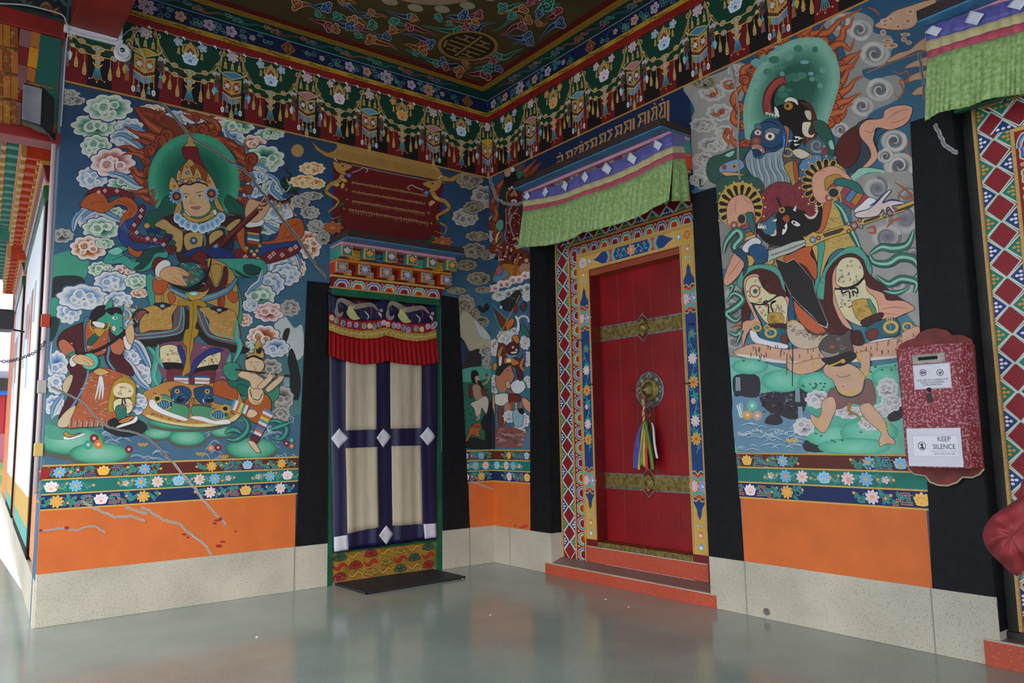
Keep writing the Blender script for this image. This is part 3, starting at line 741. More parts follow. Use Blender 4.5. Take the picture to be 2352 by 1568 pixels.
def bf(P, plane, px, b, kind):
    a, z1, _ = BZ[b]; zc = (a + z1) / 2; h = (z1 - a) / 2
    d = ray(px, 1090 if b == 1 else 1070)
    u = (CC + d * (-CC[1] / d[1]))[0] if plane == 'L' else -(CC + d * (-CC[0] / d[0]))[1]
    B = ('9fd4f4','3f8fd0','e8b040'); O = ('f6c566','e0902c','f0b850'); K = ('fbe9f0','e2a8bc','e8c060')
    if kind == 'f': return u
    c = {'b': B, 'o': O, 'p': K, 's': K}[kind[0].lower()]
    if kind in 'bop': vine(P, u, b, 0,.12); P.flower(u, zc, h * .95, *c, 9,2, core_r=.28)
    elif kind in 'BOP':
        if b != 1:
            cf = ('1f2f60','9fb0c8') if b == 0 else ('8f2a26','e0b0a0')
            for s_ in (-1,1): P.fret(u + s_ * .055, zc, .075, s_, *cf)
            vine(P, u, b, 0,.22)
        else: vine(P, u, b, 0,.1)
        P.lotus(u, zc - h * .25, h * 1.15, *c)
    elif kind == 's': P.flower(u, zc, h * .5, *K, 5,1); vine(P, u, b, 0,.05)
    return u
PLo = PL(base=.0046, ext=(-4.5,.1,.8,1.3), cell=.006)
border(PLo, [(-4.283,-2.235),(-.352,0)])
for b, L_ in enumerate(([(137,'b'),(238,'O'),(332,'b'),(486,'o'),(568,'B'),(646,'o'),(1068,'B'),(1105,'b')],
                        [(119,'P'),(175,'b'),(289,'s'),(324,'b'),(362,'p'),(411,'B'),(458,'p'),(493,'b'),(524,'s'),(593,'s'),(620,'b'),(660,'P'),(1073,'s'),(1092,'b'),(1115,'p')],
                        [(134,'o'),(235,'P'),(331,'o'),(484,'p'),(565,'O'),(644,'p'),(1068,'P'),(1105,'o')])):
    for px, k in L_: bf(PLo, 'L', px, b, k)
PLo.metric(); PLo.poly([-4.3,1.1,-4.24,1.12,-4.22,1.19,-4.29,1.2],'9c2420')
PLo.build('flower_border', WL)
PRo = PR(base=.0046, ext=(-.1,5,.8,1.3), cell=.006)
border(PRo, [(0,.68),(3.225,4.655)])
for b, L_ in enumerate(([(1170,'o'),(1211,'B'),(1717,'O'),(1799,'b'),(1997,'b'),(2070,'B')],
                        [(1142,'B'),(1164,'p'),(1180,'b'),(1194,'s'),(1771,'s'),(1805,'b'),(1843,'p'),(1894,'B'),(1948,'p'),(1990,'b'),(2035,'s')],
                        [(1170,'p'),(1211,'O'),(1721,'P'),(1805,'o'),(1999,'p'),(2112,'O')])):
    for px, k in L_: bf(PRo, 'R', px, b, k)
PRo.build('flower_border', WR)

# ================================================================ painted jewelled valance under the ceiling
GD = 'c29a58'; GD2 = 'd8b878'
def drop(P, x, y0, y1, kind, col='8fd0d0'):
    P.stroke([(x, y0),(x, (y0 + y1) / 2)], .006, GD, sm=0)
    if kind == 'bell':
        m = (y0 + y1) / 2; P.poly([x - .006, m + .02, x + .006, m + .02, x + .019, y1 + .03, x - .019, y1 + .03], GD); P.ell(x, y1 + .015,.016,.018,[(1, GD2),(.5, GD),(0,'3a5a60')],10)
    elif kind == 'leaf': P.poly([x, (y0 + y1) / 2 + .02, x + .022,(y0 + y1) / 2 - .02, x + .012, y1 + .02, x, y1, x - .014, y1 + .03, x - .02,(y0 + y1) / 2], col)
    elif kind == 'tassel':
        m = (y0 + y1) / 2; P.ell(x, m, .011,.011, GD2,8); P.poly([x - .008, m, x + .008, m, x + .015, y1, x - .015, y1], col)
        P.stroke([(x, m),(x, y1)], .003, lerp(col, '000000', .45), sm=0)
    elif kind == 'shell': P.ell(x, y1 + .03,.014,.026,[(1,'e8e4e0'),(0,'a8a09a')],10)
def jewel(P, x, y, rx, ry, c='3f8f98'): P.ell(x, y, rx, ry, GD2,14); P.ell(x, y, rx * .85, ry * .82, GD, 14); P.ell(x, y, rx * .55, ry * .52,[(1, lerp(c, '000000', .3)),(0, lerp(c, 'ffffff', .55))],10)
def garland(P, u, z, m, sc=1, lot=('cfe0f0','4f86b8'), jc='b0452c', seed=0):
    P.metric(u, z, 1, m * sc)
    R = random.Random(seed)
    for sx in (-1,1):
        P.flower(sx * .105,-.045,.042, lot[0], lot[1],'e0c070', 5,1); drop(P, sx * .1,-.07,-.16,'tassel', GD)
        P.stroke([(sx * .30,.0),(sx * .285,-.07),(sx * .31,-.03)], .016, GD); P.spiral(sx * .275,-.05,.024,.012, GD2,1.2,90, sx)
        P.stroke([(sx * .275,-.07),(sx * .25,-.16),(sx * .2,-.24),(sx * .12,-.285),(0,-.30)], .011, GD)
        P.stroke([(sx * .25,-.13),(sx * .17,-.26)], .018, GD2, taper='both')
        P.stroke([(sx * .28,-.08),(sx * .262,-.22),(sx * .235,-.3),(sx * .14,-.36),(0,-.375)], .009, GD)
        jewel(P, sx * .13,-.275,.03,.024,'9a3424'); jewel(P, sx * .2,-.25,.018,.016,'4a80a8')
        jewel(P, sx * .125,-.36,.027,.024,('3f7fa8','9a3424')[sx > 0]); P.ell(sx * .195,-.33,.018,.018, GD2,10)
        P.flower(sx * .235,-.265,.035,'e8dce0', lot[1], GD2,5,1)
        drop(P, sx * .215,-.33,-.47,'leaf', ('d8d8d4','7fc0c0','c8a040')[(seed + (sx > 0)) % 3])
        drop(P, sx * .165,-.37,-.51,'bell'); drop(P, sx * .1,-.38,-.56,'bell')
    # flaming jewel on a lotus
    for i in range(7):
        a = (i - 3) / 3; P.stroke([(a * .03,-.17),(a * .065,-.12),(a * .055,-.08 + .02 * abs(a)),(a * .02,-.045 - .05 * abs(a) + .045)], .026, GD, taper='end')
    P.poly([-.05,-.17,-.055,-.11,-.03,-.07,0,-.02,.03,-.07,.055,-.11,.05,-.17], GD, sm=3)
    P.poly([-.03,-.16,-.035,-.12,0,-.075,.035,-.12,.03,-.16],'7a5a2c', sm=3)
    P.ell(0,-.135,.031,.033,[(1, lerp(jc, '000000', .35)),(.4, jc),(0, lerp(jc, 'ffffff', .3))],12)
    P.lotus(0,-.195,.085, lot[0], lot[1], lot[1])
    jewel(P, 0,-.305,.052,.026,'3f90a0'); jewel(P, 0,-.342,.022,.018,'b0503c'); jewel(P, 0,-.385,.05,.027,'c87a70' if seed % 2 else '5aa0b0')
    jewel(P, 0,-.425,.022,.022,'5aa0a8')
    P.ring(0,-.425,.038,.034,.011,'e6e2d8', 14,190,350,'both')
    P.poly([-.02,-.47,.02,-.47,.042,-.57,-.042,-.57],'1c3a44');
    for k in range(-2,3): P.stroke([(k * .006,-.475),(k * .018,-.572)], .005,'6fb0bc', sm=0)
    P.poly([-.018,-.44,.018,-.44,.024,-.475,-.024,-.475], GD)
    P.stroke([(-.05,-.578),(-.02,-.568),(0,-.585),(.02,-.568),(.05,-.578)], .008,'c8603a')
    for k in (-.06,0,.06): P.ell(k, -.60 + abs(k) * .3,.007,.007, GD2,7)
def lantern(P, u, z, m, roof, pan, star, sc=1, fold=False):
    P.metric(u, z, 1.16, m * sc)
    P.flower(0,-.04,.05, *(('d8e4f0','4a7ab0','80c0c0') if roof[0] in '8a' else ('f0d8dc','c07a80','80c0c0')), 7,1)
    for q in (-.055,0,.055): drop(P, q, -.07,-.155,'tassel', GD)
    for sx in (-1,1):
        P.spiral(sx * .105,-.15 + .0 * sx, .024,.012, GD, 1.2,0, sx); P.stroke([(sx * .07,-.2),(sx * .105,-.18),(sx * .11,-.16)], .008, GD2)
        P.flower(sx * .115,-.25,.026,'7a4a2a','503018','603820', 6,1); P.flower(sx * .115,-.305,.024,'7a5060','582838','502028', 4,1)
        P.stroke([(sx * .115,-.33),(sx * .115,-.36)], .012,'4f86a8', sm=0); P.ell(sx * .115,-.362,.014,.013,'5f9ac0', 8)
        P.poly([sx * .105,-.37, sx * .125,-.37, sx * .132,-.45, sx * .098,-.45], ('8a5a68','9a5a30')[sx > 0])
    t = .03  # isometric drop of the centre edge
    P.poly([-.082,-.185,-.02,-.165,.06,-.185,.082,-.205,.0,-.205 - t, -.082,-.195], roof, ol=GD2, w=.007)
    for sx in (-1,1):
        o = -.012 if sx < 0 else .012
        A = [(0,-.245),(sx * .074,-.222),(sx * .07,-.33),(0,-.365)]
        P.poly(A, GD); B_ = [(sx * .009,-.262),(sx * .064,-.243),(sx * .061,-.322),(sx * .009,-.346)]; P.poly(B_, pan)
        c = (sx * .036,-.294)
        for q in B_: P.stroke([c, q], .009, GD, sm=0)
        P.flower(c[0], c[1], .02,'d8e8ec', star, 'e8c070', 4,1)
        P.poly([0,-.365, sx * .072,-.33, sx * .068,-.35,0,-.388],'3a1c14')
        for k in range(4): P.ell(sx * (.008 + .018 * k), -.373 + .009 * k, .005,.005,'c86a3a', 6)
        P.stroke([(0,-.392),(sx * .075,-.358)], .008, GD2, sm=0)
        for k, cl in enumerate(('6aa8b0','9a7a90','4a86b0') if sx > 0 else ('9a7a90','6aa8b0','a8842c')):
            x0, x1 = sx * .072 * k / 3, sx * .072 * (k + 1) / 3; y0, y1 = -.397 + .034 * k / 3,-.397 + .034 * (k + 1) / 3
            P.poly([x0, y0, x1, y1, x1, y1 - .05, x0, y0 - .05], cl); P.stroke([((x0 + x1) / 2, y0),((x0 + x1) / 2, y0 - .048)], .003, lerp(cl, '000', .5), sm=0)
    drop(P, 0,-.445,-.57,'bell')
    for sx in (-1,1): drop(P, sx * .036,-.425,-.52,'tassel', ('4f86a0','8a7088')[sx > 0]); drop(P, sx * .07,-.405,-.53,'bell' if 0 else 'shell')
def garland_band(P, pos, end, seed=0):
    P.metric(); z0, z1 = 4.327,4.985
    P.poly([0, z0, end, z0, end, z1,0, z1] if end > 0 else [end, z0,0, z0,0, z1, end, z1],'0e3c2c')
    s_ = 1 if end > 0 else -1; k = 0; u = 0
    R = random.Random(seed)
    while abs(u) < abs(end):
        w_ = .187; a, b = sorted((u, u + s_ * min(w_, abs(end) - abs(u)))); zt = 4.615 + R.uniform(-.015,.02)
        P.poly([a, z0, b, z0, b, zt, a, zt], ('6e1418','1a1012')[(k + seed) % 2]);
        if k % 2: P.stroke([(a, zt),(a, z1)], .006,'0a2a20', sm=0)
        u += s_ * w_; k += 1
    P.stroke([(0, z0),(end, z0)], .016,'b8863c', sm=0)
    LT = [('4a80a0','8a2a20','80b8d0'),('c89a20','a85a20','60b0c0'),('b87880','1c2c5c','d8c0c8'),('5a98b8','8a1c24','90c0e0'),('b87880','1c2c5c','d8c0c8')]
    G = [(('d8e6f2','4f86b8'), 'b0452c'),(('e8b070','c86a28'), '2f8f80'),(('f0dce4','c07a94'), '3a70a8'),(('d8e6f2','4f86b8'), 'a03020')]
    for i in range(len(pos) - 1):
        m = (pos[i] + pos[i + 1]) / 2; g = G[(i + seed) % 4]; garland(P, m, z1 - .005, s_, abs(pos[i + 1] - pos[i]) / .75, g[0], g[1], i + seed)
    for i, u in enumerate(pos):
        if abs(u) < abs(end) - .05 or True: lantern(P, u, z1 - .005, s_, *LT[(i + 1) % 5])
def clipgar(P, lo, hi): P.clip = (lo, hi, 0,9)
Pg = PL(base=.0008, ext=(-4.5,.3,4,5.3), cell=.006); Pg.clip = (-4.27,0,4.3,4.985)
garland_band(Pg, [0,-.745,-1.52,-2.2,-2.93,-3.68,-4.4], -4.278)
Pg.build('jewelled_garlands', WL)
Pg = PR(base=.0008, ext=(-.2,9,4,5.3), cell=.006); Pg.clip = (0,9,4.3,4.985)
garland_band(Pg, [0,.80,1.55,2.31,3.07,3.82,4.58,5.34],5.6,0)
Pg.build('jewelled_garlands', WR)

# cornice strips
for k, (L, u0, u1) in enumerate(((LW, -3.9,0),(RW, 0,11))):
    b = L.box(MB(), u0, u1,-.01,.03,4.975,5.045); o = S(b.build('trim_%d' % (4 + 2 * k), m_red, bevel=.004))
    b = L.box(MB(), u0, u1,-.01,.02,5.045,5.098); o = S(b.build('trim_%d' % (5 + 2 * k), mat('yellow_cornice','b8902a', .5, nscale=8, namt=.15)))
    P = L.paint(.0204, base=.0004, ext=(-5,11.5,4.9,5.3), cell=.01)
    R = random.Random(5 + k); u = u0 + .05
    while u < min(u1,6.5):
        for q in range(5): P.spiral(u + q * .045,5.07 + R.uniform(-.012,.012), R.uniform(.014,.022), .006,'4a200c', 1.2, R.uniform(0,360), R.choice((1,-1)))
        P.stroke([(u - .05,5.068),(u + .02,5.08),(u + .1,5.062),(u + .26,5.07)], .008,'4a200c', taper='both'); u += .42
    P.build('cloud_scrolls', o)
    # blue flower frieze
    P = L.paint(.0, base=.001, ext=(-5,11.5,5.0,5.4), cell=.008)
    P.poly([u0,5.09, min(u1,6.5), 5.09, min(u1,6.5), 5.262, u0,5.262],'101c40'); P.stroke([(u0,5.258),(min(u1,6.5), 5.258)], .012,'9a7f98' if k else '6f8a9a', sm=0)
    seq = [(-.28,'d'),(-.62,'s'),(-.8,'O'),(-1.02,'p'),(-1.32,'P'),(-1.55,'o'),(-1.75,'p'),(-2.05,'s'),(-2.4,'d'),(-2.75,'s'),(-2.95,'p'),(-3.15,'p'),(-3.4,'o'),(-3.68,'P')] if k == 0 else \
          [(.12,'p'),(.35,'o'),(.62,'P'),(.88,'o'),(1.1,'p'),(1.35,'s'),(1.75,'d'),(2.1,'s'),(2.35,'o'),(2.6,'p'),(2.95,'O'),(3.25,'p'),(3.5,'s'),(3.9,'d'),(4.3,'p')]
    for u, kk in seq:
        z = 5.178; Rr_ = random.Random(int(u * 50))
        if kk == 'd':
            P.poly([u - .075, z, u, z - .075, u + .075, z, u, z + .075],'a8743c'); P.poly([u - .062, z, u, z - .062, u + .062, z, u, z + .062],'5a1616')
            for a in range(4): P.fret(u, z, .02,(1,-1)[a % 2],'a8743c','a8743c')
            P.ring(u, z, .03,.03,.007,'a8743c')
            continue
        for s_ in (-1,1):
            P.stroke([(u, z),(u + s_ * .08, z + .05),(u + s_ * .14, z - .03),(u + s_ * .2, z + .03)], .005,'3f6a66')
            for q in range(3):
                x, y = u + s_ * Rr_.uniform(.07,.19), z + Rr_.uniform(-.055,.055); P.ring(x, y, .022,.016,.005,'6fa8a4', 9); P.spiral(x, y, .018,.004,'2f6a60', 1.3, Rr_.uniform(0,360))
        cc = {'p': ('e0c4d8','7a4a80'), 'P': ('d8b8c8','8a5a78'), 'o': ('e0a890','a85a40'), 'O': ('d89880','a85038'), 's': ('d0b0b0','a05858')}[kk]
        r_ = {'p': .055,'P': .078,'o': .052,'O': .075,'s': .03}[kk]
        P.flower(u, z, r_, cc[0], cc[1],'2f6a68', 7 if kk in 'PO' else 5,2)
    P.build('flower_frieze', WL if k == 0 else WR)

# ================================================================ painted ceiling
PC = Paint((0,0,5.2618),(1,0,0),(0,1,0),(0,0,-1), base=.0006, ext=(-6.5,.5,-7,.5), cell=.012)
PC.metric()
def frame_band(a, b, col):   # L-shaped bands along both walls
    PC.poly([-3.9,-a, 0 - a, -a, 0 - b, -b, -3.9,-b], col); PC.poly([-a, -a, -a, -6.4,-b, -6.4,-b, -b], col)
frame_band(0,.178,'0f4038'); frame_band(.178,.262,'9a7420'); frame_band(.262,.345,'5e1414')
for i in range(26):
    for q in range(4):
        for (x, y) in ((-.4 - i * .13 - q * .03,-.22),(-.22,-.4 - i * .2 - q * .04)): PC.spiral(x, y + .012 * ((q % 2) * 2 - 1) if x < -.3 else y, .018,.006,'5a3c10', 1.1, q * 80 + i * 30)
CC_ = {'b': ('1c3560','8fb0cc'), 'g': ('1a5a50','7fc0b0'), 'r': ('6a1620','cf98a4'), 'o': ('84401a','d8b088')}
def tcloud(P, pts, w, c, lobes=1, seed=0):
    col, rim = CC_[c]
    if not hasattr(pts[0],'__len__'): pts = [(pts[i], pts[i + 1]) for i in range(0, len(pts), 2)]
    P.stroke(pts, w * 1.35, rim, taper='end'); P.stroke(pts, w, col, taper='end')
    if len(pts) > 2: P.stroke(pts[:-1], w * .25, lerp(col, '000000', .5), taper='both')
    x, y = pts[0]; x2, y2 = pts[1]; d = math.hypot(x2 - x, y2 - y) or 1; ax, ay = (x - x2) / d, (y - y2) / d; L_ = [(0,0,1.0),(.75,.75,.7),(.75,-.75,.7),(-.5,.8,.55)][:1 + lobes]
    for k in (1,0):
        for (a, b, r_) in L_:
            cx, cy = x + w * (ax * a - ay * b) * .75, y + w * (ay * a + ax * b) * .75; r = w * .68 * r_
            P.ell(cx, cy, r + w * .16 * k, r + w * .16 * k, rim if k else col, 12)
    P.spiral(x, y, w * .42, w * .17, rim, 1.25, seed * 50)
    for (a, b, r_) in L_[1:]: P.spiral(x + w * (ax * a - ay * b) * .75, y + w * (ay * a + ax * b) * .75, w * .3 * r_, w * .12, rim, 1, seed * 70)
PC.view(700,0,3.92)
T = [([370,30,420,70,470,110,560,110],34,'b'),([600,120,650,140,700,140,750,165],34,'o'),([120,130,160,150,190,160],34,'g'),([300,150,340,150,400,190,450,240],40,'g'),([440,190,480,175,540,215,570,225],48,'o'),
     ([560,140,520,150,470,140],26,'b'),([620,230,650,240,600,210,560,200],44,'g'),([400,230,340,230,280,190,230,170],42,'b'),([210,230,160,200,110,190,20,160],46,'r'),([265,260,240,265,290,270],42,'o'),
     ([500,250,540,270,600,280,650,300],34,'r'),([480,315,530,330,560,350],36,'g'),([730,325,700,330,650,320,600,320],40,'b'),([600,360,660,380,730,400,780,410,840,455],44,'o'),
     ([950,150,900,150,860,140,800,120,705,80],40,'b'),([990,165,1010,170,1035,190],34,'o'),([800,190,780,170,850,210,920,230,980,235],40,'g'),([950,250,1000,250,1060,280,1120,290,1200,330],40,'r'),
     ([800,270,840,280,880,270,940,260],40,'o'),([1120,385,1080,360,1020,330,950,310,870,300],42,'b'),([1060,390,1020,410,960,410,900,400],36,'r'),([1060,445,1000,430,930,400,890,400],44,'o'),([1000,470,950,455,900,440],28,'g'),
     ([1200,150,1160,145,1230,150],38,'g'),([1420,150,1370,160,1320,145,1270,150],54,'b'),([1560,130,1510,135,1480,140],40,'r'),([1530,190,1470,190,1400,190,1330,180,1250,200],38,'o'),([1370,280,1310,280,1240,270,1150,250,1050,230],42,'g'),([1300,215,1340,230,1370,250],24,'g'),
     ([1500,265,1560,270,1600,220,1720,205],44,'b'),([1460,240,1500,270,1540,285],34,'r'),([1790,75,1850,70,1900,40,2000,20],44,'g'),([1960,75,1900,85,1850,105,1730,120],46,'o'),([2000,185,1970,200,1930,140,1830,160],40,'o'),([1870,140,1900,150,1850,180,1780,240,1690,280],36,'g'),
     ([1950,230,1880,240,1820,290,1760,320],44,'r'),([2000,330,1930,340,1860,330,1800,310],44,'b'),([2020,370,1960,380,1870,395],38,'b'),([2260,100,2230,150,2190,160,2180,180],46,'r'),([2290,210,2230,230,2170,290,2110,350],48,'b'),([2180,50,2230,60,2300,30],70,'g'),([2110,215,2150,220,2190,200],34,'o'),([2120,120,2160,115,2200,110],38,'b'),([2040,15,2090,20,2150,5],36,'r'),
     ([1180,560,1130,540,1080,510,1000,490],34,'g'),([1250,560,1300,590,1380,580,1300,600,1270,610],40,'b'),([1400,640,1440,620,1500,600],44,'o'),([1450,570,1500,570],30,'o'),([1620,660,1560,660,1500,665,1450,655],54,'r'),([1640,610,1580,610,1520,610],42,'g'),([1740,610,1680,620,1620,600],38,'b'),([1740,510,1820,510,1880,470,1970,435],46,'g'),([1690,535,1640,530,1580,550,1520,570],34,'r'),([1270,605,1300,615,1330,610],38,'r'),
     ([-60,40,20,40,80,60],50,'o'),([190,60,140,50,80,60,40,20],46,'b'),([330,10,380,10,440,20,460,45],34,'o')]
for i, (a, b, c) in enumerate(T): tcloud(PC, a, b * 1.0, c, (2,3,1)[i % 3], i)
# band clouds on the green strip (metric)
PC.metric()
for i in range(9):
    x = -.75 - i * .36; sgn = (1,-1)[i % 2]
    tcloud(PC, [(x, -.09),(x + .08,-.06),(x + .16,-.12),(x + .27,-.10)], .04,'brgo'[i % 4],2, i); tcloud(PC, [(x - .1,-.12),(x - .03,-.12),(x + .05,-.13)], .036,'rogb'[i % 4],1, i)
for i in range(14):
    y = -.6 - i * .36
    tcloud(PC, [(-.09, y),(-.06, y + .08),(-.12, y + .16),(-.10, y + .27)], .04,'rbgo'[i % 4],2, i); tcloud(PC, [(-.12, y - .1),(-.12, y - .03),(-.13, y + .05)], .036,'gobr'[i % 4],1, i)
# gold medallion, built as an applied disc with a round character
PC.view(700,0,3.92)
mm = PC.T(1470,412)
for w_, r_, c in ((.03,.315,'8a6838'), ):
    PC.metric(mm[0], mm[1]); PC.ell(0,0,.30,.30,'2c2412', 32); PC.ring(0,0,.285,.285,.035,'96733f', 36)
    for y in (-.16,-.08,0,.08,.16):
        l = math.sqrt(.235 ** 2 - y * y) - .02; PC.stroke([(-l, y),(-.03 if y else l, y)], .024,'96733f', sm=0); PC.stroke([(.03, y),(l, y)], .024,'96733f', sm=0)
    PC.stroke([(0,-.24),(0,.24)], .026,'96733f', sm=0)
    for sx in (-1,1): PC.stroke([(sx * .08,.08),(sx * .08,.16)], .022,'96733f', sm=0); PC.stroke([(sx * .1,-.16),(sx * .1,-.08)], .022,'96733f', sm=0); PC.ring(0,0,.235,.235,.022,'96733f', 12,40 if sx > 0 else 140,80 if sx > 0 else 175)
    PC.rings
# big pale ring medallion further out (only its edge shows)
PC.view(700,0,3.92)
c1 = PC.T(1180,45); e1, e2 = PC.T(860,0), PC.T(1480,0)
cx = (e1[0] + e2[0]) / 2 - .2; cy = (e1[1] + e2[1]) / 2 - .2
PC.metric(); rr = math.hypot(c1[0] - cx, c1[1] - cy)
# circle through the three points
(x1, y1),(x2, y2),(x3, y3) = c1, e1, e2
d_ = 2 * (x1 * (y2 - y3) + x2 * (y3 - y1) + x3 * (y1 - y2))
ux = ((x1 * x1 + y1 * y1) * (y2 - y3) + (x2 * x2 + y2 * y2) * (y3 - y1) + (x3 * x3 + y3 * y3) * (y1 - y2)) / d_
uy = ((x1 * x1 + y1 * y1) * (x3 - x2) + (x2 * x2 + y2 * y2) * (x1 - x3) + (x3 * x3 + y3 * y3) * (x2 - x1)) / d_
rr = math.hypot(x1 - ux, y1 - uy)
PC.metric(ux, uy); PC.ring(0,0, rr - .05, rr - .05,.10,'9a7c68', 60); PC.ring(0,0, rr - .2, rr - .2,.05,'9a7c68', 60)
for i in range(18):
    a = i * 2 * math.pi / 18 + .17; PC.ell((rr + .07) * math.cos(a),(rr + .07) * math.sin(a), .075,.06,'9a9078', 14)
ceil_o = bpy.data.objects['ceiling']; PC.build('painted_clouds', ceil_o)
# ================================================================ the large mural on the left wall
GRN = ('d8dccb','5f9a84','1f5a48'); RED = ('ead8d0','c07a78','7a2a30'); BLU = ('dcd8d4','7f9fc4','3a5f98')
BRN = ('ecdccc','b8683a','7a3416'); GRY = ('b8b2aa','76726e','3a3939'); TAN = ('a39680','62594b','2e2a26'); ORC = ('f0d8b0','d89040','a85a20')
GLD = 'bd9350'; INK = '231a1c'
def F(P, pts, col, sm=3, ol=INK, w=4): return P.poly(pts, col, sm=sm, ol=ol, w=w)
def cl(P, lst, **k):
    for x, y, rx, ry, c in lst: P.cloud(x, y, rx, ry, *c, **k)
ML = PL(base=.0005, ext=(-4.5,.2,1.1,4.5), cell=.014)
def clipL(a, b):
    a = min(max(a, -4.282), -.0005); b = min(max(b, 1.214), 4.327)
    if b < 2.88:
        t = (b - .396) / 2.49
        if a < -1.3: a = min(a, -2.257 + .082 * t)
        else: a = max(a, -.322 - .116 * t)
    return a, b
ML.metric(); ML.clip = (-4.282,-.0005,1.214,4.327)
for a, b, c1, c2 in ((4.33,3.6,'27405c','2f4f70'),(3.6,2.6,'2f4f70','3f6a80'),(2.6,1.2,'3f6a80','54887c')):
    for u0, u1 in ((-4.3,-1.93),(-.67,0)): ML.poly([u0, b, u1, b, u1, a, u0, a], c2, grad=c1)
ML.poly([-1.93,2.86,-.67,2.86,-.67,4.33,-1.93,4.33],'33526f', grad='27405c')
ML.clip = clipL
A = (100,200,3.5636); B = (100,600,3.2667)
ML.view(*B)
# hills and rocks behind
F(ML, [20,0,120,-60,240,-80,340,0,300,130,180,120,60,150],'46987c', ol=None); F(ML, [40,280,150,300,110,420,30,420],'3f9a78', ol=None)
F(ML, [50,130,180,105,290,120,310,190,200,200,90,270,45,250],'2b3132', ol=None); F(ML, [40,430,120,430,90,560,40,600],'2c3838', ol=None)
F(ML, [1730,480,1800,400,1880,500,1940,480,1950,700,1850,740,1780,600],'c0c6c6', ol='8a9494')
F(ML, [1830,740,1860,650,1900,740,1930,900,1910,1040,1850,1000,1850,860],'242a26', ol=None); F(ML, [1790,590,1810,510,1850,510,1820,610],'2a2e2c', ol=None)
for i in range(4): ML.stroke([1800 + i * 12,870,1810 + i * 10,950,1800 + i * 14,1040],6,'9fc0cc')
# water and shore
F(ML, [0,1250,500,1260,1000,1240,1500,1200,1960,1150,1960,1560,0,1560],'486c86', ol=None, sm=0)
R = random.Random(9)
for i in range(46):
    x, y = R.uniform(450,1880), R.uniform(1290,1490); w_ = R.uniform(60,160); h_ = R.uniform(14,40)
    for q in range(3): ML.stroke([x - w_ / 2, y + q * 9, x, y - h_ + q * 9, x + w_ / 2, y + q * 9],4,('b8cad2','7f9fb4','2f4f6c')[q], taper='both')
for i in range(14): x, y = R.uniform(1650,1880), R.uniform(1180,1480); ML.spiral(x, y, R.uniform(18,40), 6,'b8d0d4', 1.6, R.uniform(0,360))
for (x, y, rx, ry) in ((200,1340,260,110),(420,1440,230,80),(860,1290,110,44),(1080,1320,140,62),(1340,1275,90,42),(1560,1400,190,84),(1080,1200,300,60)):
    ML.ell(x, y + ry * .35, rx * 1.02, ry, '5c5a52', 22); ML.ell(x, y, rx, ry, [(1,'2f7a62'),(.8,'4fa584'),(.3,'7fbfa4'),(0,'8ab8a4')],24)
F(ML, [450,1240,520,1190,620,1210,720,1190,780,1240,740,1290,600,1320,480,1280],'24282c', ol=None)
F(ML, [10,1230,150,1240,300,1260,250,1330,40,1330],'4f9a84', ol=None)
# clouds, upper part
ML.view(*A)
cl(ML, [(150,60,150,50, GRY),(230,110,120,40, GRY)], ol=None, pf=3)
cl(ML, [(420,320,195,105, GRN),(700,330,120,80, BLU),(430,490,130,100, GRN),(660,420,120,70, BLU)], ol='22335e')
cl(ML, [(530,170,200,110, GRN),(400,745,130,95, BLU),(670,790,150,70, GRN),(565,620,185,120, RED)])
cl(ML, [(880,190,120,50, BRN),(1090,260,110,70, BLU),(1240,240,120,60, BLU),(1420,300,100,60, RED)])
cl(ML, [(1580,320,150,70, GRN),(1850,385,125,48, GRN)], ol=None)
cl(ML, [(1710,470,120,80, BRN),(1560,420,90,60, BLU)], ol='27386a', pf=3)
cl(ML, [(1810,590,165,115, GRN),(1750,740,90,55, BLU),(1720,850,90,60, BLU),(1880,830,100,70, GRN)])
cl(ML, [(150,1215,100,60, GRY),(380,1070,130,90, BLU),(600,1040,90,60, GRN)], ol='22335e', pf=3)
cl(ML, [(470,1160,155,95, GRN),(370,1315,155,100, BRN),(500,1280,80,45, GRN),(1900,1010,150,110, BLU),(1840,1150,100,60, GRN),(2180,1290,95,125, BRN),(1940,1450,150,115, BLU),(2090,1480,60,80, BRN)])
ML.view(*B)
cl(ML, [(430,60,100,60, GRN),(600,80,90,60, RED),(510,155,135,80, BLU),(700,150,95,60, GRN),(720,240,70,36, BRN),(1550,40,110,70, BLU)])
cl(ML, [(190,380,95,90, BLU),(290,270,190,95, BLU),(560,300,110,75, BLU),(650,420,70,70, GRN)], ol='3f6a9c')
cl(ML, [(105,780,80,110, BLU),(110,920,90,80, BLU),(80,1080,80,80, BLU),(640,700,110,90, BLU),(730,860,90,90, BLU),(720,1070,75,80, BLU),(620,1010,60,60, BLU)], ol='3f6a9c', pf=4)
cl(ML, [(1820,100,110,85, BLU),(1700,170,110,90, BLU),(1510,440,60,50, BRN)], ol='27386a', pf=4)
cl(ML, [(1625,260,115,88, GRN),(1690,380,118,75, RED),(1550,330,60,50, BLU),(1650,565,125,88, BRN),(1745,650,100,70, BLU),(1560,650,70,55, GRN)])
cl(ML, [(1850,350,75,65, GRY),(1800,1030,75,95, GRY),(1700,800,90,70, GRY),(1780,1150,70,60, GRY)], ol='565a5e', pf=4)
ML.view(*A)
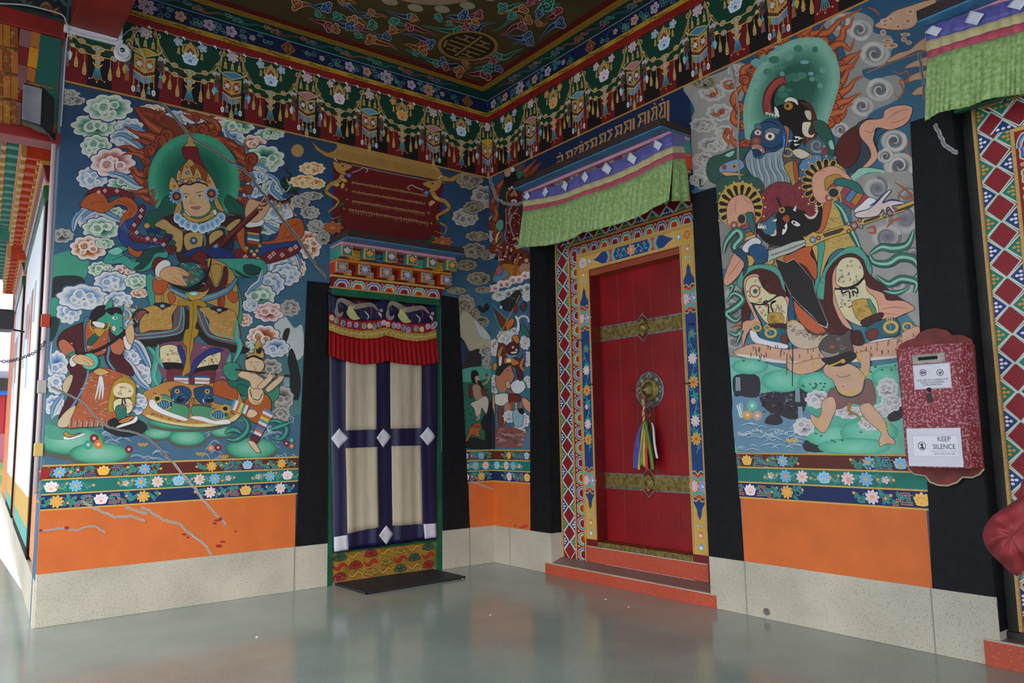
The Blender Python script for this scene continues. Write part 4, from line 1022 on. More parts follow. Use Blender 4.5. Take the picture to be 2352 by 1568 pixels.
for p, w_ in (([560,420,640,400,760,470,850,560],60),([620,360,720,330,820,380,900,460],50),([520,700,640,730,760,800,860,820],60),([300,1100,420,1010,560,1060,640,1100],60),([240,1180,260,1080,330,1000],50),([1480,330,1520,420,1640,520,1700,640],60),([1640,640,1700,760,1660,900,1760,960],70),([1900,740,1860,840,1940,920,1980,1000],56),([1800,700,1900,760,1960,880],40),([1780,1100,1900,1180,2000,1160],50),([2020,1340,2080,1400,2100,1500],40),([1650,690,1750,640,1850,690],40)):
    ML.stroke(p, w_ * 1.15,'2c4a7c', taper='both'); ML.stroke(p, w_, 'ccd0cc', taper='both', col2='4f80ac'); ML.stroke(p, w_ * .2,'3f6a98', taper='both')
# halo with its flames
F(ML, [750,165,880,180,1000,230,1100,280,1200,330,1300,330,1250,400,1000,430,880,400,830,320,780,250],'7c3520', ol='4a1c16', w=6)
FL = [([1010,400,900,330,820,260,745,160],60),([930,260,860,220,780,215],34),([960,440,860,400,770,380,660,320],52),([900,490,810,440,720,430],36),([870,520,780,540,690,490,590,495],50),([840,610,790,560,700,540,640,560],34),([860,690,780,720,740,660,690,680],46),
      ([865,790,790,770,740,720,700,660],46),([900,860,830,850,760,860,690,840],44),([920,930,850,920,800,890,740,890],40),([930,250,980,210,940,190],30),([1300,350,1390,300,1300,240,1120,190],56),([1250,260,1180,240,1140,220],30),([1390,390,1430,330,1370,260,1280,220],44),
      ([1530,480,1450,430,1380,420,1340,370],50),([1610,520,1560,480,1500,450,1440,420],40),([1700,590,1620,580,1560,520,1490,460],54),([1680,660,1620,610,1560,600],34),([1660,740,1610,700,1560,690,1540,650],42),([1670,840,1600,830,1560,790,1520,770],40),([1650,940,1600,910,1560,890,1530,870],36),([1180,380,1240,340,1180,300],40)]
for p, w_ in FL: ML.flame(p, w_ * 1.45)
ML.ell(1230,770,376,392,[(1,'3f9a78'),(.9,'45a07e'),(.78,'2f8466'),(.55,'16604c'),(0,'145846')],44,0)
for p, w_ in [([880,940,900,860,870,850,925,830],26),([900,960,930,930,950,920],24),([1640,700,1610,760,1690,720],30)]: ML.flame(p, w_)
# green scarf behind shoulders
F(ML, [930,1000,990,900,1060,900,1100,1040,1000,1110,900,1180,830,1120,860,1020],'1c5648'); F(ML, [1500,880,1570,920,1640,1000,1630,1070,1540,1040,1480,960],'1c5648')
# hat, crown, face
F(ML, [1130,520,1150,485,1250,485,1275,570,1310,640,1335,690,1220,650,1160,590],'741c20'); F(ML, [1148,488,1180,455,1172,425,1200,375,1230,425,1222,455,1252,488], GLD, sm=0)
F(ML, [1090,790,1120,660,1180,605,1280,640,1370,730,1410,830,1300,800,1140,810],'8a4424'); F(ML, [1160,640,1190,590,1230,620,1215,650], GLD)
for q in ([1028,840,1034,765,1056,738,1095,790,1112,840],[1085,760,1104,675,1134,720,1140,780],[1120,770,1130,700,1170,612,1216,705,1225,770],[1222,780,1235,700,1252,662,1285,712,1290,780],[1330,830,1334,750,1350,708,1400,790,1425,870,1380,840]):
    F(ML, q, 'c49a58', sm=2)
F(ML, [1100,800,1110,770,1200,745,1300,760,1340,800,1250,780,1160,785],'c49a58')
for x, y, r, c in ((1170,655,12,'9a2c24'),(1177,700,18,'3f5f98'),(1195,778,20,'8a2c20'),(1195,775,12,'3f5f98'),(1112,715,10,'b0602c'),(1255,720,10,'b0602c'),(1352,775,15,'a03a28'),(1350,735,8,'9a2c24'),(1068,812,13,'a03a28'),(1065,775,8,'9a2c24'),(1130,770,18,'3a5f88'),(1265,760,20,'3a5f88')): ML.ell(x, y, r, r, [(1, lerp(c, '000000', .3)),(.5, c),(0,'e8d8c8')],10)
F(ML, [1108,815,1160,793,1230,785,1300,788,1345,820,1345,900,1368,985,1340,1030,1285,1060,1205,1055,1150,1005,1122,900],'cfa880', ol='6a3c2c')
ML.stroke([1108,820,1150,795,1200,800,1250,780,1320,795,1345,820],12,'201818')
ML.stroke([1128,882,1160,872,1205,884],6,'5a3a2c', taper='both'); ML.stroke([1235,868,1280,860,1312,850],6,'5a3a2c', taper='both')
for x, y in ((1166,906),(1277,897)): ML.ell(x, y, 27,10,'e4d8cc', 14); ML.ell(x, y, 9,9,'5a5f70', 10); ML.stroke([x - 30, y + 2, x, y - 11, x + 30, y - 1],5,'3a2420', taper='both')
ML.stroke([1215,895,1208,930,1198,950,1225,956,1245,948],5,'9a6450', taper='both'); F(ML, [1203,985,1235,978,1282,980,1270,1000,1235,1003],'b06a60', ol='7a3430', w=3); ML.stroke([1215,1022,1240,1028,1265,1020],4,'a87860', taper='both')
for x, y in ((1088,895),(1372,872)): ML.flower(x, y, 66,'a8c4dc','3a6a9c','1a2030', 12,1, core_r=.55); ML.ell(x, y, 27,27,[(1,'6a2412'),(0,'c86a30')],14)
for p in ([1135,930,1130,1010,1050,1050,960,1090],[1385,920,1410,1000,1500,1040,1620,1060]): ML.stroke(p, 34,'3a302f', taper='start'); ML.stroke(p, 10,'8a7a72', taper='start')
F(ML, [1060,1050,1090,960,1100,940,1125,950,1130,1000,1110,1040],'b58f55'); F(ML, [1395,940,1410,900,1440,950,1480,1020,1420,1000],'b58f55')
# torso
F(ML, [985,1070,1100,1050,1250,1140,1440,1080,1600,1050,1625,1100,1560,1200,1545,1340,1460,1450,1200,1440,1100,1420,1060,1260,990,1160],'3d1d1f')
for i in range(30):
    x, y = R.uniform(1030,1570), R.uniform(1080,1200); ML.spiral(x, y, 14,4,'6a4440', 1.2, i * 40)
F(ML, [905,1128,985,1082,1050,1130,1120,1170,1140,1200,1130,1330,1085,1345,1040,1230,960,1160],'b8945a'); F(ML, [1490,1150,1560,1090,1600,1080,1610,1100,1560,1150,1520,1180],'b8945a')
F(ML, [1155,1205,1290,1195,1300,1280,1270,1345,1165,1330],'b8945a'); F(ML, [1355,1215,1430,1170,1470,1200,1420,1290,1365,1320],'b8945a')
for p in ([1140,1180,1170,1160,1240,1180,1300,1190,1320,1280,1290,1350],[1340,1200,1400,1160,1480,1150,1490,1230,1420,1330]): ML.stroke(p, 14,'5fa0a0'); ML.stroke(p, 5,'1f4a50')
ML.ell(1227,1258,34,34,'1f5a4c', 8); ML.ell(1227,1255,15,15,[(1,'7a70a0'),(0,'c8c0e0')],10)
F(ML, [1150,1010,1185,1060,1230,1085,1300,1080,1395,1000,1410,1050,1300,1110,1200,1100],'dcd6d2'); F(ML, [1150,1020,1180,1062,1205,1056,1160,1010],'f0ece8')
for i, (x, y) in enumerate(((1098,1075),(1450,1070),(1135,1108),(1415,1105),(1180,1132),(1375,1130),(1235,1148),(1335,1145),(1300,1158))): ML.ell(x, y, 36,42,'dfe4ea', 14); ML.ell(x, y - 4,31,36,[(1,'a8c4dc'),(0,'4f7fb0')],14)
ML.stroke([1145,1035,1200,1082,1290,1092,1395,1035],38,'2a1c18'); ML.stroke([1145,1035,1200,1082,1290,1092,1395,1035],28,'c09448')
for i, (x, y, c) in enumerate(((845,1135, GLD),(870,1178,'1c2a6a'),(925,1178,'1c2a6a'),(975,1190,'1f5a48'),(1030,1225,'1c2a6a'),(1052,1275,'1f5a48'),(1060,1320,'5e1c20'),(880,1210,'1f5a48'),(1000,1245,'5e1c20'),(1570,1230,'5e1c20'),(1530,1300,'1c2a6a'),(1545,1360,'1f5a48'),(1600,1395,'1c2a6a'),(1560,1400,'5e1c20'))): ML.ell(x, y, 32,28,'14141a', 6); ML.ell(x, y, 27,23, c, 6)
# scarves
RS, BS, OS = '6c2028','26407e','b4562a'
F(ML, [335,885,420,822,560,820,690,850,745,905,690,915,600,885,520,905,480,872,410,862], RS)
F(ML, [800,960,832,1000,800,1090,750,1170,800,1215,900,1225,990,1260,1060,1370,1000,1350,940,1290,850,1280,740,1265,690,1200,705,1120,760,1040], RS)
F(ML, [615,1145,665,1090,740,1060,765,985,785,1010,755,1090,695,1160,705,1240,765,1290,900,1280,985,1300,1010,1350,900,1325,760,1335,650,1290,610,1210], BS)
F(ML, [555,940,620,925,690,960,660,1010,590,950], BS)
F(ML, [298,975,340,905,400,868,470,865,515,915,535,950,600,912,680,900,745,940,772,1000,745,1060,670,1092,618,1150,640,1060,685,1000,655,970,590,965,550,1000,480,1032,400,1012], OS)
for p in ([380,960,440,940,500,940],[600,930,660,950,710,990,690,1060],[650,1120,660,1200,720,1290],[680,940,740,990,700,1060]): ML.stroke(p, 4,'5a2a1c')
for i in range(14): t = i / 13; ML.ring(640 + 300 * t * t, 1120 + 190 * t - 20 * t * t, 22,16,3,'6f84b4', 8,180,360)
for x, y in ((500,850),(600,850),(450,860),(800,1010),(790,1060),(740,1130),(760,1190),(850,1240),(910,1250),(980,1290)): ML.flower(x, y, 17,'d0a0a0','e8d0c0','1f5a48', 4,1)
TE, TD = '3f9686','18463f'
F(ML, [482,1430,545,1335,620,1300,690,1325,640,1360,740,1410,830,1340,880,1300,960,1310,1015,1355,1005,1400,940,1400,880,1480,800,1512,700,1490,640,1445,560,1450], TE)
F(ML, [750,1420,850,1325,950,1312,995,1350,915,1360,870,1430,800,1495,735,1490,790,1440], TD); F(ML, [520,1350,600,1310,650,1340,590,1380],'7fc4b4')
F(ML, [690,1300,760,1345,810,1340,770,1395,700,1360], OS); ML.stroke([560,1420,660,1380,740,1430,830,1400],5, TD)
F(ML, [1560,1330,1650,1340,1720,1390,1850,1340,2100,1300,2060,1370,1960,1412,1850,1442,1700,1450,1580,1435], RS)
F(ML, [1740,1350,1830,1250,1920,1185,1910,1250,2095,1265,2105,1300,1980,1310,1850,1342,1770,1385], BS)
F(ML, [1918,1195,1950,1112,2040,1072,2108,1085,2132,1175,2095,1250,1980,1268,1800,1290,1760,1270,1880,1250], OS)
for p in ([1960,1230,2000,1160,2090,1110],[1990,1235,2060,1190,2110,1150],[1800,1280,1950,1240,2090,1220]): ML.stroke(p, 4,'6a2c18')
for x, y in ((1650,1390),(1750,1410),(1850,1390),(1880,1365),(1950,1375),(2020,1330),(2060,1310)): ML.flower(x, y, 20,'d0a0a0','c8a8a0','1f5a48', 4,1)
F(ML, [1580,1180,1640,1150,1655,1280,1710,1340,1640,1350,1590,1265], OS)
F(ML, [1490,1395,1560,1430,1700,1440,1800,1450,1822,1505,1740,1545,1640,1560,1560,1540,1500,1470], TE); ML.stroke([1540,1440,1640,1500,1800,1500],5, TD); F(ML, [1560,1500,1640,1500,1720,1540,1640,1560], TD)
# lute neck and right arm
F(ML, [1655,1170,1775,1190,1778,1310,1730,1380,1680,1365,1645,1280],'1c3f40')
for i, c in enumerate(('d08a3c','3f78a0','d8d0c4','a8502c','7a2a24')): ML.poly([1665,1185 + i * 24,1765,1200 + i * 24,1762,1218 + i * 24,1668,1203 + i * 24], c)
for x, y in ((1660,1320),(1700,1345),(1745,1340),(1720,1375),(1768,1300)): ML.ell(x, y, 15,15, GLD, 8)
ML.ell(1722,1372,18,18,[(1,'a84a34'),(0,'f0d8c8')],10)
F(ML, [1648,1140,1775,1142,1770,1188,1655,1172],'5e1a1a'); F(ML, [1648,1100,1720,1080,1795,1085,1790,1130,1700,1150,1650,1142],'dcd8d4')
F(ML, [1655,970,1690,915,1770,940,1800,900,1850,930,1845,990,1810,1050,1750,1105,1665,1095,1645,1030],'cfa078', ol='6a3c2c')
ML.stroke([1862,885,1760,1000,1600,1150,1440,1310,1390,1380],46,'26100f', taper=None); ML.stroke([1858,885,1756,1000,1600,1146,1440,1300,1390,1370],32,'641e1c'); ML.stroke([1850,890,1700,1040,1480,1250],6,'9a4a40')
for p in ([1750,990,1800,985,1850,960],[1770,960,1810,955,1845,930],[1760,1020,1800,1020,1830,1000]): ML.stroke(p, 22,'d4a884', taper='end'); ML.stroke(p, 3,'7a4c38')
ML.stroke([1850,895,1900,935,1960,945,2030,910,2060,860,2010,810],30,'3c1515'); ML.stroke([1850,905,1900,945,1960,955,2030,915],8,'b0543c', taper='both')
F(ML, [1935,790,1960,745,2010,740,2080,760,2110,790,2060,850,2000,870,1960,830],'142c28'); ML.stroke([2010,800,2020,720,1985,690,1990,660,2030,680],22,'1f2434', taper='end')
for i in range(9): a = i * .7; ML.stroke([2020,810,2020 + 60 * math.cos(a), 810 + 50 * math.sin(a), 2020 + 95 * math.cos(a + .2), 810 + 70 * math.sin(a + .2)],12,('1c5a38','c8ccc0')[i % 3 == 0], taper='end')
for p in ([1895,930,1905,1000,1908,1030],[1930,940,1945,1010,1952,1050],[1995,950,2040,1020,2060,1050],[2040,890,2090,910,2145,930]): ML.stroke(p, 16,'b0853c', taper='end'); ML.ell(p[-2], p[-1],9,9,'c49a50', 8)
F(ML, [1125,1380,1200,1330,1300,1305,1400,1300,1540,1350,1560,1430,1420,1420,1300,1350,1180,1390],'222f6c'); F(ML, [1200,1395,1290,1340,1340,1400,1330,1568,1300,1568,1290,1450],'6a1c1c')
ML.ell(1405,1300,26,22,[(1,'2c5a70'),(0,'8fb8c0')],12); ML.stroke([1330,1330,1420,1260,1490,1210],30,'4a1c1c');
# ---- lower half
ML.view(*B)
F(ML, [770,110,830,120,860,330,872,640,885,900,800,960,835,760,815,420,780,260], TE); F(ML, [1430,130,1480,250,1490,430,1450,480,1440,300], TE)
F(ML, [1200,-10,1400,-20,1640,-10,1670,90,1560,120,1480,90,1420,60], TE); F(ML, [1500,30,1580,30,1640,70,1580,110,1510,90], TD)
F(ML, [830,110,900,140,1000,220,1100,255,1060,340,960,345,900,420,850,500,835,300],'b48c48'); F(ML, [1230,-20,1340,10,1400,60,1440,130,1465,320,1440,440,1320,350,1200,290,1240,150],'b48c48')
for i in range(36): x, y = R.choice([(R.uniform(850,940), R.uniform(160,380)),(R.uniform(1270,1420), R.uniform(40,330))]); ML.ring(x, y, 14,10,3,'8a6a34', 6,0,180)
F(ML, [1180,60,1240,110,1290,200,1340,110,1350,40,1380,60,1370,180,1300,260,1200,250,1150,230,1200,160],'4c2024'); F(ML, [1250,30,1330,30,1330,110,1290,180,1260,110],'b48c48')
F(ML, [815,170,830,130,870,150,935,120,925,200,880,250,830,240], OS); F(ML, [930,250,960,230,990,290,950,320], OS); F(ML, [1360,190,1400,170,1420,230,1460,240,1440,310,1390,290], OS); F(ML, [1310,260,1355,250,1350,340,1310,350],'a04424')
# lute bowl and playing hand
ML.ell(1092,115,138,112,'141216', 26); ML.ell(1090,105,118,100,[(1,'1c4a58'),(.6,'2f6a60'),(0,'6a4a30')],24)
for i in range(36): x, y = 1090 + R.uniform(-95,100), 100 + R.uniform(-75,75); ML.stroke([x, y, x + 16, y - 12, x + 30, y + 6],6, R.choice(['a8603c','3f8f7c','c8b088','1f3f5c','5fa898','b8502c']), taper='both')
ML.stroke([1262,-40,1240,60,1200,140,1130,190,1040,210,950,170],22,'141014', taper='both')
F(ML, [810,30,850,-30,920,-10,900,40,850,110,835,90],'6e1c1c'); F(ML, [840,40,900,-10,950,10,940,60,890,120,840,110],'dcd8d4')
F(ML, [880,70,930,40,1010,45,1080,85,1085,115,1040,110,1060,150,1075,185,1000,180,920,150,870,120],'cfa274', ol='6a3c2c')
for p in ([980,120,1020,150,1060,182],[960,140,1000,165,1035,187],[1000,60,1050,80,1080,105],[1010,90,1040,100,1070,130]): ML.stroke(p, 3,'7a4430')
# belt, sash, skirt flaps
F(ML, [940,190,1080,250,1230,250,1380,190,1440,120,1450,150,1380,240,1230,300,1080,290,960,230],'4f88a8'); ML.stroke([950,215,1080,270,1230,272,1380,212],8,'b0a070')
F(ML, [1060,240,1120,225,1200,230,1240,200,1210,260,1130,300,1090,280],'c89448'); ML.ell(1125,245,50,20,[(1,'1f7a4c'),(0,'e0f0e0')],14)
PUR = '655254'
def flap(gold, band, fur):
    F(ML, fur, '29211f'); F(ML, band, PUR); F(ML, gold, 'b88a46')
flap([718,535,735,375,800,335,900,325,1000,332,975,380,960,420,965,490,940,515,800,520],[985,345,1040,335,1062,380,1048,480,1000,555,700,592,706,535,940,515,965,480,970,400],[1050,350,1095,400,1085,490,1040,575,990,610,850,640,740,630,690,600,1000,560,1050,480])
flap([1165,350,1300,345,1400,362,1445,410,1470,590,1380,580,1290,560,1235,510,1240,450,1200,400],[1130,370,1150,350,1190,365,1240,500,1290,555,1480,600,1495,640,1270,590,1200,540,1150,440],[1125,390,1150,440,1200,545,1270,595,1500,640,1540,668,1480,692,1280,645,1195,590,1145,520])
for p in ([1045,345,1050,470,1000,545,700,580],[1030,340,1025,440,970,520,705,555],[1150,360,1210,520,1280,570,1490,612],[1190,370,1240,490,1300,545,1480,585]): ML.stroke(p, 7,'5fa8b4', sm=4)
for i in range(80):
    x, y = R.choice([(R.uniform(740,950), R.uniform(350,505)),(R.uniform(1250,1440), R.uniform(370,545))]); ML.stroke([x, y, x + 8, y - 7, x + 16, y],3,'d8b470')
for x, y in ((890,330),(1315,360)):
    F(ML, [x - 70, y - 8, x, y - 20, x + 68, y, x + 20, y + 20, x, y + 34, x - 22, y + 16],'2c1a20'); ML.ell(x, y + 6,18,12,'7fb0bc', 10); ML.stroke([x - 6, y - 100, x - 8, y - 20],3,'3a2a20', sm=0); ML.stroke([x + 8, y - 100, x + 6, y - 20],3,'3a2a20', sm=0)
# legs
F(ML, [850,640,1040,600,1300,640,1400,680,1400,900,1250,930,960,930,860,800],'7a4860', ol=None)
for i in range(40): x, y = R.uniform(880,1380), R.uniform(620,900); ML.ring(x, y, 16,10,4, R.choice(['b08aa0','c8b0b8','4a6a98']), 6,180,360)
F(ML, [870,690,880,640,960,625,1020,655,1055,740,1030,775,890,765],'dccba0'); F(ML, [1130,790,1175,720,1250,670,1320,668,1325,740,1290,785,1180,810],'dccba0')
for i in range(34):
    x, y = R.choice([(R.uniform(890,1020), R.uniform(650,750)),(R.uniform(1180,1310), R.uniform(690,780))]); ML.spiral(x, y, 11,5, R.choice(['b8642c','3a2a20','5f7a4c']), .9, i * 50)
F(ML, [885,762,1045,768,1062,815,920,812],'18141a'); F(ML, [1120,812,1200,790,1300,775,1280,820,1110,850],'18141a')
F(ML, [1090,850,1130,740,1260,650,1350,670,1230,710,1150,790,1110,880],'2a3478'); F(ML, [1000,640,1040,650,1075,800,1060,830,1030,740],'2a3478')
F(ML, [930,815,1060,818,1080,870,1060,960,950,950],'6f2c34'); F(ML, [1110,850,1270,815,1280,880,1240,960,1120,960],'6f2c34')
for x0, x1 in ((975,1085),(1130,1245)):
    for i, c in enumerate(('2f5f8c','e4dcd4','b88a94','e4dcd4','2f8a68','d8dcd4','a8323c')): ML.poly([x0,858 + i * 15, x1,862 + i * 15, x1 - 4,876 + i * 15, x0 + 4,872 + i * 15], c)
# leopard rug
F(ML, [745,985,850,930,960,900,1150,930,1400,900,1470,1000,1500,1110,1440,1190,1320,1230,1150,1245,950,1222,790,1180,735,1140,780,1080,770,1020],'bb8444', ol='5a3c20')
F(ML, [780,1150,950,1200,1150,1220,1350,1200,1460,1140,1440,1190,1320,1228,1150,1243,950,1220,790,1178],'dcc48c', ol=None)
for i in range(70):
    x, y = R.uniform(780,1460), R.uniform(930,1220)
    if ((x - 1120) / 370) ** 2 + ((y - 1080) / 160) ** 2 < .92: ML.ring(x, y, 12,9,5,'3c2414', 8, R.uniform(0,300), 360)
F(ML, [1280,905,1380,900,1450,970,1440,1050,1330,1060,1270,1030],'ac5426'); F(ML, [1260,1000,1360,1030,1460,1060,1400,1080,1280,1060],'3f6a84')
for pts, x, y in (([950,990,975,945,1040,935,1095,960,1105,1010,1065,1060,1000,1070,965,1040],1000,975),([1125,960,1180,940,1250,935,1270,990,1255,1050,1190,1070,1140,1030],1225,975)):
    F(ML, pts, '1f466c'); ML.ell(x, y, 20,18,'c89438', 12); ML.ell(x, y, 8,8,'141414', 8); ML.ell(x + 20, y + 62,30,24,'16161a', 10)
    ML.stroke([x - 30, y + 60, x - 28, y + 80, x - 12, y + 88],9,'e8e4dc', taper='end')
    for i in range(14): ML.ring(x + R.uniform(-30,60), y + R.uniform(10,60), 8,6,2.5,'5f8ab0', 6,180,360)
for x, y in ((1025,1085),(1185,1085)):
    for i in range(9): ML.ell(x - 60 + i * 15, y + 6 * (i % 2), 12,22,'57504c', 8)
F(ML, [835,1080,880,1000,950,1020,980,1060,1080,1090,1075,1180,960,1150,870,1110],'4f8f6c'); F(ML, [1110,1090,1200,1085,1290,1110,1370,1130,1380,1190,1280,1200,1180,1180,1110,1150],'4f8f6c')
for x, y, m in ((900,1075,1),(1310,1150,-1)):
    ML.ell(x, y, 62,42,'171a20', 18); ML.ell(x, y, 52,34,'1f5878', 18); ML.ring(x, y, 56,38,9,'c8a050', 20,20,330)
    for i in range(5): ML.stroke([x - 40 + i * 18, y - 24, x - 30 + i * 18, y, x - 38 + i * 18, y + 26],5,'7fb0c0')
    ML.ring(x - m * 50, y - 45,30,26,12,'c8a050', 14); ML.ell(x - m * 50, y - 45,18,15,'171a20', 10)
F(ML, [788,1065,795,1040,825,1038,860,1085,930,1125,1060,1172,1078,1192,1040,1195,940,1165,850,1130,800,1095],'e8e4e4', ol='8a8480'); F(ML, [1110,1162,1190,1165,1280,1195,1370,1185,1395,1195,1392,1218,1290,1225,1190,1200,1110,1180],'e8e4e4', ol='8a8480')
# mustard sash down the middle
F(ML, [1005,310,1040,290,1100,300,1150,285,1220,318,1205,348,1150,335,1155,420,1135,500,1160,515,1150,560,1125,580,1118,650,1095,720,1100,820,1060,850,1035,860,1062,760,1072,650,1045,610,1060,520,1088,500,1092,400,1085,335,1020,335],'ac8426', ol='6a4c18')
ML.stroke([1120,300,1122,420,1105,560,1090,700],6,'7c5c1a')
for p, w_ in (([560,330,640,400,600,480,700,560],44),([600,600,700,620,760,720,800,800],60),([560,700,640,780,720,900,800,960],60),([60,600,40,700,60,820],36),([150,1000,90,1080,60,1180],50),([1520,250,1560,200,1620,150,1640,60],40)):
    ML.stroke(p, w_ * 1.12,'2c4a7c', taper='both'); ML.stroke(p, w_, '4f80ac', taper='both', col2='ccd0cc'); ML.stroke(p, w_ * .2,'3f6a98', taper='both')
for p, w_ in (([1450,440,1440,560,1470,640,1420,760],40),([780,640,840,720,820,860,860,940],40),([860,620,850,720,900,800],30),([1400,690,1380,780,1400,860],34)):
    ML.stroke(p, w_ * 1.12, TD, taper='both'); ML.stroke(p, w_, TE, taper='both', col2='6fb8a8')
# ---- horse-headed musician
MR = '4c1c22'
F(ML, [105,580,150,520,230,480,310,450,340,430,345,640,300,730,240,760,200,700,110,650], MR); F(ML, [300,450,345,440,340,700,310,700],'3f7a98')
F(ML, [470,440,540,500,610,560,590,700,660,790,672,860,560,840,470,770,455,640], MR); ML.stroke([470,460,490,640,480,740,540,830],16,'4f8aa8')
F(ML, [320,460,480,450,475,640,440,700,330,690],'ac5634'); F(ML, [330,590,440,500,470,500,350,640],'1f5a4c')
F(ML, [330,850,450,800,560,830,660,880,640,1000,620,1150,480,1225,280,1245,170,1240,240,1080,300,930],'b05a36')
F(ML, [250,730,335,730,325,850,285,980,245,1080,165,1170,105,1195,140,1100,185,1000,150,930,200,850,175,780], MR); ML.stroke([335,760,325,870,270,1000,180,1130,100,1200],14,'5a90b0')
F(ML, [105,1200,170,1120,240,1080,205,1180,175,1242,110,1242],'cbb494'); F(ML, [150,900,195,850,220,870,190,960,160,1000,140,950],'c8b090')
for i in range(110):
    x, y = R.uniform(240,640), R.uniform(850,1220)
    if x > 200 + (1230 - y) * .3: ML.stroke([x - 14, y, x, y - 7, x + 14, y],4, R.choice(['2f5f60','d8b8a0','6a2c20','8fb0a8']), taper='both')
for i in range(40): x, y = R.choice([(R.uniform(330,470), R.uniform(470,690)),(R.uniform(115,210), R.uniform(600,690))]); ML.stroke([x - 10, y, x, y - 5, x + 10, y],4, R.choice(['2f5f60','d8b8a0','6a2c20']))
for i in range(24): x = 190 + i * 14; ML.stroke([x, 1242, x + 8,1200 - (i % 3) * 8],5,('c8b8b0','6a3c34','8f9f90')[i % 3], sm=0)
F(ML, [110,610,150,585,200,620,235,670,225,715,165,705,120,660],'b8684a'); F(ML, [500,600,560,570,610,620,580,700,510,680],'b8684a')
ML.stroke([180,700,235,680],22,'2f7a6c', sm=0); F(ML, [190,740,230,700,260,715,240,780,205,790],'dcd8d4'); F(ML, [595,570,640,560,665,600,645,665,610,650],'dcd8d4')
F(ML, [345,450,360,380,420,335,470,340,450,400,400,450,370,490],'211c20')
F(ML, [455,400,480,355,540,350,585,380,592,470,590,540,545,560,505,530,490,480,450,470,400,490,380,470,410,430],'3c9a80')
F(ML, [455,360,480,310,510,280,515,340,490,375],'3c9a80'); F(ML, [570,370,590,330,600,330,590,385],'3c9a80'); F(ML, [465,370,500,350,570,350,588,400,540,385,510,405],'211c20')
ML.ell(532,426,20,11,'e8e4dc', 12); ML.ell(536,426,8,8,'20282c', 8); ML.ell(580,500,10,7,'16504a', 8); F(ML, [505,500,530,480,545,510,525,530],'d8c8c0')
F(ML, [360,460,400,450,460,470,440,510,400,500],'e0dcda'); ML.stroke([350,440,350,500,410,550,480,500,490,450],12,'b8903c'); F(ML, [370,510,420,500,460,520,415,570],'b8903c')
ML.stroke([705,470,620,520,520,600,420,660,280,705],26,'1f181a'); ML.ell(345,752,70,66,'1c5a50', 22); ML.ell(345,752,63,60,[(1,'4fb89c'),(0,'6fc8b0')],22)
ML.stroke([700,480,670,430,690,380,740,365,785,390],20,'3a2426'); F(ML, [690,420,720,370,770,375,740,410,710,450],'8a4a48')
for p in ([620,350,650,370],[640,320,655,345],[600,425,650,440],[690,330,700,360],[640,420,670,440]): ML.stroke(p, 10,'b8903c', sm=0)
F(ML, [215,730,270,700,330,715,375,750,360,790,300,780,240,765],'d0ac80', ol='6a3c2c'); F(ML, [615,510,660,470,680,540,670,610,640,620,615,560],'d0ac80', ol='6a3c2c')
for p in ([300,720,340,740,372,765],[290,740,330,760,350,785]): ML.stroke(p, 3,'7a4430')
for dx in (-10,8,24): ML.stroke([425 + dx * .3,850,420 + dx, 940,400 + dx * 1.6,1040],14,'cfdadc', taper='both')
F(ML, [370,830,420,800,490,830,460,850,420,860],'c8a060')
F(ML, [480,1120,498,990,525,910,590,868,655,882,690,940,680,1085,655,1110,648,1000,600,905,545,945,530,1030,540,1120],'ac8c28', ol='5c4814')
ML.ell(597,972,78,62,'e0cfa8', 20); F(ML, [520,1060,560,1030,640,1030,670,1080,640,1140,540,1140],'e0cfa8'); F(ML, [540,1090,612,1082,612,1172,550,1175],'2a7462')
for i in range(22): x, y = R.uniform(535,660), R.choice([R.uniform(925,1010), R.uniform(1050,1120)]); ML.spiral(x, y, 12,5, R.choice(['3a4a78','2a2a20','b8642c']), .9, i * 60)
ML.stroke([540,1020,600,1030,640,1020],8,'2a2420'); ML.stroke([590,1030,585,1075],10,'2a2420', sm=0); ML.stroke([602,1030,612,1070],10,'2a2420', sm=0)
F(ML, [545,1240,600,1215,660,1195,685,1165,705,1170,690,1205,640,1225,560,1248],'e8e4e4', ol='8a8480'); F(ML, [480,1200,530,1175,560,1200,540,1240,490,1230],'1c1c22'); F(ML, [560,1200,620,1170,680,1160,640,1200,580,1215],'b8783c')
F(ML, [148,1320,160,1312,200,1322,300,1290,308,1300,230,1332,160,1338],'e8e4e4', ol='8a8480'); F(ML, [150,1290,170,1275,210,1300,280,1285,200,1318,160,1310],'b08a3c')
# ---- flute player
F(ML, [1340,800,1380,760,1460,770,1470,860,1420,900,1360,860],'3a8a70'); F(ML, [1370,890,1450,900,1530,870,1600,900,1540,940,1420,950],'1f6a5c')
F(ML, [1640,960,1700,890,1760,920,1770,1000,1720,1060,1680,1010],'3f8a70'); F(ML, [1500,1010,1450,960,1470,920,1560,960],'1f6a5c')
F(ML, [1500,1060,1560,990,1640,980,1700,1040,1702,1130,1660,1200,1590,1215,1530,1180,1480,1130],'b25a28')
F(ML, [1530,960,1560,930,1630,950,1650,1010,1620,1070,1570,1075,1535,1040],'dcbc98', ol='6a3c2c'); F(ML, [1455,860,1490,820,1560,830,1630,870,1660,900,1640,950,1560,950,1540,900],'dcbc98', ol='6a3c2c')
F(ML, [1660,960,1720,900,1780,860,1792,890,1740,940,1690,980],'dcbc98', ol='6a3c2c'); F(ML, [1600,940,1650,890,1700,850,1720,870,1680,920,1630,960],'dcbc98', ol='6a3c2c')
F(ML, [1508,750,1530,725,1590,718,1640,745,1652,790,1625,830,1570,842,1520,815],'dcbc98', ol='6a3c2c'); ML.stroke([1515,735,1570,712,1635,738],14,'1f1818')
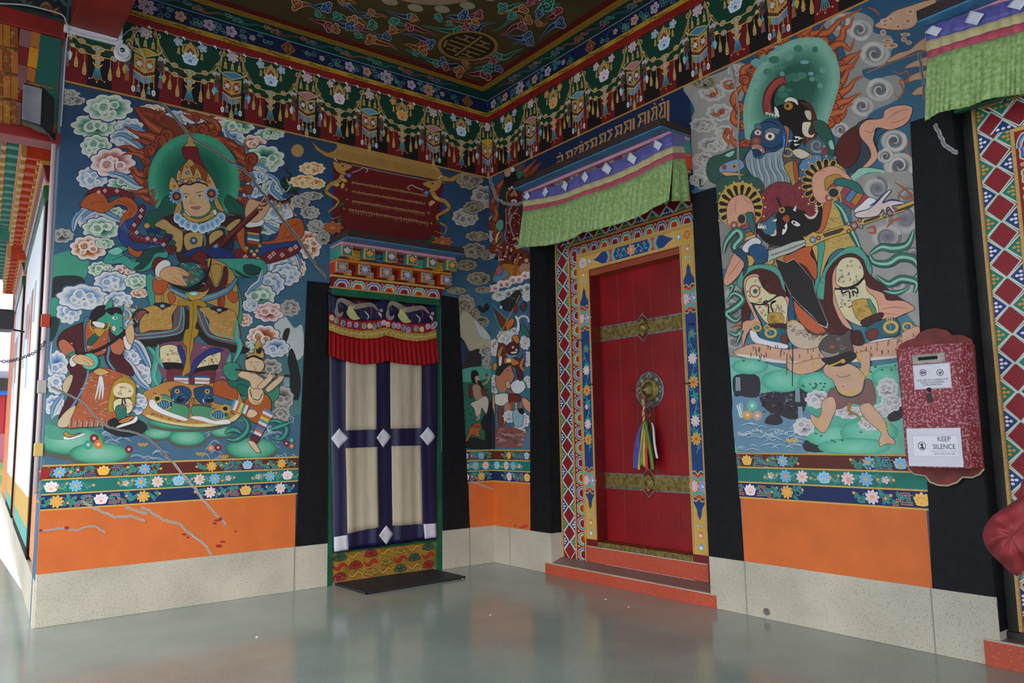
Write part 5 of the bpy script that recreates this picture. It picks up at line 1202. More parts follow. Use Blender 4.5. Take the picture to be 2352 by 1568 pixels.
F(ML, [1520,722,1540,690,1575,690,1585,620,1615,580,1625,640,1650,690,1640,730,1580,705],'c49a50'); ML.ell(1612,670,22,26,'1c1c20', 12); ML.spiral(1612,630,24,10,'c49a50', 1.3,90)
for x in (1555,1602): ML.ell(x, 773,14,5,'e8e0d8', 10); ML.ell(x, 773,5,5,'2a2a30', 6); ML.stroke([x - 16,760, x, 753, x + 16,762],3,'5a3a2c')
ML.stroke([1580,780,1574,795,1588,797],3,'9a6450'); ML.ell(1585,812,11,4,'a85a50', 8)
ML.stroke([1435,812,1640,838,1855,862],13,'3a1a16', sm=0)
for x, y in ((1660,845),(1690,848),(1760,855)):
    for k in range(4): ML.stroke([x + k * 11, y + 22, x + k * 12, y, x + 6 + k * 12, y - 14],9,'dcbc98', taper='end')
ML.stroke([1545,960,1560,1020,1610,1040,1640,990],6,'2a2018'); ML.stroke([1550,970,1575,1050,1620,1060],6,'b8903c')
def striped(P, x0, y0, x1, y1, w0, w1, cols):
    n = len(cols)
    for i, c in enumerate(cols):
        a, b = i / n, (i + 1) / n; wa, wb = w0 + (w1 - w0) * a, w0 + (w1 - w0) * b; dx, dy = x1 - x0, y1 - y0; L_ = math.hypot(dx, dy); nx, ny = -dy / L_, dx / L_
        P.poly([x0 + dx * a + nx * wa, y0 + dy * a + ny * wa, x0 + dx * b + nx * wb, y0 + dy * b + ny * wb, x0 + dx * b - nx * wb, y0 + dy * b - ny * wb, x0 + dx * a - nx * wa, y0 + dy * a - ny * wa], c)
RB = ['5a8ab8','e4dcd8','c86a34','e0c060','4fa088','dcd8d8','8a4a70','4f80b0']
striped(ML, 1410,1070,1560,1130,42,30, RB); F(ML, [1540,1110,1590,1120,1600,1150,1560,1175,1520,1160],'dcbc98', ol='6a3c2c')
striped(ML, 1690,1120,1590,1320,42,26, RB + ['c86a34','e4dcd8','5a8ab8']); F(ML, [1560,1300,1620,1320,1590,1370,1550,1350],'6e2430')
F(ML, [1528,1350,1570,1350,1600,1385,1622,1430,1595,1432,1560,1395],'dcbc98', ol='6a3c2c')
for p in ([1490,1160,1530,1230,1500,1300,1430,1340,1360,1330],[1350,1290,1420,1260,1480,1290],[1680,1200,1760,1200,1820,1260,1780,1330,1700,1320],[1700,1260,1760,1240,1850,1210]): ML.stroke(p, 44,'123f38', taper='both'); ML.stroke(p, 34,'2c8070', taper='both'); ML.stroke(p, 6,'7fc0ac', taper='both')
for x, y, r, c in ((380,1328,34,'7a2030'),(335,1376,34,'2f9a8a'),(411,1373,34,'d07a28'),(640,1410,30,'7a2030'),(1255,1400,25,'d08a50'),(1310,1396,27,'7a2030'),(1818,1366,22,'7a2030'),(1857,1342,17,'3fa088'),(1857,1386,20,'c86a30')): ML.ell(x, y, r, r, [(1, c),(.5, c),(0,'f0e4dc')],16)
for x, y in ((745,1370),(1180,1440),(1350,1460)):
    for k in range(5): ML.ell(x + (k - 2) * 13, y + (k % 2) * 9,13,10,'b8934a', 7)
# ---- inscription panel, its dragons and the clouds round it
ML.view(640,300,3.92)
cl(ML, [(1720,440,120,90, TAN),(1800,380,90,50, TAN),(1840,600,110,110, GRY),(1680,780,120,85, GRY),(1750,690,90,60, TAN),(1790,950,110,46, TAN),(1760,1080,115,72, TAN),(1870,1120,60,50, TAN),(1690,1210,100,52, TAN),(1800,1330,110,62, TAN),(1600,1440,90,34, TAN),(1680,1560,90,90, TAN)], ol='22282e', olw=5)
cl(ML, [(300,340,120,60, ORC),(230,460,140,60, ORC),(330,480,90,50, ORC)], ol=None); cl(ML, [(290,590,110,40, GRY),(190,640,90,60, GRY),(280,740,90,60, GRY),(330,860,80,60, GRY),(400,960,60,70, GRY)], ol='333a40', olw=4)
ML.ell(170,180,56,57,'b08a54', 26)
F(ML, [505,262,560,268,900,350,1330,432,1480,462,1490,960,1400,1000,1000,960,700,905,620,885,500,960,480,500],'661313', sm=0, ol=None)
ML.stroke([560,285,900,362,1340,448,1500,470],6,'8aa098', sm=0)
F(ML, [285,82,330,130,380,170,440,200,490,185,550,125,700,155,1000,222,1420,315,1480,400,1540,425,1590,400,1632,378,1620,425,1570,460,1480,455,1330,425,900,345,560,268,430,236,340,175],'b08444', sm=0, ol='5a3c1c', w=5)
for i in range(56): t = i / 55; x = 520 + 900 * t; ML.stroke([x, 165 + 195 * t, x + 3,240 + 195 * t],4,'7e5a28', sm=0)
for x, y in ((565,110),(1015,170),(1410,290)):
    for k in range(4): ML.ell(x + ((k % 2) * 2 - 1) * 14, y + 20 - k * 26,30 - k * 5,24 - k * 3,'b88c4a', 10)
    ML.stroke([x - 40, y + 44, x + 40, y + 60],14,'b88c4a', sm=0)
for x0, y0, y1, m in ((483,390,830,1),(1475,545,960,-1)):
    ML.stroke([x0, y0, x0 - 4, y1],26,'1f3a80', sm=0)
    h = y1 - y0; P_ = [(x0 + m * 100, y0 - 20),(x0 + m * 60, y0 + 60),(x0 - m * 20, y0 + h * .22),(x0 - m * 60, y0 + h * .36),(x0 - m * 5, y0 + h * .46),(x0 + m * 50, y0 + h * .55),(x0 + m * 20, y0 + h * .68),(x0 - m * 35, y0 + h * .78),(x0 - m * 10, y0 + h * .92),(x0 + m * 70, y0 + h * .86)]
    ML.stroke(P_, 52,'4a2c14', taper='end'); ML.stroke(P_, 42,'b58642', taper='end')
    for (a, b) in P_[1:-2]: ML.stroke([a - 10, b - 12, a, b, a - 10, b + 12],4,'7a5420');
    hx_, hy_ = x0 + m * 90, y0 - 60
    F(ML, [hx_ - m * 90, hy_ - 50, hx_ - m * 40, hy_ - 40, hx_ + m * 40, hy_ - 30, hx_ + m * 90, hy_ - 10, hx_ + m * 60, hy_ + 20, hx_ + m * 20, hy_ + 40, hx_ + m * 40, hy_ + 70, hx_ - m * 20, hy_ + 60, hx_ - m * 70, hy_ + 20],'b58642')
    ML.ell(hx_, hy_ - 10,12,10,'7a2418', 8); ML.ell(x0 + m * 145, y0 + 15,26,22,[(1,'1c3a70'),(0,'7fa0d0')],12)
    ML.stroke([hx_ + m * 80, hy_ + 50, hx_ + m * 140, hy_ + 30, hx_ + m * 190, hy_ + 5, hx_ + m * 225, hy_ + 30, hx_ + m * 205, hy_ + 50],7,'c0b4b0')
    ML.stroke([hx_ - m * 50, hy_ - 50, hx_ - m * 80, hy_ - 80],9,'d0c8c0', sm=0)
    for i, (dx, dy) in enumerate(((100,45),(120,80),(80,100),(-60,260),(70,290),(-80,350),(90,390),(110,460))): ML.leaf(x0 + m * dx * .8, y0 + dy, 60,18,(0.4 + i) * 1.3,('1f5a48','c8a060')[dy < 101])
    ML.flower(x0, y1 + 45,95,'c8743c','8a3a1c','b88a40', 8,2, ry=60)
def script(P, x0, y0, x1, y1, n, h, col, tail=0, seed=0):
    """a line of syllables: head bar, uprights, hooks and vowel signs"""
    R = random.Random(seed)
    for i in range(n):
        t = (i + .5) / n; x, y = x0 + (x1 - x0) * t, y0 + (y1 - y0) * t; w = abs(x1 - x0) / n; dy = (y1 - y0) / n
        P.stroke([x - w * .42, y - h * .35 - dy * .42, x + w * .38, y - h * .35 + dy * .4], h * .14, col, sm=0)
        k = R.randint(0,4)
        P.stroke([x + w * .28, y - h * .35, x + w * .28, y + h * (.2 + .35 * R.random() + tail * R.random())], h * .12, col, sm=0)
        if k in (0,1,3): P.stroke([x - w * .3, y - h * .35, x - w * .35, y, x - w * .02, y + h * .12, x + w * .24, y - h * .08], h * .11, col, sm=3)
        if k in (2,4): P.stroke([x - w * .25, y - h * .3, x - w * .1, y + h * .1, x + w * .2, y + h * .05], h * .12, col, sm=0)
        if R.random() < .3: P.stroke([x - w * .2, y - h * .75, x, y - h * .55, x + w * .2, y - h * .8], h * .1, col)
        if tail and R.random() < .5: P.stroke([x + w * .28, y + h * .3, x, y + h * .8, x - w, y + h * .9], h * .09, col, taper='end')
        elif R.random() < .25: P.stroke([x - w * .2, y + h * .3, x + w * .2, y + h * .5], h * .1, col, sm=0)
C_ = 'c2a066'
script(ML, 655,468,1340,590,38,22, C_, 0,1); script(ML, 660,550,1322,662,36,22, C_, 0,2); script(ML, 660,636,1318,748,34,24, C_, .2,3); script(ML, 628,712,1350,838,30,26, C_, .8,4)
for x, y in ((605,532),(1355,664),(612,622),(1350,742),(585,705),(1372,835)): script(ML, x - 12, y, x + 12, y + 3,1,22, C_, 0, int(x))
# ---- strip right of the curtained door
ML.view(1030,660,3.408)
F(ML, [70,620,350,600,350,1260,100,1260],'2c6654', sm=0, ol=None)
cl(ML, [(120,150,70,70, TAN),(190,210,60,50, TAN),(260,270,60,46, TAN),(275,20,70,26, TAN)], ol=None, pf=4)
F(ML, [225,150,250,140,265,160,300,120,320,160,290,190,255,195],'2a2624', ol=None)
F(ML, [80,420,85,230,130,180,200,240,290,330,345,420,345,500,250,520,170,500,130,440],'b0a68c', ol='6a6050'); F(ML, [200,250,240,290,300,350,320,400,250,380],'b8c4c0', ol=None)
F(ML, [88,400,130,430,160,500,240,480,255,600,200,640,110,650],'2f2c2c', ol=None); F(ML, [95,420,130,470,130,570,100,600],'2a3a60', ol=None)
for i in range(16): x, y = R.uniform(110,240), R.uniform(700,1150); ML.cloud(x, y, 26,20,'2a7a60','1f5a48','163f36', ol=None, pf=0, bumps=7)
F(ML, [105,640,340,620,340,700,110,740],'4fa08c', ol=None); cl(ML, [(300,500,60,44, GRY),(310,590,50,50, GRY)], ol='4a4c50', olw=3, pf=3)
F(ML, [260,1100,250,1060,300,960,345,880,345,1250,290,1240,285,1130],'20242c', ol=None); F(ML, [120,1190,200,1170,290,1200,340,1200,345,1260,120,1260],'1f2424', ol=None)
F(ML, [180,660,215,650,235,690,210,750,180,730],'1c1818'); F(ML, [205,700,232,690,245,720,240,750,215,745],'b89c80', ol='3a2a24', w=2); F(ML, [225,730,255,740,275,790,245,775],'2a201e')
F(ML, [175,790,215,755,250,780,275,860,255,890,215,880,190,840],'a88c74', ol='3a2a24', w=3); ML.stroke([265,760,300,740,318,700],16,'a88c74'); ML.ell(298,685,14,14,'9a3a30', 10)
F(ML, [160,760,180,770,190,850,165,860],'6a2c2c'); F(ML, [255,800,310,800,290,830,320,860,270,850],'7a2c2c'); F(ML, [172,910,230,880,290,850,312,900,295,990,260,940,245,1010,215,1005,200,950],'cbbfae', ol='5a4c40', w=3); ML.stroke([235,990,240,1020,215,1035],16,'a88c74')
F(ML, [165,1110,190,1075,240,1060,262,1090,240,1130,250,1170,210,1160,180,1150,150,1200,130,1200,155,1150],'ae6030', ol='4a2414', w=3)
for i in range(9): ML.stroke([180 + i * 9,1072 + (i % 2) * 6,184 + i * 9,1100],4,'4a2414', sm=0)
# plastered-over cracks
def crack(P, pts, w, seed=0, col='8c857e'):
    R = random.Random(seed); Q = sm_curve([(pts[i], pts[i + 1]) for i in range(0, len(pts), 2)], False, 5); Q = [(x + R.uniform(-.22,.22) * w, y + R.uniform(-.22,.22) * w) for x, y in Q]
    P.stroke(Q, w, lerp(col, 'ffffff', .15), sm=0); P.stroke([(x + R.uniform(-.2,.2) * w, y + R.uniform(-.2,.2) * w) for x, y in Q], w * .5, lerp(col, '3a2c28', .35), sm=0)
ML.view(*A); crack(ML, [760,-130,775,-30,830,60,1000,170,1150,350,1220,420,1400,530,1570,640,1680,720,1800,890,1950,1080,2080,1240,2180,1400,2310,1560],24,1,'6f6a66')
ML.view(*B); crack(ML, [50,940,200,1010,290,1060,400,1180,480,1240,560,1260,700,1290,830,1370,970,1510],16,2,'7c7672')
ML.build('temple_mural', WL, label='mural of a crowned lute player before a green halo among swirling clouds')
XK = PL(base=.0085, ext=(-4.5,.1,.3,1.4)); XK.clip = (-4.282,0,.4,1.25)
XK.view(60,1040,3.5636)
for i, p in enumerate(([1110,0,1200,80,1300,200,1380,290,1470,410,1560,510,1630,590],[460,395,560,450,690,510,770,525,860,515,965,560],[810,445,900,470,990,500],[940,440,1050,500,1150,555,1240,575,1330,650,1430,720,1525,835],[95,645,200,630,300,615,400,630,500,605,580,605,645,658])):
    crack(XK, p, 20 if i < 4 else 16, i + 5,'b0a59c')
for x, y in ((330,612),(1560,550),(1585,540),(1540,575),(1320,690),(1290,665),(1712,640),(1608,725),(1575,760),(110,635)): XK.ell(x, y, R.uniform(8,30), R.uniform(6,18), '9c2c2c', 7)
XK.view(660,1000,3.92); crack(XK, [1650,415,1750,445,1860,495],14,33,'b8a8a0')
XK.build('crack_filler', WL)
# ================================================================ murals on the right wall
MRP = PR(base=.0005, ext=(-.2,8,1.1,4.6), cell=.014); MRP.clip = (.0005,8,1.214,4.327); P = MRP
P.metric()
P.poly([0,1.2,.68,1.2,.68,4.33,0,4.33],'48788c', grad='2c4a6c'); P.poly([.68,3.4,3.0,3.4,3.0,4.33,.68,4.33],'1a3058', grad='14274c')
P.poly([2.95,1.2,4.972,1.2,4.972,4.33,2.95,4.33],'5a90a0', grad='2a5072'); P.poly([4.98,3.56,7.6,3.56,7.6,4.33,4.98,4.33],'2a5072')
def clipR(a, b):
    a = max(a, .0005); b = min(max(b, 1.214), 4.327); t = min(1,(b - .396) / 2.96)
    if a < .96 and b < 3.4: a = min(a, .656 + .09 * t)
    elif a > 2.5 and b < 3.355: a = min(max(a, 3.251 - .084 * t), 4.632 + .098 * t)
    return a, b
P.clip = clipR
G_ = (1550,0,3.485); H_2 = (1620,380,3.409); I_ = (1620,740,2.3755)
GR2 = ('c4beb8','97928e','55565a'); PCH = 'dc9f86'; MINT = '93c6b0'; DTE = '2c5a50'; ORF = ('bc5a32','6a2818')
P.view(*G_)
# smoke left of halo
F(P, [70,700,200,640,330,590,440,545,520,500,600,560,560,740,500,900,500,1180,460,1440,300,1500,160,1470,130,1000,160,880,110,780],'9b9691', ol=None)
cl(P, [(300,740,110,70, GR2),(230,660,120,60, TAN),(430,680,70,60, GR2),(360,900,110,70, GR2),(230,1000,110,60, GR2),(300,1160,120,60, GR2),(230,1280,90,60, GR2),(400,1060,80,60, GR2),(240,1390,90,50, GR2),(480,560,60,50, GR2),(180,1440,70,50, GR2)], ol=None, pf=3)
# smoke right
F(P, [1190,200,1320,110,1480,100,1590,160,1590,260,1730,290,1740,400,1640,520,1500,560,1560,640,1760,600,1840,680,1780,800,1600,880,1520,960,1400,1030,1300,1080,1240,1000,1300,800,1380,500,1300,300],'96938f', ol=None)
for x, y, r in ((1480,240,100),(1600,430,120),(1640,720,110),(1500,850,90),(1330,180,80),(1330,1040,70)):
    P.ell(x, y, r * 1.1, r * .9,[(1,'8b8986'),(.8,'bdb8b2'),(.45,'77777a'),(0,'55565a')],20); P.spiral(x, y, r * .8, r * .3,'c4beb8', 1.5, x % 360)
# sky right with peach streak clouds
for q in ([1600,210,1680,150,1760,90,1880,50,2000,10,2090,0,2060,60,1960,150,1900,220,1760,240],[1690,500,1780,430,1880,400,1960,330,2040,300,2040,420,1960,400,1800,470],[1840,545,1900,500,2040,450,2040,520,1920,535],[1850,660,1900,600,2040,560,2040,620,1930,640],[1900,760,1950,700,2040,690,2040,740]):
    F(P, q, 'c89c80', ol='8a5a40', w=5);
for i in range(16): x, y = R.uniform(1660,2040), R.uniform(40,460); P.ell(x, y, R.uniform(20,46), R.uniform(12,24), [(1,'dcc0a8'),(.4,'b07858'),(0,'94583c')],12)
P.stroke([1530,585,1780,480,2040,400],10,'9c6848', sm=0)
for p in ([1740,560,1800,590,1860,570,1870,650,1800,640,1830,720,1790,780,1750,730],[1740,1190,1820,1160,1880,1130,1850,1200,1890,1250,1830,1280,1800,1230],[1540,60,1600,80,1640,130]): P.stroke(p, 14,'b0562c', taper='both')
# flames
FR = [([560,1160,490,1150,450,1100,470,1020],50),([590,1120,600,1040,570,980],40),([540,1000,470,960,480,880,520,830],50),([560,900,500,880,600,840,610,770],44),([520,860,470,800,500,730,560,680,630,600],50),([600,760,560,700,600,660,640,620],36),([560,640,550,560,600,520,690,450],50),([620,580,660,520,720,470],40),([700,440,740,380,820,370,850,340],46),([850,370,800,410,740,420],34),([850,340,880,330,930,310],26),
      ([460,690,420,700,400,660,470,640],26),([300,760,340,740,310,700],22),([380,890,330,920,280,910],24),([420,1050,400,1100,430,1140,420,1200],28),
      ([1040,280,1100,270,1160,250,1190,190],50),([1000,290,1080,240,1100,200],30),([1190,340,1180,280,1240,250,1330,160,1500,70],60),([1260,380,1340,300,1350,230,1400,210,1430,130],48),([1260,450,1260,380,1340,350,1400,400,1440,300],56),([1330,520,1400,460,1460,430,1500,400],44),([1290,600,1340,550,1420,520,1480,440],50),
      ([1300,690,1350,640,1390,560,1440,540],48),([1290,780,1340,740,1400,700,1440,640,1510,610],52),([1270,860,1330,820,1400,800,1440,770,1495,745],48),([1240,980,1270,910,1350,890,1370,850,1430,830],54),([1300,960,1350,930,1380,880],36)]
for p, w_ in FR: P.flame(p, w_ * 1.25, *ORF)
P.rings([548,900,560,800,600,680,650,560,720,460,840,370,960,315,1080,298,1180,310,1240,370,1300,470,1325,600,1310,720,1270,850,1230,960,1190,1010,900,1040,600,1120,560,1050],[(1,'7fb29c'),(.88,'86b8a4'),(.68,'58907c'),(.45,'2f5f50'),(0,'2c584c')], (960,700), sm=3)
for i in range(30): x, y = R.uniform(640,1250), R.uniform(380,760); P.ell(x, y, R.uniform(20,50), R.uniform(12,36),('4f8070','6fa090','3f7466')[i % 3] if i % 4 else '6fa8a8', 7)
# tusked black head with ribbed trunk
P.stroke([750,910,735,830,760,730,820,660,890,638],66,'5a201e'); P.stroke([750,910,740,830,765,735,820,665,885,640],52,'a84440'); P.stroke([800,890,785,800,815,720,880,665],40,'1a1616', taper='end')
for i in range(14): t = i / 13; x = 728 + 20 * t + 130 * t * t; y = 900 - 270 * t; P.stroke([x - 14, y + 4, x + 18, y + 10],6,'6a2824', sm=0)
F(P, [800,870,850,840,900,830,960,800,1050,810,1100,880,1110,960,1060,990,1040,1080,990,1180,920,1195,950,1080,900,1010,840,1000,820,940],'1c1718')
F(P, [1000,820,1080,830,1125,900,1145,1000,1130,1100,1090,1165,1035,1160,1030,1080,1095,1040,1060,960,1090,890],'5a2e1c'); P.spiral(1090,1110,36,12,'8a5030', 1.4,30)
P.ell(912,850,40,36,'1c1718', 16); P.ell(912,850,37,33,[(1,'a06418'),(0,'e0a83c')],16); P.ell(905,850,14,14,'16202c', 12)
P.stroke([882,815,915,795,960,805,990,840],30,'e4dfd0', taper='both'); P.stroke([980,815,960,800],20,'e4dfd0', sm=0)
F(P, [1025,985,1060,975,1095,985,1072,1050,1090,1082,1122,1068,1105,1102,1050,1095,1022,1055],'dcd4b8'); F(P, [1040,890,1090,890,1095,960,1060,950],'cfc4a4')
F(P, [800,850,830,880,838,930,815,932,800,900],'e4dfd0');
for i in range(5): P.poly([725 + i * 24,900 + i * 6,748 + i * 24,900 + i * 6,740 + i * 22,925 + i * 5],'e4e0d4')
for x, y in ((960,1090),(950,1120),(955,1150),(900,1120),(985,1100)): P.poly([x, y, x + 50, y + 4, x + 10, y + 20],'e4e0d4')
F(P, [840,1010,900,1010,920,1050,900,1180,880,1240,870,1180,890,1090,850,1050],'b46a60')
# green scarf and small beast at the left shoulder
F(P, [255,1340,290,1262,380,1232,480,1190,600,1175,570,1240,545,1300,600,1400,520,1450,380,1482,280,1445],'36584e'); F(P, [400,1240,470,1205,480,1225,440,1260], MINT)
F(P, [365,1330,440,1290,520,1275,560,1330,500,1375,400,1395,360,1378],'7c9cc0'); F(P, [370,1380,480,1380,560,1400,540,1425,440,1420],'d0a070'); P.ell(478,1332,22,20,'c8872c', 12); P.ell(478,1332,9,9,'1c1a1c', 8); P.ell(398,1338,22,24,'9a4a4c', 10)
F(P, [1110,968,1200,975,1262,1080,1285,1210,1240,1245,1180,1110,1130,1055],'2c5a4c'); F(P, [1230,1140,1260,1120,1282,1190,1250,1195], MINT)
P.ell(1130,1170,80,60,'5c666c', 16); P.spiral(1140,1165,62,20,'8f9aa0', 1.5,0); F(P, [1020,1290,1100,1240,1180,1250,1160,1330,1060,1370,1000,1350],'5f86b4'); P.ell(1200,1210,26,30,'8f3c3c', 10); P.ell(1080,1250,20,17,'c8872c', 10)
F(P, [880,1200,900,1260,1000,1270,990,1320,880,1345,860,1280],'6a5448'); P.ring(905,1222,38,32,12,'d0a848', 14); F(P, [940,1215,1000,1190,1080,1230,1060,1260,1000,1270],'d8c8b0')
for i in range(20): x, y = R.uniform(545,980), R.uniform(1230,1340); P.ring(x, y, 10,8,3,'8f7c6c', 6,0,180)
# blue wrathful face
F(P, [645,1030,700,980,760,950,830,960,880,1030,892,1100,872,1180,800,1212,720,1195,640,1160,608,1110,618,1065],'284e72')
F(P, [640,1010,660,990,690,1000,700,1030,660,1035],'5c7080'); F(P, [720,1050,780,1020,850,1040,820,1080,790,1060,740,1075],'6a7c88')
P.stroke([690,990,740,975,800,985,850,1020],12,'16304c', taper='both'); P.stroke([700,1170,780,1190,850,1160,880,1100],16,'16304c', taper='both'); P.stroke([860,1190,800,1205],12,'16304c', taper='both')
for x, y, a, b in ((765,1092,36,30),(668,1062,24,19)): P.ell(x, y, a + 7, b + 7,'b06a5c', 14); P.ell(x, y, a, b, 'ece6dc', 14); P.ell(x, y, a * .45, b * .55,'5a2a22', 10)
P.ell(655,1130,50,46,[(1,'4a2c34'),(.5,'8f5250'),(0,'a86a60')],14); F(P, [612,1165,660,1152,700,1170,728,1215,705,1228,680,1200,630,1185],'c07868')
for i in range(5): P.poly([622 + i * 16,1182 + i * 4,636 + i * 16,1184 + i * 4,632 + i * 16,1202 + i * 5],'f0ece4')
P.stroke([685,1200,690,1235],12,'f0ece4', taper='end'); P.ell(650,1225,48,36,'1d4060', 14); F(P, [860,1050,885,1045,898,1090,880,1220,862,1232,858,1150],'1f5a94'); P.stroke([872,1080,880,1130,868,1190],8,'6fa0cc', taper='both')
# beard
F(P, [572,1255,615,1195,640,1260,690,1270,740,1225,810,1215,880,1175,862,1260,900,1350,922,1450,935,1580,860,1660,760,1600,700,1480,620,1400,575,1330],'93a2aa', ol='3a464e')
for i in range(18):
    x = 600 + i * 16; P.stroke([x, 1260 - 2 * i, x + 10,1340, x + 30 + i * 2,1420, x + 20 + i * 3,1500 + i * 4],6,('5a6a74','b4c0c6','3c4a54')[i % 3], taper='both')
# scarves to the right
F(P, [1288,1190,1340,1085,1450,1010,1475,1060,1485,1200,1430,1322,1345,1345,1292,1265],'5a241e')
F(P, [1455,1005,1530,955,1610,960,1700,1030,1620,1030,1600,1130,1630,1230,1560,1320,1480,1360,1340,1400,1450,1300,1490,1200,1480,1090],'34424c'); F(P, [1620,1040,1740,1035,1640,1080,1620,1180],'2c5878')
F(P, [1480,1020,1540,962,1620,955,1670,940,1680,890,1740,855,1840,842,1900,858,1905,885,1880,960,1820,1012,1720,1040,1620,1022,1600,1080,1592,1130,1622,1210,1620,1275,1560,1335,1500,1345,1570,1262,1555,1180,1490,1100], PCH)
for p in ([1700,960,1780,900,1890,870],[1720,990,1800,970,1870,930],[1510,1040,1580,1060,1600,1000]): P.stroke(p, 5,'9a5a48', taper='both')
F(P, [1440,1385,1500,1342,1620,1350,1690,1372,1660,1430,1625,1502,1500,1508,1400,1440], MINT); P.stroke([1450,1440,1540,1390,1660,1380],8,'3f7a6c', taper='both')
for x, y, r in ((1760,1130,110),(1800,1330,130),(1700,1480,100),(1840,1500,90),(1690,1250,70)): P.ell(x, y, r, r * .85,[(1,'8d8a88'),(.8,'c0bab4'),(.5,'6f6f74'),(0,'4c4e54')],20); P.spiral(x, y, r * .8, r * .28,'c4beb8', 1.5, x % 360);
for p in ([1640,1440,1740,1400,1860,1440,1900,1560],[1740,1260,1850,1240,1910,1300]): P.stroke(p, 20,'b4aeaa', taper='both')
# ---- body
P.view(*H_2)
F(P, [1180,110,1400,60,1680,80,1700,480,1680,720,1300,720,1200,560,1150,380],'9a9590', ol=None); F(P, [60,430,200,420,330,560,300,760,130,800],'8f8b88', ol=None); F(P, [130,880,330,880,300,1100,320,1440,180,1470],'8f9390', ol=None); F(P, [1280,720,1700,700,1720,1280,1500,1060,1330,960],'a09c98', ol=None)
F(P, [380,420,480,560,560,640,900,640,1000,1000,900,1100,700,1100,560,860,420,780,330,700],'5f2c26', ol=None); F(P, [500,640,640,700,620,900,560,800,500,780],'b8924c'); F(P, [440,560,470,640,420,720,380,640],'7a7f88')
F(P, [90,120,240,80,420,100,460,200,300,230,180,280,100,300],'36584e'); F(P, [380,560,440,520,500,620,470,660,400,640],'8a8f98')
for x, y, r in ((250,60,1),(1560,420,150),(1430,560,130),(1600,250,110),(1350,180,110),(1560,940,90),(240,1010,90),(230,1150,90),(1640,700,80),(240,900,70),(1500,930,70),(230,1380,70)):
    if r > 10: P.ell(x, y, r, r * .8,[(1,'9b9793'),(.75,'bcb6b0'),(.4,'85838a'),(0,'66666c')],20); P.spiral(x, y, r * .8, r * .25,'77767a', 1.4, x % 360)
for p in ([1480,130,1560,180,1620,240,1560,260,1500,200],[1420,490,1480,430,1560,410],[1260,500,1320,480,1330,530,1270,520],[200,1270,260,1250,290,1270,240,1290]): P.stroke(p, 20,'a8542e', taper='both')
F(P, [440,220,560,130,700,140,830,100,910,200,905,330,860,405,780,440,700,380,560,365,480,430,420,440,410,300],'85363c')
for i in range(70): x, y = R.uniform(430,890), R.uniform(160,420); P.spiral(x, y, 13,4,'5e2028', 1.2, i * 37)
F(P, [620,0,700,-30,720,100,690,160,660,90],'b48c48'); F(P, [690,-20,720,-20,735,90,715,150],'b0502c')
# right gold coat, straps
F(P, [905,300,1000,280,1060,370,1130,470,1150,560,1210,650,1140,660,1060,650,985,700,940,790,905,900,870,960,880,830,925,660,900,560,860,500],'c8a55c')
for i in range(90):
    x, y = R.uniform(900,1150), R.uniform(320,660); P.ring(x, y, 12,9,3.5,'9c7c3c', 6,0,180)
F(P, [935,300,990,285,970,400,935,500,890,530,875,510,912,420],'c8653a'); P.stroke([1000,280,1065,350,1110,460,1170,580,1225,690],40, DTE, taper='both'); P.stroke([1005,285,1075,350,1125,460,1180,570,1230,680],22, MINT, taper='both')
F(P, [840,620,900,600,940,600,930,700,900,900,930,1000,890,1020,860,950,880,800,880,700],'4aa490'); F(P, [840,640,885,630,880,760,860,700],'c8a55c')
# bull head
F(P, [405,495,470,535,540,555,565,500,555,400,600,340,660,320,740,350,790,365,800,420,860,408,895,300,920,340,912,450,880,512,790,545,760,600,610,632,500,612,440,565],'1f1a1b')
F(P, [605,415,640,385,665,402,658,440,640,455,625,440],'b04a38'); P.ell(605,350,24,24,'c8a050', 12); P.ell(605,350,12,12,'1f1a1b', 10); P.stroke([600,330,580,280,560,255],14,'1f1a1b')
F(P, [605,545,610,500,640,450,648,490,630,530],'ece8e0'); F(P, [675,445,700,430,750,462,730,480,700,470],'ece8e0'); P.ell(622,490,10,10,'1c181a', 8); P.ell(700,450,10,10,'1c181a', 8)
P.stroke([780,380,820,410,860,400,890,350],20,'e0c8bc', taper='both'); P.stroke([555,500,550,540,515,548],20,'e0c8bc', taper='both'); P.poly([690,350,718,310,712,362],'e8e4dc'); P.poly([525,435,565,415,560,440],'e8e4dc')
for i in range(5): P.poly([412 + i * 14,490 - 4 * i + 10 * (i % 2), 428 + i * 14,490 + i * 4,425 + i * 13,445 + 6 * i],'e8e4dc')
for i in range(4): P.poly([858,300 + i * 18,882,290 + i * 18,880,308 + i * 18],'e8e4dc')
# sunbursts and sleeves
def burst(cx, cy, a0, a1, n, r0, r1, ky=1):
    for i in range(n):
        a = math.radians(a0 + (a1 - a0) * i / (n - 1)); c, q = math.cos(a), math.sin(a)
        for k, col in ((1.0,'d0aa58'),(.72,'2a1c18')):
            Q = [(cx + c * (r0 + (r1 - r0) * t * (1.0 if k == 1 else .94)) - q * h * r1 * .125 * k, (cy + (q * (r0 + (r1 - r0) * t * (1.0 if k == 1 else .94)) + c * h * r1 * .125 * k) * ky)) for t, h in ((0,.4),(.5,.8),(.85,1),(1,0),(.85,-1),(.5,-.8),(0,-.4))]
            P.poly(Q, col, sm=2)
        P.ell(cx + c * (r1 + 16), cy + q * (r1 + 16) * ky, 9,9,'d0aa58', 8)
P.ell(280,320,175,190,'c8a050', 24); burst(280,330,150,380,12,80,178,1.05)
F(P, [178,450,172,340,205,265,285,228,360,265,392,350,395,440,350,380,270,390,248,470,205,485], PCH)
P.ell(960,130,170,160,'c8a050', 24); burst(950,140,110,290,10,90,195,1)
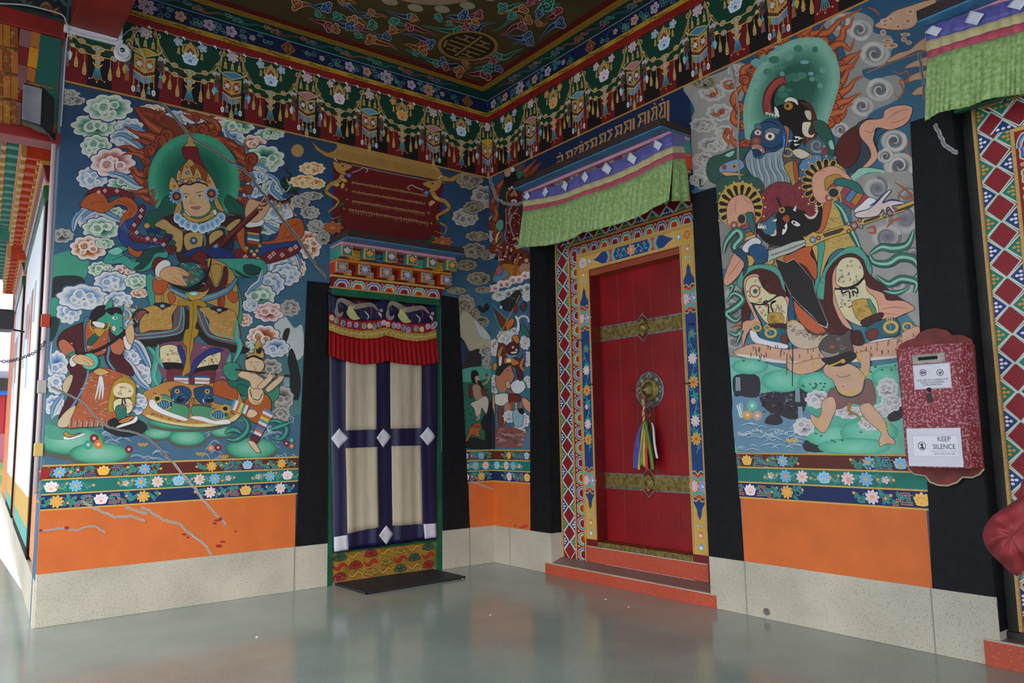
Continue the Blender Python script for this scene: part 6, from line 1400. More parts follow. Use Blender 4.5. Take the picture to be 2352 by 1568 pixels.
F(P, [838,165,848,80,920,25,1010,5,1090,45,1160,125,1080,95,1000,95,955,150,965,215,955,285,900,295,855,245], PCH)
for p in ([870,60,900,40,960,50],[250,250,240,320,250,390],[300,240,330,280,380,300]): P.stroke(p, 4,'9a5a48', taper='both')
for x, y in ((230,470),(975,255)): P.ell(x, y, 32,32,[(1,'8a3c34'),(.5,'b0645a'),(0,'f0d0c8')],14); P.ring(x + 18, y - 18,34,34,8,'d0aa58', 14,200,420)
# left arm and hand
F(P, [272,545,290,450,330,380,380,370,398,440,405,545,385,595,305,625],'a05050')
for i, c in enumerate(('9c4a50','3c6c94','b87a2c','d0a880','9c4a50')): P.poly([276 + i * 5,480 + i * 30,396,455 + i * 28,400,480 + i * 28,280 + i * 5,508 + i * 30], c, ol='2a2224', w=3)
F(P, [320,385,360,365,385,420,392,530,370,520,345,460],'2c706a'); P.ell(290,420,34,40,'2a3044', 12); P.ring(290,420,34,40,8,'c8a050', 14)
F(P, [295,640,340,590,400,565,445,595,420,630,340,680,305,675],'dcd8d8'); F(P, [345,650,395,615,460,632,510,690,508,755,440,785,392,775,355,715],'27527a')
for i in range(4): P.stroke([470 - i * 20,690 + i * 12,500 - i * 14,720 + i * 14,480 - i * 18,765 + i * 4],16,'1c4468'); P.stroke([472 - i * 20,700 + i * 12,490 - i * 14,730 + i * 10],6,'c8d0d8', taper='both')
P.stroke([440,640,490,655,545,650],20,'27527a', taper='end'); P.stroke([475,655,540,652],6,'f0d8d0', taper='both', sm=0)
P.ell(330,748,66,52,'6a4c1c', 8); P.ell(330,748,60,46,'d0a858', 8); P.ell(336,755,9,10,'8a2a20', 8); F(P, [450,790,520,730,545,750,500,800],'c8a050')
# sword
F(P, [498,668,600,636,690,600,785,580,798,622,690,680,580,716,512,745,490,770,500,710],'b4bdb8', sm=0); P.stroke([520,705,650,660,790,605],12,'8a7c5c', sm=0)
F(P, [768,550,792,560,850,520,900,535,950,515,1100,470,1230,420,1380,375,1500,325,1660,268,1665,305,1560,360,1420,408,1240,468,1120,528,950,582,860,622,802,662,786,650,795,610],'cfa656', sm=0)
for q in ([925,535,1080,488,1095,500,1060,530,940,565],[1250,430,1370,392,1380,402,1350,420,1245,455],[1500,350,1640,300,1650,310,1590,340,1500,370]): F(P, q, '4c3c28', sm=0, ol=None)
for x, y, r, c in ((848,582,22,'4a80a8'),(893,568,14,'7a2020'),(1172,472,28,'8a2424'),(1128,458,14,'3a6a90'),(1225,480,14,'3a6a90'),(1130,515,14,'8a2424'),(1215,432,14,'8a2424'),(1450,372,22,'8a2424'),(1408,392,13,'3a6a90'),(1495,352,13,'8a2424')): P.ell(x, y, r + 5, r + 5,'5a3c1c', 12); P.ell(x, y, r, r, [(1, c),(0, lerp(c, 'ffffff', .4))],12)
# right arm and hand
F(P, [955,155,1040,105,1160,155,1285,262,1205,345,1140,335,1060,275,980,215],'9c4a50')
for i, c in enumerate(('c8a0a0','9c4a50','4a80a8','b87a2c','9c4a50')): x = 1000 + i * 48; P.poly([x, 215 + i * 24, x + 62,130 + i * 24, x + 100,155 + i * 24, x + 42,245 + i * 24], c, ol='2a2224', w=3)
F(P, [940,130,960,90,1040,70,1090,110,1030,130,980,160,950,200],'b88a3c'); F(P, [1010,140,1030,105,1100,105,1200,140,1245,220,1200,215,1120,170,1060,165],'2c706a')
P.ell(1010,215,44,40,'2a3044', 14); P.ring(1010,215,44,40,10,'c8a050', 16); P.stroke([1050,170,1060,240,1070,290],12,'c8a050')
F(P, [1172,352,1230,300,1290,250,1350,280,1310,340,1200,375],'e4e0e0')
F(P, [1175,395,1200,365,1280,345,1340,300,1400,235,1445,195,1460,205,1400,280,1400,295,1460,275,1560,288,1562,302,1470,318,1492,355,1478,368,1440,325,1420,355,1434,370,1410,372,1395,345,1350,398,1220,412],'dfc6c0', ol='27406a', w=7)
P.stroke([1290,320,1340,290,1400,225],14,'27406a', taper='both'); P.stroke([1400,290,1470,270,1540,285],14,'27406a', taper='both')
# lower dress
F(P, [880,1060,940,900,1000,1000,1010,1100,1100,1290,1260,1400,1150,1410,950,1300,880,1200],'572622', ol=None)
F(P, [620,720,700,680,770,645,840,640,830,700,875,760,880,880,850,880,800,800,740,765,650,760],'c25c34'); F(P, [690,1050,760,1120,850,1200,945,1290,900,1322,800,1285,735,1210,700,1130],'c8643c')
Q = [548,725,640,760,700,730,740,770,790,830,850,900,870,1000,905,1080,968,1240,960,1275,900,1250,850,1185,750,1095,680,1020,630,920,580,830]
P.poly(Q, 'cfc8c4'); P.poly([(558 + (Q[i] - 558) * .975 + 4,730 + (Q[i + 1] - 730) * .975 + 4) for i in range(0, len(Q), 2)],'292325')
# knees
F(P, [255,930,285,840,370,785,480,775,570,800,620,900,640,1000,700,1240,650,1260,600,1100,440,1000,330,1200,300,1240,300,1000],'57a08e'); F(P, [298,1000,310,880,400,812,500,820,575,870,610,960,650,1030,705,1240,655,1255,560,1100,400,1000,340,1250,300,1400,290,1200],'4e211c')
F(P, [306,950,320,880,390,848,430,870,380,930,360,1050,440,1230,470,1260,620,1040,665,1060,660,1240,520,1300,360,1280,300,1420,300,1230,390,1200,330,1060], PCH)
F(P, [320,950,345,885,400,870,430,890,455,950,510,1000,565,1015,500,1060,400,1090,340,1055],'ddd0a6'); F(P, [390,1085,500,1060,600,1020,645,1070,650,1150,620,1260,500,1240,440,1180],'ddd0a6')
F(P, [505,1155,610,1165,615,1240,510,1245],'c8a050'); F(P, [505,1240,640,1240,650,1285,520,1280],'4a2420'); F(P, [430,1290,520,1270,650,1290,640,1400,520,1380,440,1350],'2c6474')
P.stroke([360,1075,440,1090,530,1050,575,1010],12,'1f1c1e'); P.stroke([500,1070,480,1060,460,1090,500,1090,500,1160],12,'1f1c1e'); P.stroke([520,1075,560,1060,520,1090,540,1150],12,'1f1c1e'); P.ring(395,985,40,46,9,'9a4a3c', 16); P.ell(398,985,18,18,'2f5f50', 12)
F(P, [355,1300,372,1288,400,1300,430,1345,500,1372,642,1400,645,1432,560,1430,440,1410,372,1365],'e6e2ea', ol='8a8490');
F(P, [880,970,920,860,960,775,1050,688,1130,640,1220,648,1295,755,1310,840,1260,900,1050,760,960,1000,930,1050,890,1035],'57a08e')
for i in range(18): t = i / 17; P.stroke([905 + 390 * t, 900 - 560 * t + 420 * t * t, 925 + 370 * t, 925 - 540 * t + 420 * t * t],5,'2f6a5c', sm=0)
F(P, [945,920,962,825,1050,722,1150,688,1240,735,1290,850,1400,940,1520,1030,1650,1125,1500,1090,1340,1060,1180,900,1010,900,1080,1200,1160,1290,1100,1350,1000,1250,940,1100],'4e211c')
F(P, [1005,1000,1000,870,1030,790,1060,780,1060,950,1060,1120,1160,1280,1080,1240,1010,1090], PCH); F(P, [1240,900,1290,960,1400,1000,1430,1055,1560,1060,1645,1122,1560,1165,1460,1205,1370,1195,1280,1100], PCH)
for p in ([1380,1130,1480,1110,1600,1120],[1360,1160,1440,1160,1520,1170]): P.stroke(p, 5,'9a5a48', taper='both')
F(P, [1028,880,1035,800,1070,740,1130,718,1200,732,1240,800,1245,870,1190,930,1090,955,1035,930],'ddd0a6'); F(P, [1020,975,1100,975,1200,940,1255,890,1275,985,1345,1050,1360,1190,1260,1262,1120,1210,1060,1130,1030,1050],'ddd0a6')
P.stroke([1020,965,1100,965,1190,930,1245,880],14,'1f1c1e');
for p in ([1130,970,1080,960,1080,1000,1130,985,1140,1040],[1140,970,1190,960,1200,1000,1160,985,1170,1020]): P.stroke(p, 13,'1f1c1e')
for i in range(60):
    x, y = R.choice([(R.uniform(1050,1230), R.uniform(750,920)),(R.uniform(1050,1250), R.uniform(990,1140)),(R.uniform(345,540), R.uniform(900,1060)),(R.uniform(430,620), R.uniform(1090,1180))])
    P.spiral(x, y, 13,8, R.choice(['3f5fa0','b07a28','8a3c30','2f5f4c','3f5fa0']), .8, i * 50)
F(P, [1165,1065,1270,1045,1330,1100,1345,1180,1230,1225,1170,1150],'c8a050'); F(P, [1275,1060,1300,1050,1345,1155,1320,1165],'3f9a80')
for i in range(40): x, y = R.choice([(R.uniform(1180,1325), R.uniform(1070,1200)),(R.uniform(515,605), R.uniform(1165,1235))]); P.ring(x, y, 11,9,3,'8f6c2c', 6)
F(P, [1225,1215,1380,1150,1395,1190,1265,1262],'4a2420'); F(P, [1265,1275,1400,1205,1500,1200,1520,1320,1400,1350,1290,1370],'2c6474')
F(P, [1280,1385,1420,1352,1540,1345,1590,1290,1630,1258,1655,1268,1645,1310,1590,1352,1480,1388,1290,1422],'e6e2ea', ol='8a8490')
for x, y, r in ((410,1270,42),(520,1310,52),(1460,1265,66),(1590,1262,46),(490,1270,26),(1450,1205,26)):
    P.ell(x, y, r, r * .85,'8a6a30', 16); P.ell(x, y, r * .92, r * .77,'d4ae5c', 16); P.ell(x, y, r * .58, r * .45,'2c6478', 14); P.stroke([x - r * .3, y - r * .3, x, y, x - r * .1, y + r * .3],5,'8fb8c0')
F(P, [1265,1330,1300,1280,1360,1290,1350,1350,1290,1365],'7a3424'); F(P, [600,1340,640,1320,650,1390,610,1390],'7a3424')
# scarves flying at both sides
for p, w_ in (([150,690,170,600,250,510,290,560,230,640,290,700,250,760],60),([170,1070,230,1000,300,1050,230,1120,170,1160,240,1220,290,1180],50),([190,1300,250,1330,290,1290,250,1400],40),([180,960,220,940,200,1000],30),([1640,500,1590,620,1480,650,1380,640,1290,700],62),([1290,700,1330,760,1440,770,1530,720,1640,740,1690,830,1620,900],66),([1340,860,1440,930,1540,890,1660,920,1640,1000],60),([1400,980,1500,1000,1600,960],36)):
    P.stroke(p, w_ * 1.15,'1a3430', taper='both'); P.stroke(p, w_, DTE, taper='both', col2='3c7464'); P.stroke(p, w_ * .35, MINT, taper='both')
F(P, [150,900,170,830,230,690,290,690,320,760,270,860,200,930,165,940], PCH); F(P, [230,680,270,650,330,700,340,800,300,870,310,760],'2c4a64')
P.stroke([180,880,240,800,290,730],5,'9a5a48', taper='both')
# rug, bag, grey demon head
F(P, [230,1470,300,1420,420,1395,640,1440,900,1400,1240,1395,1500,1350,1560,1300,1680,1260,1720,1340,1600,1440,1480,1500,1000,1545,640,1545,400,1515],'d6a68c', ol='6a4434')
F(P, [240,1478,400,1490,640,1530,1000,1530,1480,1490,1480,1510,1000,1550,640,1550,400,1520],'e4d8d0', ol=None)
for i in range(70): x = R.uniform(300,1640); y = R.uniform(1420,1520) - max(0, x - 1250) * .3; P.stroke([x, y - 18, x + 6, y, x + 2, y + 18],6,'43291f', taper='both')
F(P, [655,1225,662,1060,676,1015,694,1060,708,1222],'2a5678'); F(P, [645,1262,655,1222,715,1215,770,1250,810,1300,880,1330,1000,1318,1010,1345,940,1392,860,1432,760,1435,690,1400,650,1330],'cdb9a4')
for i in range(34): t = i / 33; x = 670 + 300 * t + R.uniform(-14,14); y = 1270 + 110 * t + R.uniform(-30,30) - 60 * max(0, t - .7) * 2; P.ring(x, y, 12,10,4,'6a4636', 8, R.uniform(0,200), 330)
P.stroke([650,1235,690,1215,730,1222],12,'c8a050'); P.stroke([690,1400,694,1545],8,'2a2220', sm=0)
F(P, [895,1420,940,1350,1010,1320,1080,1330,1130,1285,1150,1310,1150,1380,1170,1450,1120,1500,1060,1490,990,1500,930,1480],'5a4e4a'); F(P, [1150,1320,1210,1290,1250,1400,1160,1400],'4a201a')
P.ell(1000,1420,16,13,'c8702c', 10); P.ell(1000,1420,6,6,'1c1818', 8); F(P, [905,1440,960,1460,1020,1470,1060,1450,1040,1500,960,1510],'9a8c88'); P.spiral(1080,1420,24,8,'8c8280', 1.3,0); P.ell(1050,1360,20,12,'7c706c', 10)
# ---- foot of the mural
P.view(*I_)
P.rings([140,190,250,200,460,260,640,280,1190,200,1190,720,170,720],[(1,'7cc4b0'),(.6,'74bca6'),(0,'4fa48c')], (560,500))
F(P, [155,400,300,380,500,460,590,500,540,600,560,720,180,720],'6a90aa', ol=None)
for q in ([158,300,230,280,300,300,300,400,240,410,200,400,165,400],[300,400,360,380,470,360,555,345,560,440,530,510,480,530,420,510,340,480],[330,550,350,510,400,500,430,540,400,560],[540,650,620,640,700,680,690,705,560,705],[1000,470,1080,440,1080,520,1010,540]): F(P, q, '35333a', ol=None)
for i in range(40): x, y = R.uniform(310,550), R.uniform(380,500); P.ell(x, y, R.uniform(4,12), R.uniform(4,10), R.choice(['57555c','242228','6a7078']), 6)
for x, y in ((175,340),(500,400),(190,480),(515,500)):
    for k in range(4): P.stroke([x + k * 6, y - 40, x + k * 7, y + 34],4,'a8c4d0', sm=0)
for (x, y, rx, ry) in ((250,240,100,44),(430,320,120,62),(620,330,110,60),(1000,300,90,60),(700,620,150,60),(900,600,160,80),(820,680,200,50)): P.ell(x, y, rx, ry, [(1,'4fa88c'),(.7,'6cc4a8'),(0,'8ad0b8')],20)
for i in range(40):
    x, y = R.uniform(185,520), R.uniform(560,700); w_ = R.uniform(40,90)
    for q in range(2): P.stroke([x - w_ / 2, y + q * 6, x, y - 12 + q * 6, x + w_ / 2, y + q * 6],3.4,('c0d4dc','4a7090')[q], taper='both')
for i in range(14): x = 190 + i * 20; y = 600 + 12 * math.sin(i); P.spiral(x, y, 9,4,'dce4e8', 1.2, i * 40)
for i in range(26): x, y = R.choice([(R.uniform(600,850), R.uniform(590,680)),(R.uniform(900,1070), R.uniform(230,270)),(R.uniform(160,330), R.uniform(200,260)),(R.uniform(520,660), R.uniform(330,370))]); P.leaf(x, y, 18,5, R.uniform(-.4,.8), '2f6a50')
WH = ('dcd8d8','b4b0b4','77757c')
cl(P, [(620,420,70,50, WH),(1000,360,60,60, WH),(1020,440,60,50, WH),(545,570,60,50, WH),(790,490,80,36, WH),(900,550,60,40, WH),(970,480,50,40, WH)], ol=None, pf=4)
FLS = 'd6ac90'; OLF = '7a4434'
F(P, [450,215,490,225,580,205,640,195,660,230,600,270,520,285,480,270,455,250], FLS, ol=OLF, w=3)
F(P, [820,190,840,165,900,160,905,220,900,270,880,300,820,300,800,285,850,262,850,210], FLS, ol=OLF, w=3)
F(P, [650,250,700,215,790,225,860,270,885,330,865,385,800,412,730,385,705,320,665,290], FLS, ol=OLF, w=3)
F(P, [700,355,730,390,800,412,865,385,880,310,920,330,935,440,860,450,800,440,760,465,715,470,670,410],'86605f', ol=OLF, w=3)
P.stroke([712,345,740,390,800,408,860,380,878,310],9,'2c5240'); P.stroke([800,440,790,480,840,510,860,550],26,'a87a3c', taper='end')
F(P, [645,430,700,405,722,460,700,520,668,590,640,602,600,560,580,520,585,500,620,520,640,490], FLS, ol=OLF, w=3)
F(P, [850,455,900,440,930,470,985,535,1005,610,1040,645,1035,668,1000,660,960,678,955,640,965,600,900,545,862,500], FLS, ol=OLF, w=3)
for x, y, a, b in ((635,545,26,22),(985,560,26,24),(602,235,12,26),(525,250,10,22),(848,190,14,26),(875,280,24,14)): P.ring(x, y, a, b, 6,'d8b048', 14)
F(P, [640,200,690,235,760,235,830,190,800,160,700,190],'2c2828'); P.stroke([680,240,720,225,760,205],9,'d8b048'); P.ell(757,212,14,12,'d8b048', 10)
P.stroke([735,365,770,392,805,388,830,360],8,'d8b048'); P.ell(803,388,9,9,'d8b048', 8); P.stroke([720,290,760,300,800,285],3, OLF); P.ell(760,350,4,4, OLF, 6)
P.stroke([482,190,482,350],5,'2a2426', sm=0); P.stroke([452,170,450,290],4,'6a4a3c', sm=0)
for x, y, r, c in ((262,455,28,'6fc0a8'),(237,505,26,'d8a458'),(290,508,27,'c8a090')): P.ell(x, y, r, r, [(1, c),(.5, c),(0,'f0ece4')],16)
for k in range(5): P.ell(455 + k * 12,640 + (k % 2) * 8,10,9,'d0b060', 8)
for k in range(2): P.stroke([178 + k * 12,450,200 + k * 8,520],6,'e0e4e8', sm=0)
# ---- gold ornamental script over the red door's canopy
P.view(1250,0,3.92)
GS = 'bd8a50'
for i, (x, w_, k) in enumerate(((140,52,0),(225,56,1),(285,34,2),(330,40,3),(385,44,4),(445,54,5),(525,56,1),(592,46,4),(668,58,1),(752,60,1),(806,14,6),(880,66,5),(940,14,6),(990,50,3),(1062,56,3),(1116,18,6))):
    t = (x - 105) / 1025; yb = 1455 - 505 * t + 88; h = 118 + 24 * t; yt = yb - h; sl_ = -.43
    w_ *= 1.12; f_ = lambda a, b: (x + a * w_, yt + b * h + a * w_ * sl_)
    S_ = lambda pts, wd: P.stroke([f_(a, b) for a, b in pts], wd, GS, sm=0)
    if k == 6: S_([(0,0),(0,1.35)],17 + 5 * t); continue
    S_([(-.5,0),(.5,0)],15)
    if k in (0,1,3,5): S_([(.4,-.02),(.4,1.0)],15)
    if k in (0,): S_([(-.45,.4),(.0,.3),(.1,.75),(-.4,.95),(-.45,1.2)],12); S_([(-.5,.7),(.3,.6)],9); S_([(0,-.3),(.1,-.15)],12)
    if k in (1,5): S_([(-.4,.05),(-.1,.3),(-.45,.75),(-.1,.95)],17); S_([(-.1,.55),(.4,.45)],10)
    if k == 2: S_([(.4,.05),(-.3,.35),(.3,.65),(-.2,.95),(.2,1.15)],11)
    if k == 3: S_([(-.3,.05),(0,.3),(-.4,.7),(-.1,.95),(.2,.8)],16); S_([(0,-.32),(.12,-.16)],13)
    if k == 4: S_([(-.2,.05),(.3,.3),(-.3,.65),(.2,.85),(.45,1.0)],17)
# ---- strip beside the inner corner, upper part
P.view(1030,380,4.354)
cl(P, [(450,560,60,60, GR2),(440,700,50,70, GR2),(410,880,60,60, GR2)], ol=None, pf=3)
for p, w_ in (([470,260,520,190,560,140,620,100],60),([700,120,760,60,820,0,880,-60],60),([760,120,840,40,900,-20],46),([820,80,880,20,930,-40],40),([440,420,450,340,500,300,560,260],56),([430,600,480,500,470,420,520,380],70),([470,700,480,620,520,560],46),([450,840,470,760,530,700,540,620],60),([640,90,700,40,740,-10],40),([470,820,520,780,560,740],40)): P.flame(p, w_, '9a4424','4f1c14')
F(P, [560,120,620,60,700,70,760,130,700,200,620,220,560,190],'171416'); F(P, [680,60,740,50,750,90,700,140],'2f6a50'); P.ell(640,40,22,26,'dcd8d0', 12); F(P, [560,40,620,30,620,100,570,110],'c08a78')
F(P, [510,330,560,180,600,200,580,420,560,640,510,620],'1c2c2c'); F(P, [720,400,760,380,760,560,730,600],'1c3c3c')
F(P, [580,270,640,240,740,280,740,330,700,400,620,410,580,340],'a8742c'); F(P, [590,300,620,250,700,250,735,300,720,370,690,400,640,410,600,370],'5e1414')
for x, y in ((634,292),(676,292),(660,266)): P.ell(x, y, 15,16,'d8b48c', 12); P.ell(x, y, 8,9,'2a1414', 8)
F(P, [625,350,660,335,690,355,670,380,640,375],'d8c0b0'); P.ell(655,362,12,8,'7a1c1c', 8)
for i in range(5): P.ell(610 + i * 26,232 - (14 if i % 2 else 0), 12,14,('c8a060','d8d0c8')[i % 2],8)
F(P, [570,420,640,405,720,420,730,560,715,700,680,780,620,795,580,740,565,600],'5e1418'); P.stroke([575,430,580,600,570,720,620,790,690,775],8,'b07c80')
for p in ([590,430,630,500,620,590,640,700],[700,420,640,500,600,560],[620,600,680,690],[600,640,560,700],[640,500,700,580]): P.stroke(p, 6,'c8a890', taper='both')
for i in range(26): P.ell(R.uniform(575,715), R.uniform(420,760), 6,6, R.choice(['c8a060','d8c8c0','8a3c3c']), 6)
F(P, [470,600,510,540,550,560,545,640,500,650],'5f9a84'); P.stroke([515,655,490,700,480,740,490,770],20,'d8c8a8', taper='both'); P.stroke([640,740,690,730,700,760],16,'c8a060')
F(P, [500,860,560,760,640,800,700,820,810,870,815,1000,700,1060,560,1000,500,940],'6a2a22', ol=None)
for i in range(60): x, y = R.uniform(470,820), R.uniform(800,1050); P.ell(x, y, R.uniform(8,26), R.uniform(8,24), R.choice(['8a3428','b8743c','1c1818','c89a80','6a1c1c','9c5a4c','d0b8a0']), 9)
F(P, [440,1170,480,1040,560,980,700,1000,830,1020,830,1080,640,1140],'b07028'); F(P, [640,1130,680,960,690,880,715,890,700,980,660,1110],'b8642c')
for i in range(12): P.stroke([655 + i * 4,1100 - i * 20,680 + i * 3,1090 - i * 20],4,'3a1c10', sm=0)
F(P, [440,1140,480,1080,540,1090,560,1030,610,1100,560,1120,520,1170,460,1160],'5a8ab0'); F(P, [470,1050,510,990,540,1040,520,1100,490,1090],'b8686a'); F(P, [700,1060,740,980,820,990,825,1060,780,1070],'b08068')
F(P, [435,1180,640,1140,830,1070,830,1100,640,1170,450,1210],'24604a')
for i in range(8): x = 410 + i * 60; y = 1230 - i * 22 + (18 if i % 2 else 0); P.puff(x, y, 44,'e8d4cc','9c4444', 90); P.spiral(x, y, 24,9,'e8d4cc', 1.2, i * 60)
for i in range(6): x = 480 + i * 62; P.puff(x, 1310 - i * 18,46,'d4d0d0','66666c', 90)
# lower part of the strip
P.view(1030,660,3.408)
cl(P, [(400,70,50,40, WH),(620,70,40,40, WH),(440,390,60,60, WH),(360,470,34,70, WH),(600,430,40,60, WH),(620,560,40,60, WH),(360,760,34,80, WH),(620,740,36,50, WH),(500,350,50,40, WH)], ol='5a5c60', olw=3, pf=4)
F(P, [410,110,460,90,540,20,570,50,540,120,500,180,450,180,425,160],'2a2a2c');
for i in range(8): P.stroke([450 + i * 14,60 + i * 4,470 + i * 12,100],5,'6a6a6c', taper='end')
F(P, [560,150,600,110,615,150,590,190],'4a3c34'); P.ell(415,155,10,14,'d8d4cc', 8)
F(P, [355,130,370,190,420,330,450,335,520,300,480,260,430,220,390,190],'78302a'); P.stroke([345,120,370,160,420,210,470,260],9,'3f9a80'); P.stroke([360,200,400,300,440,340,500,320],8,'3f9a80'); F(P, [450,290,500,240,520,270,470,335],'c87030')
P.stroke([350,470,440,300,530,130,560,60],7,'b08a4c', sm=0); F(P, [515,140,535,130,540,190,520,200],'8a2c28')
F(P, [520,220,555,240,560,340,530,345,540,280],'dcdce4'); P.ring(590,260,40,36,14,'d0ccc8', 16,160,380); F(P, [570,300,590,290,640,370,620,390,580,350],'2f6a5c')
F(P, [395,450,440,440,470,500,560,560,600,480,600,600,560,640,450,590,400,640,380,560],'6a3028'); F(P, [440,560,480,540,520,560,560,590,520,610,450,600],'c87838'); P.ell(475,574,18,18,'e4e0d8', 10)
F(P, [455,480,480,440,520,425,550,450,552,500,530,525,490,525],'5a2420')
for x, y in ((508,468),(535,490)): P.ell(x, y, 9,10,'e8e4dc', 8); P.ell(x, y, 4,4,'181414', 6)
F(P, [490,505,530,500,540,515,500,520],'e8d8d0'); P.stroke([450,520,490,540,540,530],18,'6a9cc0', taper='both'); F(P, [500,390,540,370,560,420,540,440],'c87838')
for p, c in (([430,460,400,520,410,580],'b8843c'),([570,480,600,520,580,600],'3f5f94'),([590,550,570,620,600,650],'b8843c')): P.stroke(p, 22, c, taper='both')
F(P, [400,540,425,545,415,610,395,605],'dcdce0'); F(P, [350,600,380,590,380,640,355,650],'c08a30')
# horse
F(P, [370,700,400,640,450,600,490,590,500,640,520,690,500,740,470,760,460,800,430,830,390,810,375,760],'c07c5c'); F(P, [375,670,400,620,470,595,500,600,450,630,400,690],'2c2a2c')
F(P, [450,740,480,730,490,780,460,790],'d8a080'); P.ell(465,650,7,5,'181414', 6); P.stroke([380,780,410,825,450,820],12,'3f8a80'); F(P, [370,840,460,830,480,880,440,920,390,920,350,880],'ddd4cc', ol='6a5a54', w=3)
F(P, [360,830,370,980,350,1000,345,850],'c88a70'); F(P, [440,920,480,900,490,960,450,1060,430,1080,440,1000],'c07c6c'); F(P, [390,940,420,940,430,1060,400,1080],'8a3c38')
F(P, [490,760,540,720,590,730,605,790,560,830,510,820],'dcdce0'); P.ring(575,780,40,52,9,'2f8a78', 18,250,430); P.stroke([460,800,540,850,640,920],16,'a8743c', sm=0); F(P, [480,830,570,850,560,890,480,900],'7a2c24')
for i, c in enumerate(('b05a30','3f7a6c','c89a78','4a6a98','b07050')): P.poly([490 + i * 18,895 + i * 2,506 + i * 18,895 + i * 2,504 + i * 18,960,488 + i * 18,960], c)
F(P, [580,860,645,900,645,980,590,930],'d09878'); F(P, [530,620,570,640,590,700,560,730,540,690],'5a2830')
cl(P, [(480,1010,50,50, WH),(590,1040,50,60, WH),(560,1110,50,40, WH)], ol='4a4c50', olw=3, pf=4)
F(P, [510,970,550,950,590,1000,580,1080,530,1090,510,1040],'8fb0bc'); F(P, [550,950,585,950,590,990,560,980],'1c1c20')
F(P, [365,1100,450,1080,560,1110,620,1140,620,1200,560,1255,430,1250,365,1230],'8a5450', ol=None)
for i in range(34): x, y = R.uniform(370,620), R.uniform(1090,1240); P.stroke([x - 20, y, x, y - 12, x + 20, y + 4],9, R.choice(['b07a72','6a3838','4c4444','a89088','c09088','2f4f48']), taper='both')
F(P, [345,960,365,1000,370,1250,345,1250],'2c323a', ol=None); F(P, [600,1160,648,1130,648,1255,580,1255],'5f7088', ol=None)
# cracks
P.view(1250,0,3.92); crack(P, [1635,60,1645,200,1670,450,1690,600,1730,800,1755,1000,1750,1300,1765,1620],17,8,'97928e')
P.view(1100,250,3.92); crack(P, [95,560,110,660,140,740,160,800,230,850,300,860,400,850],26,9,'8c8688'); crack(P, [300,870,270,950,290,1080,330,1180],10,10,'94888a')
P.view(2040,0,2.904); crack(P, [210,340,220,440,240,560,235,660],22,12,'6a6c70')
P.build('temple_mural', WR, label='mural of a wrathful bearded warrior with a sword before a pale green halo')
XR = PR(base=.0155, ext=(-.1,8,.3,4)); XR.view(2040,0,2.904); crack(XR, [320,830,350,900,400,980,470,1020],30,13,'8c8c90'); XR.build('crack_filler', WR)
X2 = PR(base=.006, ext=(-.1,8,.3,4)); X2.view(660,1000,3.92);
for x, y, r in ((2060,808,16),(2110,825,22),(2145,815,30),(2165,800,10),(2006,790,8),(2012,805,10)): X2.ell(x, y, r, r * .45,'c83a2c', 8)
X2.build('paint_splash', WR)
# ================================================================ cloths
m_navy = mat('navy_silk','100d34', .42, nscale=40, bump=.1, bscale=200, col2='181544')
m_cream = mat('cream_raw_cotton','b8ab94', .85, nscale=60, namt=.06, bump=.25, bscale=180, stretch=(1,1,.08), sheen=.2)
m_wcloth = mat('white_cotton','cfccda', .8, nscale=30, namt=.04)
m_redc = mat('red_brocade','980a12', .65, nscale=90, namt=.12, spec=.2, bump=.15, bscale=150)
m_greenc = mat('green_brocade','a2bc7c', .55, nscale=42, sheen=.2, bump=.12, bscale=40, col2='76964e', detail=1)
m_purple = mat('violet_silk','4a4690', .45, nscale=18, namt=.2, sheen=.3, col2='5c58a4')
m_yelc = mat('straw_silk','bfb283', .55, nscale=14, namt=.1, sheen=.2)
m_pinkc = mat('rose_silk','b84a5a', .5, nscale=20, namt=.12, sheen=.2)
def sheet(name, fn, us, vs_, m, parent, thick=.002, **kw):
    """cloth strip: fn(s, t) -> 3D point"""
    b = MB(); nu, nv = len(us), len(vs_)
    b.v = [tuple(fn(s_, t)) for t in vs_ for s_ in us]
    b.f = [(j * nu + i, j * nu + i + 1,(j + 1) * nu + i + 1,(j + 1) * nu + i) for j in range(nv - 1) for i in range(nu - 1)]
    b.m = [0] * len(b.f); b.sm = [True] * len(b.f)
    o = b.build(name, m, parent, **kw); s_ = o.modifiers.new('thickness','SOLIDIFY'); s_.thickness = thick; s_.offset = 0
    return o
def lin(a, b, n): return [a + (b - a) * i / (n - 1) for i in range(n)]
# --- the patchwork door curtain
def cdisp(u, z): return .018 + .010 * math.sin(u * 21 + .6 * math.sin(z * 1.5)) + .006 * math.sin(u * 47 + z * .8) + .004 * math.sin(z * 5 + u * 9)
def cpt(u, z, o=0): return Vector((u, -.006 - cdisp(u, z) * (1.15 - .15 * z) - o, z))
Lu = lambda px, py: at(px, py, y=-.025)
def bl(q, s_, t): return q[0] * (1 - s_) * (1 - t) + q[1] * s_ * (1 - t) + q[2] * s_ * t + q[3] * (1 - s_) * t
def patch(name, quad, m, parent, o=.004, n=12, px=Lu, pf=None, thick=.0012, **kw):
    Q = [px(*p) for p in quad]
    def fn(s_, t): c = bl(Q, s_, t); return (pf or (lambda c, o: cpt(c[0], c[2], o)))(c, o)
    return sheet(name, fn, lin(0,1, n), lin(0,1, n), m, parent, thick, **kw)
CU_ = empty('door_curtain', (-1.32,-.03,1.4), 'navy and cream patchwork door curtain with white diamonds in the left doorway','curtain')
patch('curtain_cloth', [(757,790),(1007,790),(1003,1237),(766,1268)], m_navy, CU_, 0,44)
